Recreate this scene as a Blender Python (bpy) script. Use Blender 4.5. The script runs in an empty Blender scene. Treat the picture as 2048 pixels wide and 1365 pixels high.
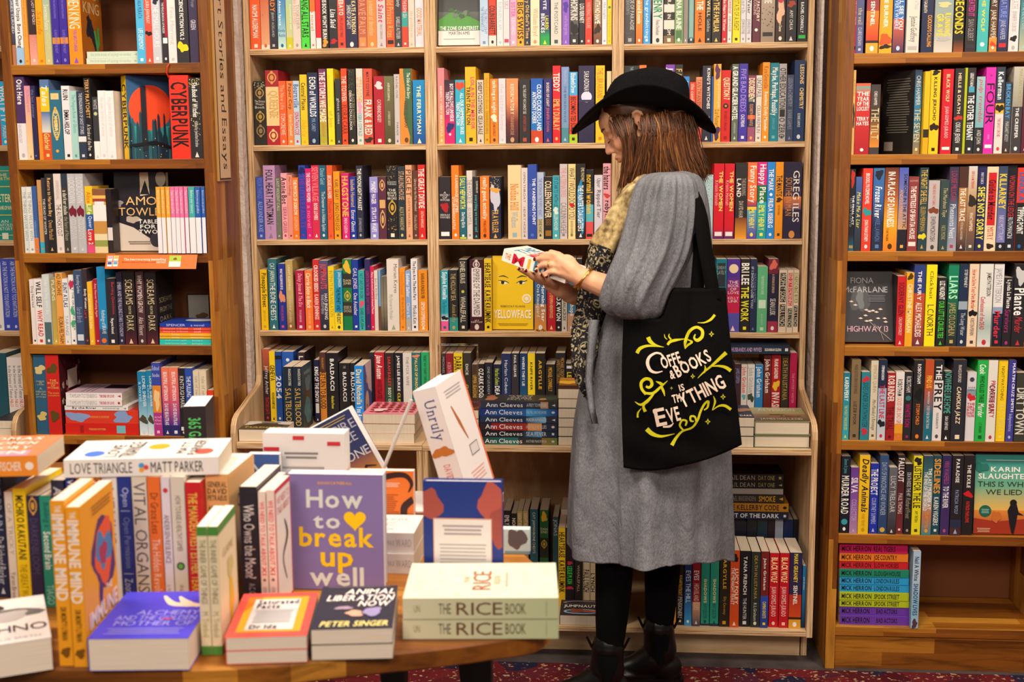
import bpy, bmesh, math, random
import numpy as np
from mathutils import Vector, Matrix
from mathutils.geometry import tessellate_polygon
random.seed(7)
rng = np.random.default_rng(7)
C = bpy.context.scene.collection
SC = bpy.context.scene

# ---------------------------------------------------------------- camera
CZ = 1.558
YAW, PIT, ROLL, FPX = -0.083, 0.1469, -0.0067, 2500.0
cy_, sy_, cp_, sp_, cr_, sr_ = math.cos(YAW), math.sin(YAW), math.cos(PIT), math.sin(PIT), math.cos(ROLL), math.sin(ROLL)
AF = Vector((sy_*cp_, cy_*cp_, -sp_))
_u = Vector((sy_*sp_, cy_*sp_, cp_)); _r = Vector((cy_, -sy_, 0))
AR = _r*cr_ + _u*sr_; AU = _u*cr_ - _r*sr_
CAM = Vector((0, -4.0, CZ))
cam = bpy.data.cameras.new('camera'); co = bpy.data.objects.new('camera', cam); C.objects.link(co)
cam.sensor_width = 36; cam.lens = FPX/2048*36; cam.clip_start = .05
co.matrix_world = Matrix(((AR.x, AU.x, -AF.x, CAM.x), (AR.y, AU.y, -AF.y, CAM.y), (AR.z, AU.z, -AF.z, CAM.z), (0, 0, 0, 1)))
cam.dof.use_dof = True; cam.dof.focus_distance = 3.75; cam.dof.aperture_fstop = 5.0
SC.camera = co

# ---------------------------------------------------------------- world, lamps, exposure
W = bpy.data.worlds.new('world'); SC.world = W; W.use_nodes = True
W.node_tree.nodes['Background'].inputs[0].default_value = (1.0, .86, .74, 1)
W.node_tree.nodes['Background'].inputs[1].default_value = .24
def area(name, loc, size, power, col=(1, .86, .70), rot=(0, 0, 0)):
    l = bpy.data.lights.new(name, 'AREA'); l.shape = 'RECTANGLE'; l.size, l.size_y = size; l.energy = power; l.color = col
    o = bpy.data.objects.new(name, l); C.objects.link(o); o.location = loc; o.rotation_euler = rot
    return o
area('ceiling_lamp', (-1.5, -1.9, 3.05), (.5, .5), 40, rot=(math.radians(14), 0, 0))
area('ceiling_lamp', (0.0, -1.9, 3.05), (.5, .5), 40, rot=(math.radians(14), 0, 0))
area('ceiling_lamp', (1.5, -1.9, 3.05), (.5, .5), 40, rot=(math.radians(14), 0, 0))
area('ceiling_lamp', (-1.0, -4.9, 3.0), (.9, .9), 56, rot=(math.radians(38), 0, 0))
area('ceiling_lamp', (1.0, -4.9, 3.0), (.9, .9), 56, rot=(math.radians(38), 0, 0))
SC.view_settings.view_transform = 'Standard'; SC.view_settings.look = 'None'
SC.view_settings.gamma = 1; SC.view_settings.use_curve_mapping = False
SC.view_settings.exposure = -0.03

# ---------------------------------------------------------------- pixel rays (2048 x 1365 frame)
def ray(px, py): return AF + AR*((px-1024)/FPX) + AU*((682.5-py)/FPX)
def atY(px, py, Y):
    d = ray(px, py); return CAM + d*((Y-CAM.y)/d.y)
def atZ(px, py, Z):
    d = ray(px, py); return CAM + d*((Z-CZ)/d.z)

# ---------------------------------------------------------------- colours and materials
def lin(c): return c/12.92 if c <= .04045 else ((c+.055)/1.055)**2.4
_hc = {}
def hx(s):
    """hex text -> linear rgb"""
    if s in _hc: return _hc[s]
    t = {'w': 'f4f0ec', 'k': '181618'}.get(s, s)
    if len(t) == 3: t = ''.join(q*2 for q in t)
    v = tuple(lin(int(t[i:i+2], 16)/255) for i in (0, 2, 4)); _hc[s] = v
    return v
def mat(name, rough=.5, col=None, spec=.4, metal=0.0):
    m = bpy.data.materials.new(name); m.use_nodes = True
    b = m.node_tree.nodes['Principled BSDF']
    b.inputs['Roughness'].default_value = rough; b.inputs['Specular IOR Level'].default_value = spec; b.inputs['Metallic'].default_value = metal
    if col: b.inputs['Base Color'].default_value = (*hx(col), 1)
    return m
def nd(m, typ, **kw):
    n = m.node_tree.nodes.new(typ)
    for k, v in kw.items():
        if k.startswith('i_'): n.inputs[k[2:].replace('_', ' ')].default_value = v
        else: setattr(n, k, v)
    return n
def ln(m, a, b): m.node_tree.links.new(a, b)
def bsdf(m): return m.node_tree.nodes['Principled BSDF']
def coords(m, scale=(1, 1, 1), kind='Object'):
    tc = nd(m, 'ShaderNodeTexCoord'); mp = nd(m, 'ShaderNodeMapping'); mp.inputs['Scale'].default_value = scale
    ln(m, tc.outputs[kind], mp.inputs['Vector']); return mp.outputs['Vector']
def ramp(m, fac, stops):
    r = nd(m, 'ShaderNodeValToRGB'); e = r.color_ramp.elements
    while len(e) < len(stops): e.new(.5)
    for q, (p, c) in zip(e, stops): q.position = p; q.color = (*hx(c), 1)
    ln(m, fac, r.inputs['Fac']); return r.outputs['Color']
def bump(m, h, strength=.3, dist=.01):
    b = nd(m, 'ShaderNodeBump'); b.inputs['Strength'].default_value = strength; b.inputs['Distance'].default_value = dist
    ln(m, h, b.inputs['Height']); ln(m, b.outputs['Normal'], bsdf(m).inputs['Normal'])
def mixc(m, fac, a, b, mode='MIX'):
    n = nd(m, 'ShaderNodeMix', data_type='RGBA', blend_type=mode)
    for s, v in ((n.inputs[0], fac), (n.inputs[6], a), (n.inputs[7], b)):
        if hasattr(v, 'links'): ln(m, v, s)
        elif isinstance(v, str): s.default_value = (*hx(v), 1)
        else: s.default_value = v
    return n.outputs[2]

def attr_mat(name, rough, spec=.4, grain=0.0):
    m = mat(name, rough, spec=spec)
    a = nd(m, 'ShaderNodeAttribute', attribute_name='Col')
    if grain:
        n = nd(m, 'ShaderNodeTexNoise', i_Scale=900.0); ln(m, coords(m, (1, 1, 1)), n.inputs['Vector'])
        ln(m, mixc(m, grain, a.outputs['Color'], ramp(m, n.outputs['Fac'], [(.3, '777'), (.7, 'fff')]), 'MULTIPLY'), bsdf(m).inputs['Base Color'])
    else: ln(m, a.outputs['Color'], bsdf(m).inputs['Base Color'])
    return m
M = {}
M['print'] = attr_mat('printed_cover', .42, .35)
M['paper'] = attr_mat('page_paper', .85, .1)
M['foil'] = attr_mat('gold_metal', .25); bsdf(M['foil']).inputs['Metallic'].default_value = 1
def page_mat():
    m = mat('page_edges', .9, spec=.1)
    a = nd(m, 'ShaderNodeAttribute', attribute_name='Col')
    n = nd(m, 'ShaderNodeTexNoise', i_Scale=1.0, i_Detail=2.0); ln(m, coords(m, (2500, 12, 12)), n.inputs['Vector'])
    ln(m, mixc(m, .30, a.outputs['Color'], ramp(m, n.outputs['Fac'], [(.35, '999'), (.65, 'fff')]), 'MULTIPLY'), bsdf(m).inputs['Base Color'])
    return m
M['page'] = page_mat()
def ply(name, scl, a='d6b48c', b='bf9568', lines=False):
    m = mat(name, .55, spec=.3)
    n = nd(m, 'ShaderNodeTexNoise', i_Scale=1.0, i_Detail=5.0, i_Roughness=.6); ln(m, coords(m, scl), n.inputs['Vector'])
    c = ramp(m, n.outputs['Fac'], [(.3, b), (.5, a), (.7, 'e0c29c')] if not lines else [(.36, '8e6a44'), (.47, b), (.52, a), (.66, 'e6cba6')])
    ln(m, c, bsdf(m).inputs['Base Color']); bump(m, n.outputs['Fac'], .12, .002)
    return m
M['ply'] = ply('birch_plywood', (3, 3, 30))
M['ply_up'] = ply('birch_plywood_upright', (30, 30, 2.5))
M['ply_edge'] = ply('plywood_edge_level', (5, 4, 420), lines=True)
M['ply_edge_up'] = ply('plywood_edge_upright', (420, 4, 5), lines=True)
M['ply_back'] = ply('plywood_back', (5, 5, 2), 'a8845e', '946f4c')
def acacia(name, rot, a='9a5a1a', b='c6842c', c='7c4614'):
    m = mat(name, .42, spec=.4)
    tc = nd(m, 'ShaderNodeTexCoord'); mp = nd(m, 'ShaderNodeMapping'); mp.inputs['Rotation'].default_value = rot
    ln(m, tc.outputs['Object'], mp.inputs['Vector'])
    br = nd(m, 'ShaderNodeTexBrick', offset=.37); br.inputs['Scale'].default_value = 1; br.inputs['Mortar Size'].default_value = .0
    br.inputs['Brick Width'].default_value = .42; br.inputs['Row Height'].default_value = .045; br.inputs['Bias'].default_value = 0
    br.inputs['Color1'].default_value = (0, 0, 0, 1); br.inputs['Color2'].default_value = (1, 1, 1, 1)
    ln(m, mp.outputs['Vector'], br.inputs['Vector'])
    n = nd(m, 'ShaderNodeTexNoise', i_Scale=1.0, i_Detail=6.0, i_Roughness=.62, i_Distortion=.6)
    mp2 = nd(m, 'ShaderNodeMapping'); mp2.inputs['Scale'].default_value = (4, 38, 38); ln(m, mp.outputs['Vector'], mp2.inputs['Vector']); ln(m, mp2.outputs['Vector'], n.inputs['Vector'])
    base = ramp(m, br.outputs['Color'], [(0, c), (.35, a), (.7, b), (1, 'd89a3c')])
    grain = ramp(m, n.outputs['Fac'], [(.3, '6a5a4c'), (.48, 'd8d0c8'), (.7, 'fff')])
    ln(m, mixc(m, .75, base, grain, 'MULTIPLY'), bsdf(m).inputs['Base Color']); bump(m, n.outputs['Fac'], .1, .002)
    return m
R90 = math.pi/2
M['aca'] = acacia('acacia_level', (R90, 0, 0))
M['aca_top'] = acacia('acacia_table', (0, 0, 0), '9a5c18', 'c07c26', '7c4612')
M['aca_up'] = acacia('acacia_upright', (R90, 0, R90))
M['aca_side'] = acacia('acacia_side', (0, R90, 0))
M['aca_back'] = mat('brown_back_board', .6, '7a4424')
def plaster():
    m = mat('white_painted_brick', .8, spec=.2)
    n = nd(m, 'ShaderNodeTexNoise', i_Scale=38.0, i_Detail=6.0); v = coords(m); ln(m, v, n.inputs['Vector'])
    n2 = nd(m, 'ShaderNodeTexNoise', i_Scale=5.0, i_Detail=4.0); ln(m, v, n2.inputs['Vector'])
    ln(m, ramp(m, n2.outputs['Fac'], [(.3, 'c4b4ac'), (.7, 'dccfc8')]), bsdf(m).inputs['Base Color']); bump(m, n.outputs['Fac'], .8, .012)
    return m
M['wall'] = plaster()
def floor_mat():
    m = mat('dark_concrete', .7, spec=.25)
    n = nd(m, 'ShaderNodeTexNoise', i_Scale=14.0, i_Detail=8.0); v = coords(m); ln(m, v, n.inputs['Vector'])
    sp = nd(m, 'ShaderNodeTexVoronoi', i_Scale=55.0); ln(m, v, sp.inputs['Vector'])
    c = ramp(m, n.outputs['Fac'], [(.3, '40393a'), (.7, '5a5050')])
    s = ramp(m, sp.outputs['Distance'], [(0, 'fff'), (.045, 'fff'), (.06, '000')])
    ln(m, mixc(m, s, c, 'a09488'), bsdf(m).inputs['Base Color'])
    return m
M['floor'] = floor_mat()
def rug_mat():
    m = mat('woven_rug', .95, spec=.05)
    v = coords(m)
    vo = nd(m, 'ShaderNodeTexVoronoi', i_Scale=13.0, feature='F1'); ln(m, v, vo.inputs['Vector'])
    n = nd(m, 'ShaderNodeTexNoise', i_Scale=70.0, i_Detail=3.0); ln(m, v, n.inputs['Vector'])
    c = ramp(m, vo.outputs['Color'], [(0, '5c1c22'), (.45, '6e2428'), (.52, '26243c'), (.58, '26243c'), (.61, '5c2024'), (1, '481420')])
    s = ramp(m, n.outputs['Fac'], [(.60, '000'), (.66, 'fff')])
    ln(m, mixc(m, s, c, 'b89878'), bsdf(m).inputs['Base Color']); bump(m, n.outputs['Fac'], .8, .006)
    return m
M['rug'] = rug_mat()
M['black_metal'] = mat('black_painted_wood', .5, '141314')

# ---------------------------------------------------------------- mesh building
class MB:
    """collects polygons with one colour per corner; build() links them as one mesh object"""
    def __init__(s): s.v = []; s.f = []; s.c = []; s.m = []
    def add(s, pts, col, cols=None, mi=0):
        k = len(s.v); s.v.extend([tuple(p) for p in pts]); s.f.append(tuple(range(k, k+len(pts))))
        s.c.append(cols if cols else [col]*len(pts)); s.m.append(mi)
    def box(s, x0, x1, y0, y1, z0, z1, col=(.5, .5, .5), mi=0, ms=None):
        """ms: material index per face -X +X -Y +Y -Z +Z; the eight corners are shared"""
        k = len(s.v)
        s.v += [(x, y, z) for x in (x0, x1) for y in (y0, y1) for z in (z0, z1)]
        F = ((0, 1, 3, 2), (4, 6, 7, 5), (0, 4, 5, 1), (2, 3, 7, 6), (0, 2, 6, 4), (1, 5, 7, 3))
        for i, f in enumerate(F):
            s.f.append(tuple(k+q for q in f)); s.c.append([col]*4); s.m.append(ms[i] if ms else mi)
    def grid(s, P, col, mi=0, closed=False, cap=False):
        """P: rows of points; shared vertices"""
        k = len(s.v); n = len(P[0]); r = len(P)
        for row in P: s.v += [tuple(p) for p in row]
        fc = callable(col)
        for i in range(r-1):
            for j in range(n if closed else n-1):
                j2 = (j+1) % n
                s.f.append((k+i*n+j, k+i*n+j2, k+(i+1)*n+j2, k+(i+1)*n+j))
                s.c.append([col(i, j)]*4 if fc else [col]*4); s.m.append(mi)
        if cap:
            s.f.append(tuple(k+j for j in range(n-1, -1, -1))); s.c.append([col(0, 0) if fc else col]*n); s.m.append(mi)
            s.f.append(tuple(k+(r-1)*n+j for j in range(n))); s.c.append([col(r-2, 0) if fc else col]*n); s.m.append(mi)
    def tube(s, pts, rad, col, n=8, mi=0):
        pts = [Vector(p) for p in pts]
        if not hasattr(rad, '__len__'): rad = [rad]*len(pts)
        rows = []; up = Vector((0, .13, 1))
        for i, p in enumerate(pts):
            t = (pts[min(i+1, len(pts)-1)]-pts[max(i-1, 0)]).normalized()
            a = t.cross(up)
            if a.length < .05: a = t.cross(Vector((1, 0, 0)))
            a.normalize(); b = a.cross(t)
            rows.append([p+a*math.cos(q*2*math.pi/n)*rad[i]+b*math.sin(q*2*math.pi/n)*rad[i] for q in range(n)])
        s.grid(rows, col, mi, closed=True, cap=True)
    def merge(s, o, mx=None, moff=0):
        k = len(s.v)
        s.v += [tuple(mx @ Vector(p)) for p in o.v] if mx else o.v
        s.f += [tuple(i+k for i in f) for f in o.f]; s.c += o.c; s.m += [q+moff for q in o.m]
    def build(s, name, mats, parent=None, smooth=False, loc=None):
        me = bpy.data.meshes.new(name); me.from_pydata(s.v, [], s.f)
        a = me.color_attributes.new('Col', 'FLOAT_COLOR', 'CORNER')
        flat = np.ones((sum(len(c) for c in s.c), 4), np.float32)
        flat[:, :3] = np.array([q for c in s.c for q in c], np.float32).reshape(-1, 3)
        a.data.foreach_set('color', flat.ravel())
        if not isinstance(mats, (list, tuple)): mats = [mats]
        for q in mats: me.materials.append(q)
        me.polygons.foreach_set('material_index', s.m)
        if smooth: me.polygons.foreach_set('use_smooth', [True]*len(s.f))
        o = bpy.data.objects.new(name, me); C.objects.link(o)
        if parent: o.parent = parent
        if loc: o.location = loc
        return o
def tag(o, label=None, cat=None, group=None, kind=None):
    for k, v in (('label', label), ('category', cat), ('group', group), ('kind', kind)):
        if v: o[k] = v
    return o
def thing(name, label, cat, loc=(0, 0, 0), group=None, mx=None):
    o = bpy.data.objects.new(name, None); C.objects.link(o); o.empty_display_size = .05
    if mx is not None: o.matrix_world = mx
    else: o.location = loc
    return tag(o, label, cat, group)
def boxo(name, b, mats, parent=None, ms=None, bev=0.0):
    """one bevelled box as an object with its origin at the box's centre"""
    x0, x1, y0, y1, z0, z1 = b; c = Vector(((x0+x1)/2, (y0+y1)/2, (z0+z1)/2))
    m = MB(); m.box(x0-c.x, x1-c.x, y0-c.y, y1-c.y, z0-c.z, z1-c.z, ms=ms)
    o = m.build(name, mats, parent, loc=c)
    if bev:
        q = o.modifiers.new('b', 'BEVEL'); q.width = bev; q.segments = 2
    return o

# ---------------------------------------------------------------- lettering
_CH = "ABCDEFGHIJKLMNOPQRSTUVWXYZabcdefghijklmnopqrstuvwxyz0123456789&.,'?!-"
GL = {}
def load_glyphs():
    obs = []
    for st, off in (('n', 0.0), ('b', .022)):
        for ch in _CH:
            cu = bpy.data.curves.new('g', 'FONT'); cu.body = ch; cu.resolution_u = 2; cu.offset = off; cu.fill_mode = 'FRONT'
            o = bpy.data.objects.new('g', cu); C.objects.link(o); obs.append((st, ch, o))
    dg = bpy.context.evaluated_depsgraph_get(); dg.update()
    cap = None; raw = {}
    for st, ch, o in obs:
        me = o.evaluated_get(dg).to_mesh(); me.calc_loop_triangles()
        co_ = np.zeros(len(me.vertices)*3, np.float32); me.vertices.foreach_get('co', co_); co_ = co_.reshape(-1, 3)[:, :2]
        t = np.zeros(len(me.loop_triangles)*3, np.int32); me.loop_triangles.foreach_get('vertices', t); t = t.reshape(-1, 3)
        raw[st, ch] = (co_.copy(), t.copy()); o.evaluated_get(dg).to_mesh_clear()
    for st, ch, o in obs:
        cu = o.data; bpy.data.objects.remove(o); bpy.data.curves.remove(cu)
    for st in 'nb':
        cap = raw[st, 'H'][0][:, 1].max()
        for ch in _CH:
            v, t = raw[st, ch]; v = v/cap; v[:, 0] -= v[:, 0].min() if len(v) else 0
            GL[st, ch] = (v, t, float(v[:, 0].max()))
            # slab-serif cut: short level edges at the ends of stems get a wider foot
            cnt = {}
            for a, b, c in t:
                for e in ((a, b), (b, c), (c, a)): cnt[tuple(sorted(e))] = cnt.get(tuple(sorted(e)), 0)+1
            ex = []; lo, hi = v[:, 1].min(), v[:, 1].max()
            for (a, b), q in cnt.items():
                if q == 1 and abs(v[a, 1]-v[b, 1]) < .012 and .04 < abs(v[a, 0]-v[b, 0]) < .26:
                    y = v[a, 1]
                    if abs(y-lo) < .03 or abs(y-hi) < .03 or abs(y-.73) < .05:
                        x0, x1 = sorted((v[a, 0], v[b, 0])); s = .065 if y < .3 else -.065
                        if y < -.1: continue
                        ex.append((x0-.085, x1+.085, y, y+s))
            vv = v.tolist(); tt = t.tolist()
            for x0, x1, y0, y1 in ex:
                k = len(vv); vv += [(x0, y0), (x1, y0), (x1, y1), (x0, y1)]
                tt += [[k, k+1, k+2], [k, k+2, k+3]] if y1 > y0 else [[k, k+2, k+1], [k, k+3, k+2]]
            vv = np.array(vv, np.float32); mn = vv[:, 0].min(); vv[:, 0] -= mn
            GL[st+'s', ch] = (vv, np.array(tt), float(vv[:, 0].max()))
load_glyphs()
def typeset(s, style):
    st = 'b' if 'b' in style else 'n'
    if 's' in style: st += 's'
    x = 0; V = []; T = []; k = 0
    gap = .13 if 's' not in style else .10
    for ch in s:
        if ch == ' ': x += .34; continue
        g = GL.get((st, ch))
        if g is None: continue
        v = g[0].copy()
        if 'i' in style: v[:, 0] += v[:, 1]*.22
        v[:, 0] += x; V.append(v); T.append(g[1]+k); k += len(v); x += g[2]+gap
    if not V: return None
    return np.concatenate(V), np.concatenate(T), max(x-gap, .1)

class Canvas:
    """draws flat shapes on a face: origin o, axes ux, uy (unit vectors), w x h metres; fn(u,v)->(point, normal) for curved faces"""
    def __init__(s, mb, o, ux, uy, w, h, fn=None, mi=0, step=.00018):
        s.mb = mb; s.o = Vector(o); s.ux = Vector(ux); s.uy = Vector(uy); s.n = s.ux.cross(s.uy); s.w = w; s.h = h; s.fn = fn; s.l = 1; s.mi = mi; s.step = step
    def P(s, u, v):
        if s.fn:
            p, n = s.fn(u, v); return p + n*(s.step*s.l)
        u = min(max(u, 0), s.w); v = min(max(v, 0), s.h)
        return s.o + s.ux*u + s.uy*v + s.n*(s.step*s.l)
    def quad(s, pts, cols):
        s.mb.add([s.P(*p) for p in pts], None, [hx(c) if isinstance(c, str) else c for c in cols], s.mi)
    def rect(s, u0, v0, u1, v1, c, c2=None):
        """c: colour at v1 (top); c2: colour at v0"""
        c2 = c2 or c; s.quad([(u0, v0), (u1, v0), (u1, v1), (u0, v1)], [c2, c2, c, c]); s.l += 1
    def poly(s, pts, c):
        c = hx(c) if isinstance(c, str) else c
        tr = tessellate_polygon([[Vector((p[0], p[1], 0)) for p in pts]])
        for t in tr:
            a, b, d = (pts[i] for i in t)
            if (b[0]-a[0])*(d[1]-a[1])-(b[1]-a[1])*(d[0]-a[0]) < 0: b, d = d, b
            s.mb.add([s.P(*a), s.P(*b), s.P(*d)], c, mi=s.mi)
        s.l += 1
    def disc(s, x, y, rx, c, ry=None, n=22, rot=0):
        ry = ry or rx; q = []
        for i in range(n):
            a = 2*math.pi*i/n; dx, dy = rx*math.cos(a), ry*math.sin(a)
            q.append((x+dx*math.cos(rot)-dy*math.sin(rot), y+dx*math.sin(rot)+dy*math.cos(rot)))
        s.mb.add([s.P(*p) for p in q], hx(c) if isinstance(c, str) else c, mi=s.mi); s.l += 1
    def blob(s, x, y, r, c, seed=0, ry=None, n=20, k=.35):
        g = random.Random(seed); ph = [g.uniform(0, 6.28) for _ in range(3)]
        q = []
        for i in range(n):
            a = 2*math.pi*i/n; rr = 1+k*(.5*math.sin(2*a+ph[0])+.35*math.sin(3*a+ph[1])+.3*math.sin(5*a+ph[2]))
            q.append((x+r*rr*math.cos(a), y+(ry or r)*rr*math.sin(a)))
        s.poly(q, c)
    def stroke(s, pts, wid, c, n=None):
        """tapered ribbon through pts; wid: list of widths"""
        pts = [Vector((p[0], p[1])) for p in pts]
        if n: # smooth by Catmull-Rom
            q = []; ww = []; m = len(pts)
            for i in range(m-1):
                p0, p1, p2, p3 = pts[max(i-1, 0)], pts[i], pts[i+1], pts[min(i+2, m-1)]
                for j in range(n):
                    t = j/n
                    q.append(.5*((2*p1)+(p2-p0)*t+(2*p0-5*p1+4*p2-p3)*t*t+(3*p1-p0-3*p2+p3)*t**3)); ww.append(wid[i]*(1-t)+wid[i+1]*t)
            q.append(pts[-1]); ww.append(wid[-1]); pts, wid = q, ww
        c = hx(c) if isinstance(c, str) else c
        L = []
        for i, p in enumerate(pts):
            t = (pts[min(i+1, len(pts)-1)]-pts[max(i-1, 0)]); t = t.normalized() if t.length else Vector((1, 0)); nn = Vector((-t.y, t.x))*wid[i]/2
            L.append((p+nn, p-nn))
        for (a, b), (a2, b2) in zip(L, L[1:]): s.mb.add([s.P(*b), s.P(*b2), s.P(*a2), s.P(*a)], c, mi=s.mi)
        s.l += 1
    def text(s, t, u0, v0, u1, v1, c, style='n', rot=0, fit=1.5, align='c', angle=None, thin=.45):
        """lettering inside the box; rot -90 reads from the top down, 90 from the bottom up"""
        g = typeset(t, style)
        if g is None: return
        V, T, nl = g; V = V.copy()
        bw, bh = (u1-u0, v1-v0) if rot in (0, 180) else (v1-v0, u1-u0)
        desc = any(q in 'gjpqyQ,' for q in t)
        hh = bh*(.78 if desc else 1.0); up = any(q.isupper() or q in 'bdfhklt0123456789&' for q in t)
        k = hh/(1.0 if up else .78)
        sx = bw/nl; sx = min(sx, k*fit); k = min(k, sx/thin) if sx < k*thin else k
        L = nl*sx; x0 = {'c': (bw-L)/2, 'l': 0, 'r': bw-L}[align]
        hgt = k*(1.0 if up else .78)
        y0 = (bh-hgt*(1/.78 if desc else 1))/2 + (hgt*(.22/.78) if desc else 0)
        X = V[:, 0]*sx+x0; Y = V[:, 1]*k+y0
        if rot == -90: U, Q = u0+Y, v1-X
        elif rot == 90: U, Q = u1-Y, v0+X
        elif rot == 180: U, Q = u1-X, v1-Y
        else: U, Q = u0+X, v0+Y
        if angle:
            ca, sa = math.cos(angle), math.sin(angle); a, b = U-u0, Q-v0; U, Q = u0+a*ca-b*sa, v0+a*sa+b*ca
        c = hx(c) if isinstance(c, str) else c
        mb = s.mb; kk = len(mb.v)
        mb.v += [tuple(s.P(float(a), float(b))) for a, b in zip(U, Q)]
        for q in T: mb.f.append((kk+int(q[0]), kk+int(q[1]), kk+int(q[2])))
        mb.c += [[c]*3]*len(T); mb.m += [s.mi]*len(T); s.l += 1
    def lines(s, u0, v0, u1, v1, n, c, th=.35, seed=1, ragged=.12):
        """n lines of small print, drawn as thin bars of uneven length"""
        g = random.Random(seed); p = (v1-v0)/n
        for i in range(n):
            d = (u1-u0)*ragged*g.random()
            y = v1-(i+.5)*p; s.quad([(u0+d/2, y-p*th/2), (u1-d/2, y-p*th/2), (u1-d/2, y+p*th/2), (u0+d/2, y+p*th/2)], [c]*4)
        s.l += 1
    def clip_bg(s, spec):
        """background colour spec c | c>c2 | c/.4/c2 , fractions counted from the top"""
        parts = spec.split('/'); t = 0.0; segs = []
        for i in range(0, len(parts), 2):
            e = float(parts[i+1]) if i+1 < len(parts) else 1.0
            segs.append((t, e, parts[i])); t = e
        for a, b, c in segs:
            cc = c.split('>'); n = max(1, len(cc)-1)
            if len(cc) == 1: cc = cc*2
            for q in range(n):
                ta = a+(b-a)*q/n; tb = a+(b-a)*(q+1)/n
                s.rect(0, s.h*(1-tb), s.w, s.h*(1-ta), cc[q], cc[q+1])
                s.l -= 1
        s.l += 1

# ---------------------------------------------------------------- books
NAMED = [('white', 'ececec'), ('white', 'dcd8dc'), ('cream', 'e6d6bc'), ('grey', 'b4b0b0'), ('grey', '808080'), ('charcoal', '34343a'), ('black', '181618'), ('brown', '6a4030'), ('brown', '50382c'),
    ('red', 'cc2028'), ('red', 'd83828'), ('crimson', 'a01830'), ('maroon', '581c2c'), ('pink', 'e8a0b0'), ('magenta', 'd02080'), ('orange', 'f07820'), ('orange', 'e85c28'), ('rust', 'b04c30'), ('amber', 'e0982c'), ('peach', 'e8a878'),
    ('yellow', 'f0c818'), ('yellow', 'e8d820'), ('lime', 'b0c828'), ('green', '208840'), ('green', '58a878'), ('bright green', '40d040'), ('olive', '6c6840'), ('sage', '90a888'), ('teal', '208080'), ('dark teal', '1c5060'), ('turquoise', '38b0b0'), ('pale blue', 'b0cce0'),
    ('sky blue', '3898d8'), ('blue', '2040a0'), ('blue', '2868b8'), ('navy', '202850'), ('slate blue', '50608c'), ('purple', '5c3090'), ('lilac', 'a898c8'), ('plum', '54304c'), ('tan', 'c8a060'), ('gold', 'd0a850')]
def cname(s):
    a = hx(s); f = lambda q: q**.45
    return min(NAMED, key=lambda p: sum((f(x)-f(y))**2 for x, y in zip(a, hx(p[1]))))[0]
ORD = ['', 'first', 'second', 'third', 'fourth', 'fifth', 'sixth', 'seventh', 'eighth', 'ninth', 'tenth', 'eleventh', 'twelfth', 'thirteenth', 'fourteenth', 'fifteenth', 'sixteenth', 'seventeenth', 'eighteenth', 'nineteenth', 'twentieth', 'twenty-first', 'twenty-second', 'twenty-third', 'twenty-fourth', 'twenty-fifth', 'twenty-sixth', 'twenty-seventh', 'twenty-eighth', 'twenty-ninth', 'thirtieth']
PAGE = hx('e2d2bc')
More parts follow.
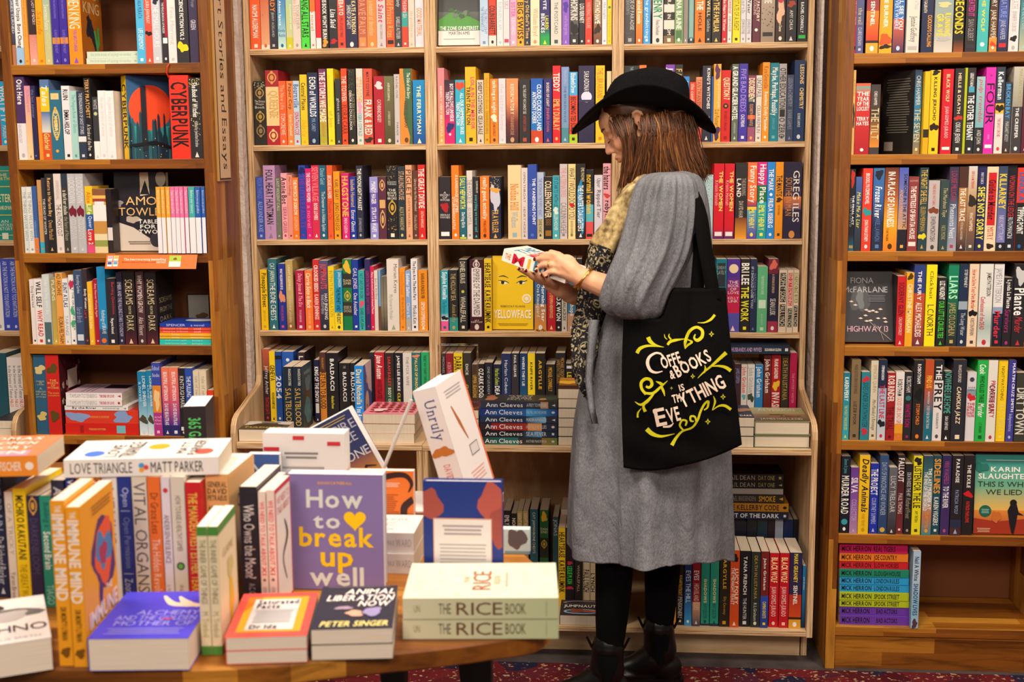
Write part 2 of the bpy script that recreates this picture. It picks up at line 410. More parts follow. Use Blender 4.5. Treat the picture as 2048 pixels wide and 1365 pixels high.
def draw_spine(cv, sp):
    w, h = cv.w, cv.h
    cv.clip_bg(sp['bg'])
    els = sp['el']; texts = [e for e in els if e[0] != '@']
    Y = sp.get('Y') or (lambda y: h*(1-y))
    nt = len([e for e in texts if '~' not in e or len(e.split('~')) < 5]); ti = 0; lastc = 'w'; logo = True
    for e in els:
        f = e.split('~')
        if f[0].startswith('@'):
            k = f[0][1:]; c = f[1] if len(f) > 1 else 'w'; a = [float(q) for q in f[2:]]
            if k == 'no': logo = False
            elif k == 'disc': cv.disc(w/2 if len(a) < 3 else w*a[2], Y(a[0]), w*a[1], c)
            elif k == 'band': cv.rect(0, Y(a[1]), w, Y(a[0]), c)
            elif k == 'rect': cv.rect(w*.14, Y(a[1]), w*.86, Y(a[0]), c)
            elif k == 'blob': cv.blob(w/2, Y((a[0]+a[1])/2), w*.40, c, int(a[0]*7), abs(Y(a[0])-Y(a[1]))/2, k=.45)
            elif k == 'half': cv.rect(w*.5, Y(a[1]), w, Y(a[0]), c)
            elif k == 'speck':
                g = random.Random(int(a[0]*31)+len(c))
                for _ in range(int(a[2]) if len(a) > 2 else 26):
                    r = w*.035*g.uniform(.5, 1.4); cv.disc(g.uniform(.08, .92)*w, g.uniform(Y(a[1]), Y(a[0])), r, c, n=6); cv.l -= 1
                cv.l += 1
            elif k == 'orn':   # symmetric ornament
                y0, y1 = Y(a[1]), Y(a[0]); m = (y0+y1)/2; r = min(w*.36, (y1-y0)/2)
                cv.disc(w/2, m, r, c, (y1-y0)/2); cv.disc(w/2, m, r*.72, sp['bg'].split('/')[0].split('>')[0], (y1-y0)/2*.8); cv.disc(w/2, m, r*.42, c, (y1-y0)/2*.5)
                for q in (y0, y1): cv.disc(w/2, q, w*.12, c, n=8)
            elif k == 'curve':
                n = 10; cv.poly([(w*(.30+.55*math.sin(i/n*math.pi*1.6+.2)**2*(i/n)), h*(1-i/n)) for i in range(n+1)]+[(w, 0), (w, h)], c)
            continue
        t = f[0]; c = f[1] if len(f) > 1 and f[1] else lastc; st = f[2] if len(f) > 2 else ''
        lastc = c
        if len(f) > 4: ya, yb = Y(float(f[3])), Y(float(f[4]))
        else:
            fr = ((.07, .86),) if nt == 1 else ((.07, .55), (.60, .86)) if nt == 2 else ((.05, .35), (.38, .65), (.68, .87))
            q = fr[min(ti, len(fr)-1)]; ya, yb = h*(1-q[0]), h*(1-q[1]); ti += 1
        u0, u1 = .2, .8
        if 'u' in st: u0, u1 = .53, .88
        if 'd' in st: u0, u1 = .12, .47
        if 'f' in st: u0, u1 = .1, .9
        if 't' in st: u0, u1 = .34, .66
        if 'h' in st:
            ls = t.split('/'); p = (ya-yb)/len(ls)
            for i, q in enumerate(ls): cv.text(q, w*.08, ya-(i+.9)*p, w*.92, ya-(i+.1)*p, c, st, 0, fit=1.3)
        else: cv.text(t, w*u0, yb, w*u1, ya, c, st, -90)
    if logo and w > .012:
        lc = sp.get('lc') or lastc; g = sp.get('seed', 0) % 3; r = w*.17
        if g == 0: cv.disc(w/2, h*.055, r, lc, r*1.3, n=10)
        elif g == 1: cv.rect(w/2-r, h*.055-r, w/2+r, h*.055+r, lc)
        else: cv.poly([(w/2-r, h*.045-r), (w/2+r, h*.045-r), (w/2, h*.06+r)], lc)
def book_mesh(sp):
    """local frame: spine at y=0 facing -Y, thickness along X, height along Z, front cover on +X"""
    w, h, d = sp['w'], sp['h'], sp['d']; hard = sp.get('hard'); t = .0026 if hard else .0006
    t = min(t, w*.2); c = min(.0016 if not hard else .003, w*.16); ov = .003 if hard else .0003
    base = sp.get('side') or sp['bg'].split('/')[0].split('>')[0]; b = hx(base)
    cm, pm = MB(), MB()
    prof = [(-w/2, d), (-w/2, c), (-w/2+c, 0), (w/2-c, 0), (w/2, c), (w/2, d), (w/2-t, d), (w/2-t, t), (-w/2+t, t), (-w/2+t, d)]
    k = len(prof); cm.v += [(x, y, z) for z in (0, h) for x, y in prof]
    for i in range(k):
        j = (i+1) % k; cm.f.append((i, j, j+k, i+k)); cm.c.append([b]*4); cm.m.append(0)
    for q in ((0, 1, 8, 9), (1, 2, 3, 4), (1, 4, 7, 8), (4, 5, 6, 7)):
        cm.f.append(tuple(q[::-1])); cm.c.append([b]*4); cm.m.append(0); cm.f.append(tuple(i+k for i in q)); cm.c.append([b]*4); cm.m.append(0)
    draw_spine(Canvas(cm, (-w/2, -.00002, 0), (1, 0, 0), (0, 0, 1), w, h), sp)
    if sp.get('front'): sp['front'](Canvas(cm, (w/2, 0, 0), (0, 1, 0), (0, 0, 1), d, h))
    if sp.get('back'): sp['back'](Canvas(cm, (-w/2, d, 0), (0, -1, 0), (0, 0, 1), d, h))
    pm.box(-w/2+t, w/2-t, t, d-ov-.0004, ov, h-ov, hx(sp.get('page', 'e2d2bc')))
    return cm, pm
BOOKS = []   # {'sp','mx','area','label','group','big'}
def put(sp, mx, area_, label, group, force=False):
    BOOKS.append(dict(sp=sp, mx=mx, area=area_, label=label, group=group, force=force))
def Tm(loc, rz=0, ry=0, rx=0): return Matrix.Translation(loc) @ Matrix.Rotation(rz, 4, 'Z') @ Matrix.Rotation(ry, 4, 'Y') @ Matrix.Rotation(rx, 4, 'X')
FLAT = Matrix(((0, 0, -1, 0), (0, 1, 0, 0), (1, 0, 0, 0), (0, 0, 0, 1)))        # lying, spine to the viewer, reads left to right
FACEUP = Matrix(((0, 1, 0, 0), (0, 0, 1, 0), (1, 0, 0, 0), (0, 0, 0, 1)))       # lying on its back, tail edge to the viewer
FACEOUT = Matrix(((0, 1, 0, 0), (-1, 0, 0, 0), (0, 0, 1, 0), (0, 0, 0, 1)))     # standing, front cover to the viewer
HGT = {'A': .178, 'B': .198, 'T': .234}
_seed = [0]
def mkspec(bg, el, w, h, d, **k):
    _seed[0] += 1
    return dict(bg=bg, el=el, w=w, h=h, d=d, seed=_seed[0]*7 % 11, **k)
def describe(bg, el):
    cs = []
    for q in bg.replace('>', '/').split('/'):
        try: float(q); continue_ = '.' in q
        except ValueError: continue_ = False
        if continue_: continue
        n = cname(q)
        if n not in cs: cs.append(n)
    tc = None
    for e in el:
        if e[0] != '@':
            f = e.split('~'); tc = cname(f[1]) if len(f) > 1 and f[1] else 'white'; break
    a = ' and '.join(cs[:2])
    return a, tc
import re as _re
def options(line):
    """trailing key=value pairs"""
    o = {}
    while True:
        k = _re.search(r'\s(\w+)=(\S+)\s*$', line)
        if not k: return line, o
        o[k.group(1)] = k.group(2); line = line[:k.start()]
def fit_bay(a, b, Y):
    """keeps an interval between the uprights of its bookcase"""
    for x0, x1, brown in BAYS:
        if brown == (Y < YF+.1 and not -1.2 < (a+b)/2 < .62) and x0-.03 < (a+b)/2 < x1+.03: return max(a, x0+.002), min(b, x1-.002)
    return a, b
def standing(txt, where, group, ox, oy, sc, z, Y, yb, order='left', d=None, start=1, total=None):
    """txt: one book a line: x0 x1 top bg|text~colour~style~y0~y1|... in pixels of a magnified detail (origin ox, oy, factor sc)"""
    n = start-1; row = []
    for line in txt.strip().splitlines():
        line = line.strip()
        if not line or line[0] == '#': continue
        line, opt = options(line); head, *el = line.split('|'); f = head.split(); n += 1
        if f[0] == '-': continue
        x0, x1 = float(f[0]), float(f[1]); bg = f[3]
        dy = float(opt.get('y', 0)); yy = Y+.004+.010*((n*37 % 10)/10)+dy
        ybp = float(opt.get('b', yb)); zz = z+float(opt.get('z', 0))
        if f[2] in HGT: h = HGT[f[2]]; ytp = None
        else: ytp = float(f[2]); h = atY(ox+(x0+x1)/2/sc, oy+ytp/sc, yy).z-zz
        ym = (ybp+(ytp if ytp is not None else 0))/2
        row.append(dict(n=n, x0=x0, x1=x1, bg=bg, el=el, opt=opt, yy=yy, dy=dy, ybp=ybp, zz=zz, h=h, ytp=ytp, a=atY(ox+x0/sc, oy+ym/sc, yy).x, b=atY(ox+x1/sc, oy+ym/sc, yy).x))
    # neighbours share the shelf without running into one another or into the uprights
    row.sort(key=lambda q: q['a']+q['b'])
    for p, q in zip(row, row[1:]):
        if abs(p['dy']-q['dy']) < .05 and p['b'] > q['a']-.0004:
            m = (p['b']+q['a'])/2; m = min(max(m, p['a']+.006), q['b']-.006); p['b'] = m-.0003; q['a'] = m+.0003
    for q in row: q['a'], q['b'] = fit_bay(q['a'], q['b'], Y)
    for q in row:
        n, x0, x1, bg, el, opt, yy, ybp, zz, h, ytp = (q[k] for k in ('n', 'x0', 'x1', 'bg', 'el', 'opt', 'yy', 'ybp', 'zz', 'h', 'ytp'))
        a = Vector((q['a'], yy, zz)); b = Vector((q['b'], yy, zz))
        w = max(b.x-a.x-.0006, .005); dd = float(opt.get('d', 0)) or d or (.128 if h < .205 else .153)
        hard = opt.get('hard') == '1'
        zt = zz+h; cx = ox+(x0+x1)/2/sc
        # map the detail's y pixels on this spine
        def Yf(y, cx=cx, yy=yy, zz=zz): return max(0.0, atY(cx, oy+y/sc, yy).z-zz)
        el = [e for e in el if e]
        sp = mkspec(bg, el, w, h, dd, hard=hard, Y=Yf, side=opt.get('side'))
        if 'rot' in opt: mx = Tm(((a.x+b.x)/2, yy, zz+.0004), math.radians(float(opt['rot'])))
        else: mx = Tm(((a.x+b.x)/2, yy, zz+.0004))
        if 'lean' in opt: mx = mx @ Matrix.Rotation(math.radians(float(opt['lean'])), 4, 'Y')
        if opt.get('cover'): sp['front'] = lambda c, k_=opt['cover']: COVERS[k_](c)
        if opt.get('back'): sp['back'] = lambda c, k_=opt['back']: COVERS[k_](c)
        py0 = max(0, (oy+(ytp if ytp is not None else -1e9)/sc)); ar = (x1-x0)/sc*max(1, (oy+ybp/sc)-py0)
        cn, tc = describe(bg, el)
        size = 'slim ' if w < .014 else 'thick ' if w > .034 else ''
        lab = f"{size}{cn} book" + (f" with {tc} lettering" if tc else '') + f", {ORD[n]} from {order}, {where}"
        put(sp, mx, ar*float(opt.get('vis', 1)), lab, group)
def lying(txt, where, group, ox, oy, sc, z0, Y, mode='spine', d=.153, noun='book'):
    """flat books from the bottom up: x0 x1 y0 y1 bg|text..., spine (or tail edge: mode 'tail') to the viewer"""
    z = z0; L = [q.strip() for q in txt.strip().splitlines() if q.strip()]; N = len(L)
    for i, line in enumerate(L):
        line, opt = options(line); head, *el = line.split('|'); f = head.split(); x0, x1, y0, y1 = map(float, f[:4]); bg = f[4]
        yy = Y+float(opt.get('y', 0))+.004*((i*5) % 3)/2
        cx = ox+(x0+x1)/2/sc
        t = atY(cx, oy+y0/sc, yy).z-atY(cx, oy+y1/sc, yy).z
        a = atY(ox+x0/sc, oy+(y0+y1)/2/sc, yy); b = atY(ox+x1/sc, oy+(y0+y1)/2/sc, yy); ax, bx = fit_bay(a.x, b.x, Y); a.x, b.x = ax, bx; L_ = b.x-a.x
        m = opt.get('m', mode)
        if m == 'spine':
            sp = mkspec(bg, [e for e in el if e], t-.0006, L_, float(opt.get('d', d)), hard=opt.get('hard') == '1', side=opt.get('side'))
            sp['lc'] = None
            mx = Matrix.Translation((b.x, yy, z+t/2)) @ FLAT
        else:   # page edges to the viewer
            sp = mkspec(bg, [], t-.0006, float(opt.get('h', .21)), L_, hard=opt.get('hard') == '1', side=bg, page=opt.get('page', 'e2d2bc')); sp['el'] = ['@no']
            mx = Matrix.Translation((a.x, yy, z+t/2)) @ FACEUP
        rz = float(opt.get('rz', 0))
        if rz: c = Matrix.Translation(((a.x+b.x)/2, yy, 0)); mx = c @ Matrix.Rotation(math.radians(rz), 4, 'Z') @ c.inverted() @ mx
        if opt.get('cover'): sp['front'] = lambda c, k_=opt['cover']: COVERS[k_](c)
        z += t
        cn, tc = describe(bg, el)
        if N == 1: pos = ''
        else: pos = 'topmost' if i == N-1 else 'lowest' if i == 0 else ORD[N-i]+' from top'
        base = f"{cn} book lying flat" + (f" with {tc} lettering" if tc and m == 'spine' else ', page edges outward' if m != 'spine' else '')
        put(sp, mx, (x1-x0)/sc*(y1-y0)/sc*float(opt.get('vis', 1)), base + (f", {pos} of {where}" if pos else f", {where}"), group)
    return z
COVERS = {}
def split_of(items, limit):
    """books that become objects of their own: the largest in the picture"""
    items.sort(key=lambda q: -(q['area']+(1e9 if q['force'] else 0)))
    return items[:limit], items[limit:]
def link_books(limit):
    own, rest = split_of(BOOKS, limit)
    for q in own:
        cm, pm = book_mesh(q['sp'])
        t = thing('book', q['label'], 'book', group=q['group'], mx=q['mx'])
        cm.build('cover', M['print'], t); pm.build('page_block', M['page'], t)
    if rest:
        a = MB()
        for q in rest:
            cm, pm = book_mesh(q['sp']); a.merge(cm, q['mx']); a.merge(pm, q['mx'], 1)
        o = a.build('shelved_books', [M['print'], M['page']])
        tag(o, 'smaller book spines filling the gaps of the three bookcases', 'books', kind='stuff')

# ---------------------------------------------------------------- where the shelves are
ZM = [1.901, 1.598, 1.294, .995]; ZC, ZB = .685, .118          # plywood cases: four shelves, counter, bottom board
YF = -.30                                                       # front of the brown cases and of the counter
ZL = [atY(230, y, YF).z for y in (127.5, 319, 507, 691, 872.5)]
ZR = [atY(x, y, YF).z for x, y in ((1697, 107), (1693, 309.5), (1690, 503), (1685, 693), (1683, 881.6), (1680.5, 1069), (1679, 1254))]

XL0, XL1, XLi = atY(3.7, 130, YF).x, atY(430, 417, YF).x, atY(411.5, 417, YF).x
XR0, XRi = atY(1663.7, 880, YF).x, atY(1682.8, 880, YF).x
BAYS = [(-1.167, -.604, False), (-.568, -.013, False), (.023, .587, False), (XL0+.0285, XL1-.0285, True), (XR0+.0285, 1.2715, True)]

# ---------------------------------------------------------------- middle cases, first bay
def mid(bay, row, txt, ox, oy, sc, yb, **k):
    standing(txt, f'{bay} plywood bay {row} row', f'books on the {row} row of the {bay} plywood bay', ox, oy, sc, ZM[['top', 'second', 'third', 'fourth'].index(row)], 0.0, yb, **k)
mid('left', 'top', """
80 180 B f05a20|NAOMI ALDERMAN~f8e4d8~b~45~335
182 260 B c04c28>e0a078/.93/e8d8c4|.~d06030
257 327 B 2a2a34|BIRDY~f08030~b~-60~105|JENNY ACKLAND~b0b0b0~t~110~325
327 403 B 3462b4>58a0c8>c4e4d4|Lonely About Space~f0f0f0~bd~-120~225|Emily/Austin~2858a0~h~255~330
405 465 B 98c8a8>c8c890/.82/c8c420|Tales from the coast~d8d040~di~60~280|beyond the sea~e8f0d8~ui~40~260
464 534 B d8ccc0|WE'RE ALL IN THIS~e09078~sd~-60~215|TOGETHER~a89888~su~40~260
537 610 T 44d83c|CHAIN GANG ALL STARS~181818~bf~-200~330
617 664 B e07028/.42/e4dcdc|a novel~d06030~~60~300
667 713 T d81c28/.86/e8e4e4|@no
716 779 B 201c1c|THIS BOOK WON'T BURN~f0ece8~b~-40~340|@blob~e09830~345~410|@no
780 860 B 26262a|Lisa Said~f0ece8~bsi~80~245|@blob~c01838~345~385|@no
858 928 T e44430|ADEBAYO~f4e8e0~b~-60~135|A SPELL OF GOOD THINGS~402020~~140~330
930 1035 B 26244a|KATE ATKINSON~f0d89c~bu~10~300|SHRINES OF GAIETY~e8e4e0~d~45~255
1036 1118 B b45038>c06848|DAVE PALM~e0a080~sf~-20~300|@rect~d89050~330~410
1117 1204 B e8863a|a memoir of devotion~f0c8a0~s~10~315
1203 1284 B cfc3c4|& Saint~d02048~bsi~-30~195|MERCAT GRIMSHAW~9a8c8c~~215~345
1284 1360 B e0582c|Wild Private Rites~e8b860~sf~-60~330|@no|@rect~301c20~355~390
1360 1424 B 30343c|Hardy~e8e8e8~si~-20~60|ISABELLE AUTISSIER~d0d0d0~~150~345
1424 1480 B c83034/.45/30a098/.68/d0442c|THE BURMA SEA~e8d8d0~~0~160
1482 1538 B dccfbe|the goodbye cat~c0a890~s~100~330
1538 1618 B e0d8e2|GOOD MATERIAL~f08838~b~70~320|@no
""", 480, 0, 4.4025, 415)
mid('left', 'second', """
125 235 715 2a2622|@orn~a88850~780~860|The Glutton/Magic/Book~d8d0c0~hs~880~960|@orn~b09040~990~1070|@orn~907850~1110~1200|@speck~c8b890~720~780|@no hard=1
228 345 620 a01c2c/.22/e4c68c/.74/a81c2c|@orn~c89850~640~730|QUEENIE~d0a868~sf~800~1040|@orn~e0b878~1150~1240|@no hard=1
346 412 715 f05c2c|The New Life~f0a880~bs~750~965|TOM CREWE~f8d8c8~~1000~1190
411 472 715 e8823e|Paper Cup~6c3020~bs~735~965|Karen Campbell~f8d8b8~bs~1010~1200
472 527 713 b8cddd|Bournville~2858a8~bsf~745~950|JONATHAN COE~d02850~bf~985~1190
532 594 658 f0c41e|Central Places~3c3018~bs~730~970|Delia Cai~e0a020~si~1060~1200
598 690 640 1c2844>203c6c>18203c|ECHO of WORLDS~f0f0f0~b~680~1030|M.R. CAREY~98b0c8~~1045~1160
698 762 608 6c3464>b05070>b8a038>a8b034|THE STORM WE MADE~f4ece4~bf~635~1075|VANESSA CHAN~d08850~~1090~1200
772 828 605 f2dc20|the extraordinary hours~d8b030~d~660~940|of Joan~c0a030~~980~1120
842 890 695 30343a|ghost cities~c8ccd0~~840~1120
893 945 605 f04a20|THE TOWER~f0e8e0~sf~670~900|FLORA CARR~402018~sf~925~1185
955 1018 608 242420|BLACK SILK & SYMPATHY~a89c80~su~830~1110|DEBORAH CHALLINOR~f0ece0~sd~800~1150|@speck~98a080~620~790
1027 1084 605 e2d6ca|LITTLE CLOTHES~e89838~bf~685~905|@blob~e0a0c0~900~990|DEBRA OSWALD~58b0c8~b~1000~1200
1088 1168 605 d25038|MATT COYNE~682820~bt~635~850|FRANK & RED~f4ece4~bf~880~1190|@blob~38201c~1210~1260|@no
1180 1272 672 b0182e|@blob~f0d8d8~725~785|CATHERINE/CHIDGEY~f0e0dc~~880~1080
1270 1354 672 70704c>685c3c>4c4828|AXEMAN'S CARNIVAL~e8e0c8~bs~730~890|CATHERINE CHIDGEY~d8d0b8~~980~1110
1358 1410 655 c8bfbf|RACHEL CUSK~605858~t~675~870|PARADE~605858~t~1080~1195
1408 1515 605 e88c34|@curve~3e6a48|The Side of the Story~e8e8d8~bsiu~640~870|ANNE DE GRAAF~6c4020~t~890~1130
1523 1635 705 0a8ccc>0a7cc4>1a4c9c|THE FERRYMAN~f0ecb0~bt~755~1180
""", 480, 0, 4.4025, 1272)
mid('left', 'third', """
117 172 195 3a50b0|FOUR THINGS~7080d0~sf~205~350|ALEXANDER AXE~a0b0e0~~370~590
172 257 112 b48cb8|FOUL HEART HUNTSMAN~282028~b~145~535|SERAPH~8c7090~~550~575
259 296 200 686c60|LAST VIOLENT CALL~c0c0a8~~210~440|@speck~d8c040~400~590
296 343 168 e8a0aa|Annie Bot~281c20~bsf~195~390|SIERRA GREER~b03058~~410~600
343 382 180 e08c7c|Hurt feelings~783830~~195~330
376 428 200 ee741c|THE PHYSICS OF SORROW~f8e8d8~b~215~470|GOSPODINOV~f0c8a0~~480~580
420 474 112 2440a8|THE LITTLE FAULTS~7030a0~bf~180~560|@blob~101860~120~180
474 521 135 d01470|THE COLLECTED WOMEN~f8e0e8~b~165~375|a novel~e080b0~~400~560
513 572 112 d02c4c|SEVEN VILLAGE~e87888~bf~125~370|BOOK LOVERS~f8e8e8~b~385~505
570 626 112 1a5c7c|Dinah Gold~a0c8d8~s~135~250|The Dreamer in a Hidden Spider~e0e8e8~s~300~590
622 668 112 e85c2c|BECAUSE ALL FADES~f8e8d8~b~185~350|Phoebe Chi~c03818~~370~500
674 720 155 e89a20|KARL GEARY~4c3010~~215~360|JUNO LOVES LEGS~584010~~380~580
731 788 168 d61c74|HAGSTONE~f0c048~bf~190~480|SINEAD GLEESON~f8e0e8~~490~600
786 835 195 1838a0|Isabella Hammad~f0c050~~215~410|Enter Ghost~f8f8f8~~435~590
838 885 115 2a2c42|THE MOONLIGHT MARKET~f4f0e8~bs~135~435|JOANNE HARRIS~b0b4c8~s~490~590
934 993 195 9494dc/.25/5c4ca8/.74/9090d8|MANDY HAGER~f4f0f8~b~230~390|STRAYS & WAIFS~f4f0f8~b~415~590
995 1053 195 5a2a3e|@orn~d8a868~220~290|@rect~d8a868~360~420|@orn~d8a868~440~560|@no
1055 1133 115 1c1a20|SHADOWS/TURNING~c8c8c8~h~225~255|THE/BOOK/THAT/BROKE~f0e8d8~h~280~360|@orn~c8a040~370~460|@speck~b8a060~120~220|@speck~c8a860~470~590
1135 1188 120 28343c|STARLING HOUSE~e0b090~sf~155~360|ALIX E. HARROW~d0c088~s~410~580
1191 1238 110 e0a47c|PIGLET~382820~sf~140~335|LOTTIE HAZELL~8c5c40~t~350~560
1240 1280 150 5e382c|Library for the War Wounded~d8c0a8~~210~440|Monika Helfer~c0a088~~470~580
1280 1331 108 d42422|THE GREAT DIVIDE~f8e8e0~bf~135~420|CRISTINA HENRIQUEZ~f0d8c0~~440~560
""", 480, 300, 3.5925, 640)
mid('left', 'fourth', """
149 199 862 f0c410|Pineapple Street~201c10~bsf~885~1130|JENNY JACKSON~c89c20~~1155~1230
206 268 785 2a6c7a|CAT JARMAN~e0e8e0~~815~950|THE BONE CHESTS~f0f0e8~~955~1225
276 329 820 1e3094|WHAT WILL/SURVIVE OF US~f4f0f0~b~855~1005|@blob~d88868~1020~1100|HOWARD JACOBSON~d05068~~1120~1230
331 384 795 b49c5c>c0a870>805030|LIGHT KEEPING~ece0c0~t~830~1010|ADRIENNE JANSEN~d8c8a0~t~1050~1240
402 462 868 a81c48|Daisy Jones & The Six~f0a0b0~bsi~890~1130|TAYLOR JENKINS REID~f0c8d0~~1150~1240
469 529 868 ea7430|Carrie Soto is Back~fce8d8~bsi~885~1140|TAYLOR JENKINS REID~f8c090~~1150~1250
521 573 790 c82a2c|CROOKED SEEDS~f8e8e0~b~830~1020|KAREN JENNINGS~f0d0c8~b~1040~1220
573 639 797 50507c>3c3c58>262634|JUMPNAUTS~e84848~bsf~820~1000|HAO JINGFANG~f0f0f0~u~1035~1220|TRANSLATED BY KEN LIU~c0c0c8~d~1040~1180
634 680 838 eacc1c|INTIMATE IN TRANSLATION~a89018~~870~1200
678 737 868 1c94c2/.70/f2d424|JONAS JONASSON~f4f0e8~u~880~985|THE PROPHET AND THE IDIOT~103850~b~990~1250
739 806 787 187444/.20/30302c/.40/187444/.60/30302c/.80/107844|@blob~e0b838~805~885|DAN/JONES~e0d8b0~hs~930~970|@orn~c8a838~1020~1080|ESSEX/DOGS~c8c0a0~hs~1120~1170|@no
808 854 790 1838a0|GAIL JONES~e8e0e8~s~850~1000|One Another~f4f0f0~s~1030~1190
852 897 868 34acac|NOT SAFE FOR WORK~185058~~890~1070|@blob~e05070~1085~1130|ISABEL KAPLAN~185860~~1140~1270
898 938 787 302862|LIGHTS ON THE WATER~b83878~b~870~1050|JENNY WARREN~8c3070~b~1060~1180
938 966 838 d01c50|Many Awkward Love in Unusual Places~f8d8e0~b~880~1180
966 995 868 d8d0c8|Just in the Day~585050~~900~1100
993 1012 865 78a8da/.6/704830|@no
1012 1034 912 66645c>88806c>403c34|@speck~c8c0b0~950~1250
1034 1057 910 66645c>88806c>403c34|@speck~c8c0b0~950~1250
1057 1143 787 e0d8d2|Marian Keyes~5c4844~su~820~1030|My Favourite Mistake~98a890~sd~1040~1220
1146 1188 850 f09422|Octavia Diamond~d06820~~880~1040|All rise in the Night~c06018~~1060~1220
1190 1228 870 84aae0/.8/b0b0a8|Soldier Sailor~f8f4f0~b~890~1060|Claire K~f0e8e0~~1100~1210
1230 1277 785 e8e4ea|The Eyes Are The Best Part~201c28~b~800~1080|Monika Kim~202028~~1120~1250
1282 1348 865 e8901c|BARBARA KINGSOLVER~38240c~b~890~1070|DEMON COPPERHEAD~f8ece0~b~1095~1270
""", 480, 300, 3.5925, 1305)
# ---------------------------------------------------------------- second bay
mid('middle', 'top', """
440 514 B a8c4e2>c8d8ea|THE TENDERNESS OF~5070a0~d~60~280|THE FIRST LIGHT~7890b8~u~80~300
512 583 T d24028/.86/e0dcd4|COLIN BARRETT~281818~bf~50~305
588 648 B dedede|RUMAAN ALAM~a8c4d8~~20~260
643 704 B e2d6da|SKI~b0a0a8~s~10~80|@rect~c84058~345~375|@no
700 767 B e8a8c8|SISTER~c060a0~b~20~150|KJERSTI HEROD~f8e8f0~~160~310
762 829 B f2a822|BIG SWISS~2c2010~bf~20~345
829 880 B 28304a|Barry Old God's Time~e8b868~bsf~-80~340
884 967 B eedcbc|William Boyd~f09060~s~75~320
966 1055 B 2e2a70/.72/2e2a70>1c9c54/.86/1ca04e|THE SPITE~f4f4f0~bt~-160~85|BEUKES~f4f4f0~bd~120~290|LAUREN~e8e020~bu~140~260
1063 1158 B d6cec6|THE POSTCARD~405850~t~20~300
1162 1229 B 8a5cc2|wolf in the garden~b898e0~~140~310|@blob~5030a0~20~100
1232 1308 T 6c6866>585454/.86/302c30|HOPKINS~e0dcd4~bf~0~180|@blob~181818~190~320
1313 1363 B 28242a|LOU BERNEY~e8e0d8~bf~35~205
1366 1427 B da3a2a|WINTERING TREASURE~f0b0a0~~20~250
1440 1511 B 58382c>a07848>6c4030|WITH NO NAME~f8f0e8~bf~-20~210|@blob~382018~220~300
1514 1559 B d6dae6|the night~9098b8~s~20~170
1560 1610 B f4ca1a|Natural Beauty~e8a020~~110~330|@disc~508030~65~.3
""", 860, 0, 4.4025, 395, start=3)
mid('middle', 'second', """
55 128 600 e48494>e08c78>dca850|BRIEFLY VERY BEAUTIFUL~f8e8e0~t~760~1210
130 219 705 28242c>6c2050>d41c70>d41c70|BOY SWALLOWS UNIVERSE~f8f0f0~bu~740~1070|TRENT DALTON~f0e8f0~bd~810~1010|@blob~282870~1085~1160|@disc~f0f0f0~1185~.12|@no
223 307 705 2cacca>38b4d0|ALL OUR SHIMMERING SKIES~f4f8f8~bu~820~1185|TRENT DALTON~f0f4f4~bd~900~1105|@blob~e84828~715~800
311 405 590 f4b61a|LOLA IN THE MIRROR~e8187c~bu~680~1140|TRENT DALTON~201c18~bd~765~1100
413 474 705 d6c8b6|SHEEP'S CLOTHING~38241c~bs~725~1000|CELIA DALE~503028~bs~1020~1185
477 524 645 dca41c|behind you is the sea~b08010~s~690~960|SUSAN MUADDI DARRAJ~a07810~~980~1180
528 601 695 f28420|talking at night~fcf0e4~bs~710~995|@blob~f0e4d0~1010~1070|CLAIRE DAVERLEY~5c3010~~1080~1200
604 667 692 dcd4dc|the letter home~c8c0cc~~740~1150
671 777 692 e8905a>e08858>702c30>30242a|REFORMATORY~f4dcb8~bst~740~1010|TANANARIVE DUE~c89870~~1020~1190
785 882 700 282628|ALL THE LIGHT WE CANNOT SEE~d8d4d0~t~750~1005|ANTHONY DOERR~b84838~t~1020~1160
888 993 692 1658b8>1c74c8/.80/c84424|CLOUD CUCKOO LAND~f4f4f4~bu~745~1155|ANTHONY DOERR~f0f0f0~bd~810~1090
1001 1074 695 28287a|BODIES OF LIGHT~f0d0a8~bt~730~940|JENNIFER DOWN~e86858~t~950~1160
1080 1149 580 d41c2a|TEDDY~f8f0e8~bf~645~810|EMILY DUNLAY~f0b868~bf~875~1150
1156 1223 590 8098cc>7098b8/.8/4c8898|THE BROKEN WAVE~3c5488~t~760~1080|Matthew Ryan Davies~b8c8e8~~620~740
1226 1299 635 48a4dc/.33/e44428/.88/aaca24|Elizabeth Drew~f0f0f0~b~645~820|BECOMING TED SOME~381818~b~855~1160
1308 1448 580 2c2448|SARA/DONATI~f4f0f0~sf~630~830|@disc~d8d8f0~855~.34|@band~382c54~880~900|@no vis=.5
1458 1538 578 f2c420|THE LIBRARIANIST~d47c1c~bf~600~890 vis=.5
1556 1600 628 e0cc9c|@no vis=.3
""", 860, 0, 4.4025, 1260)
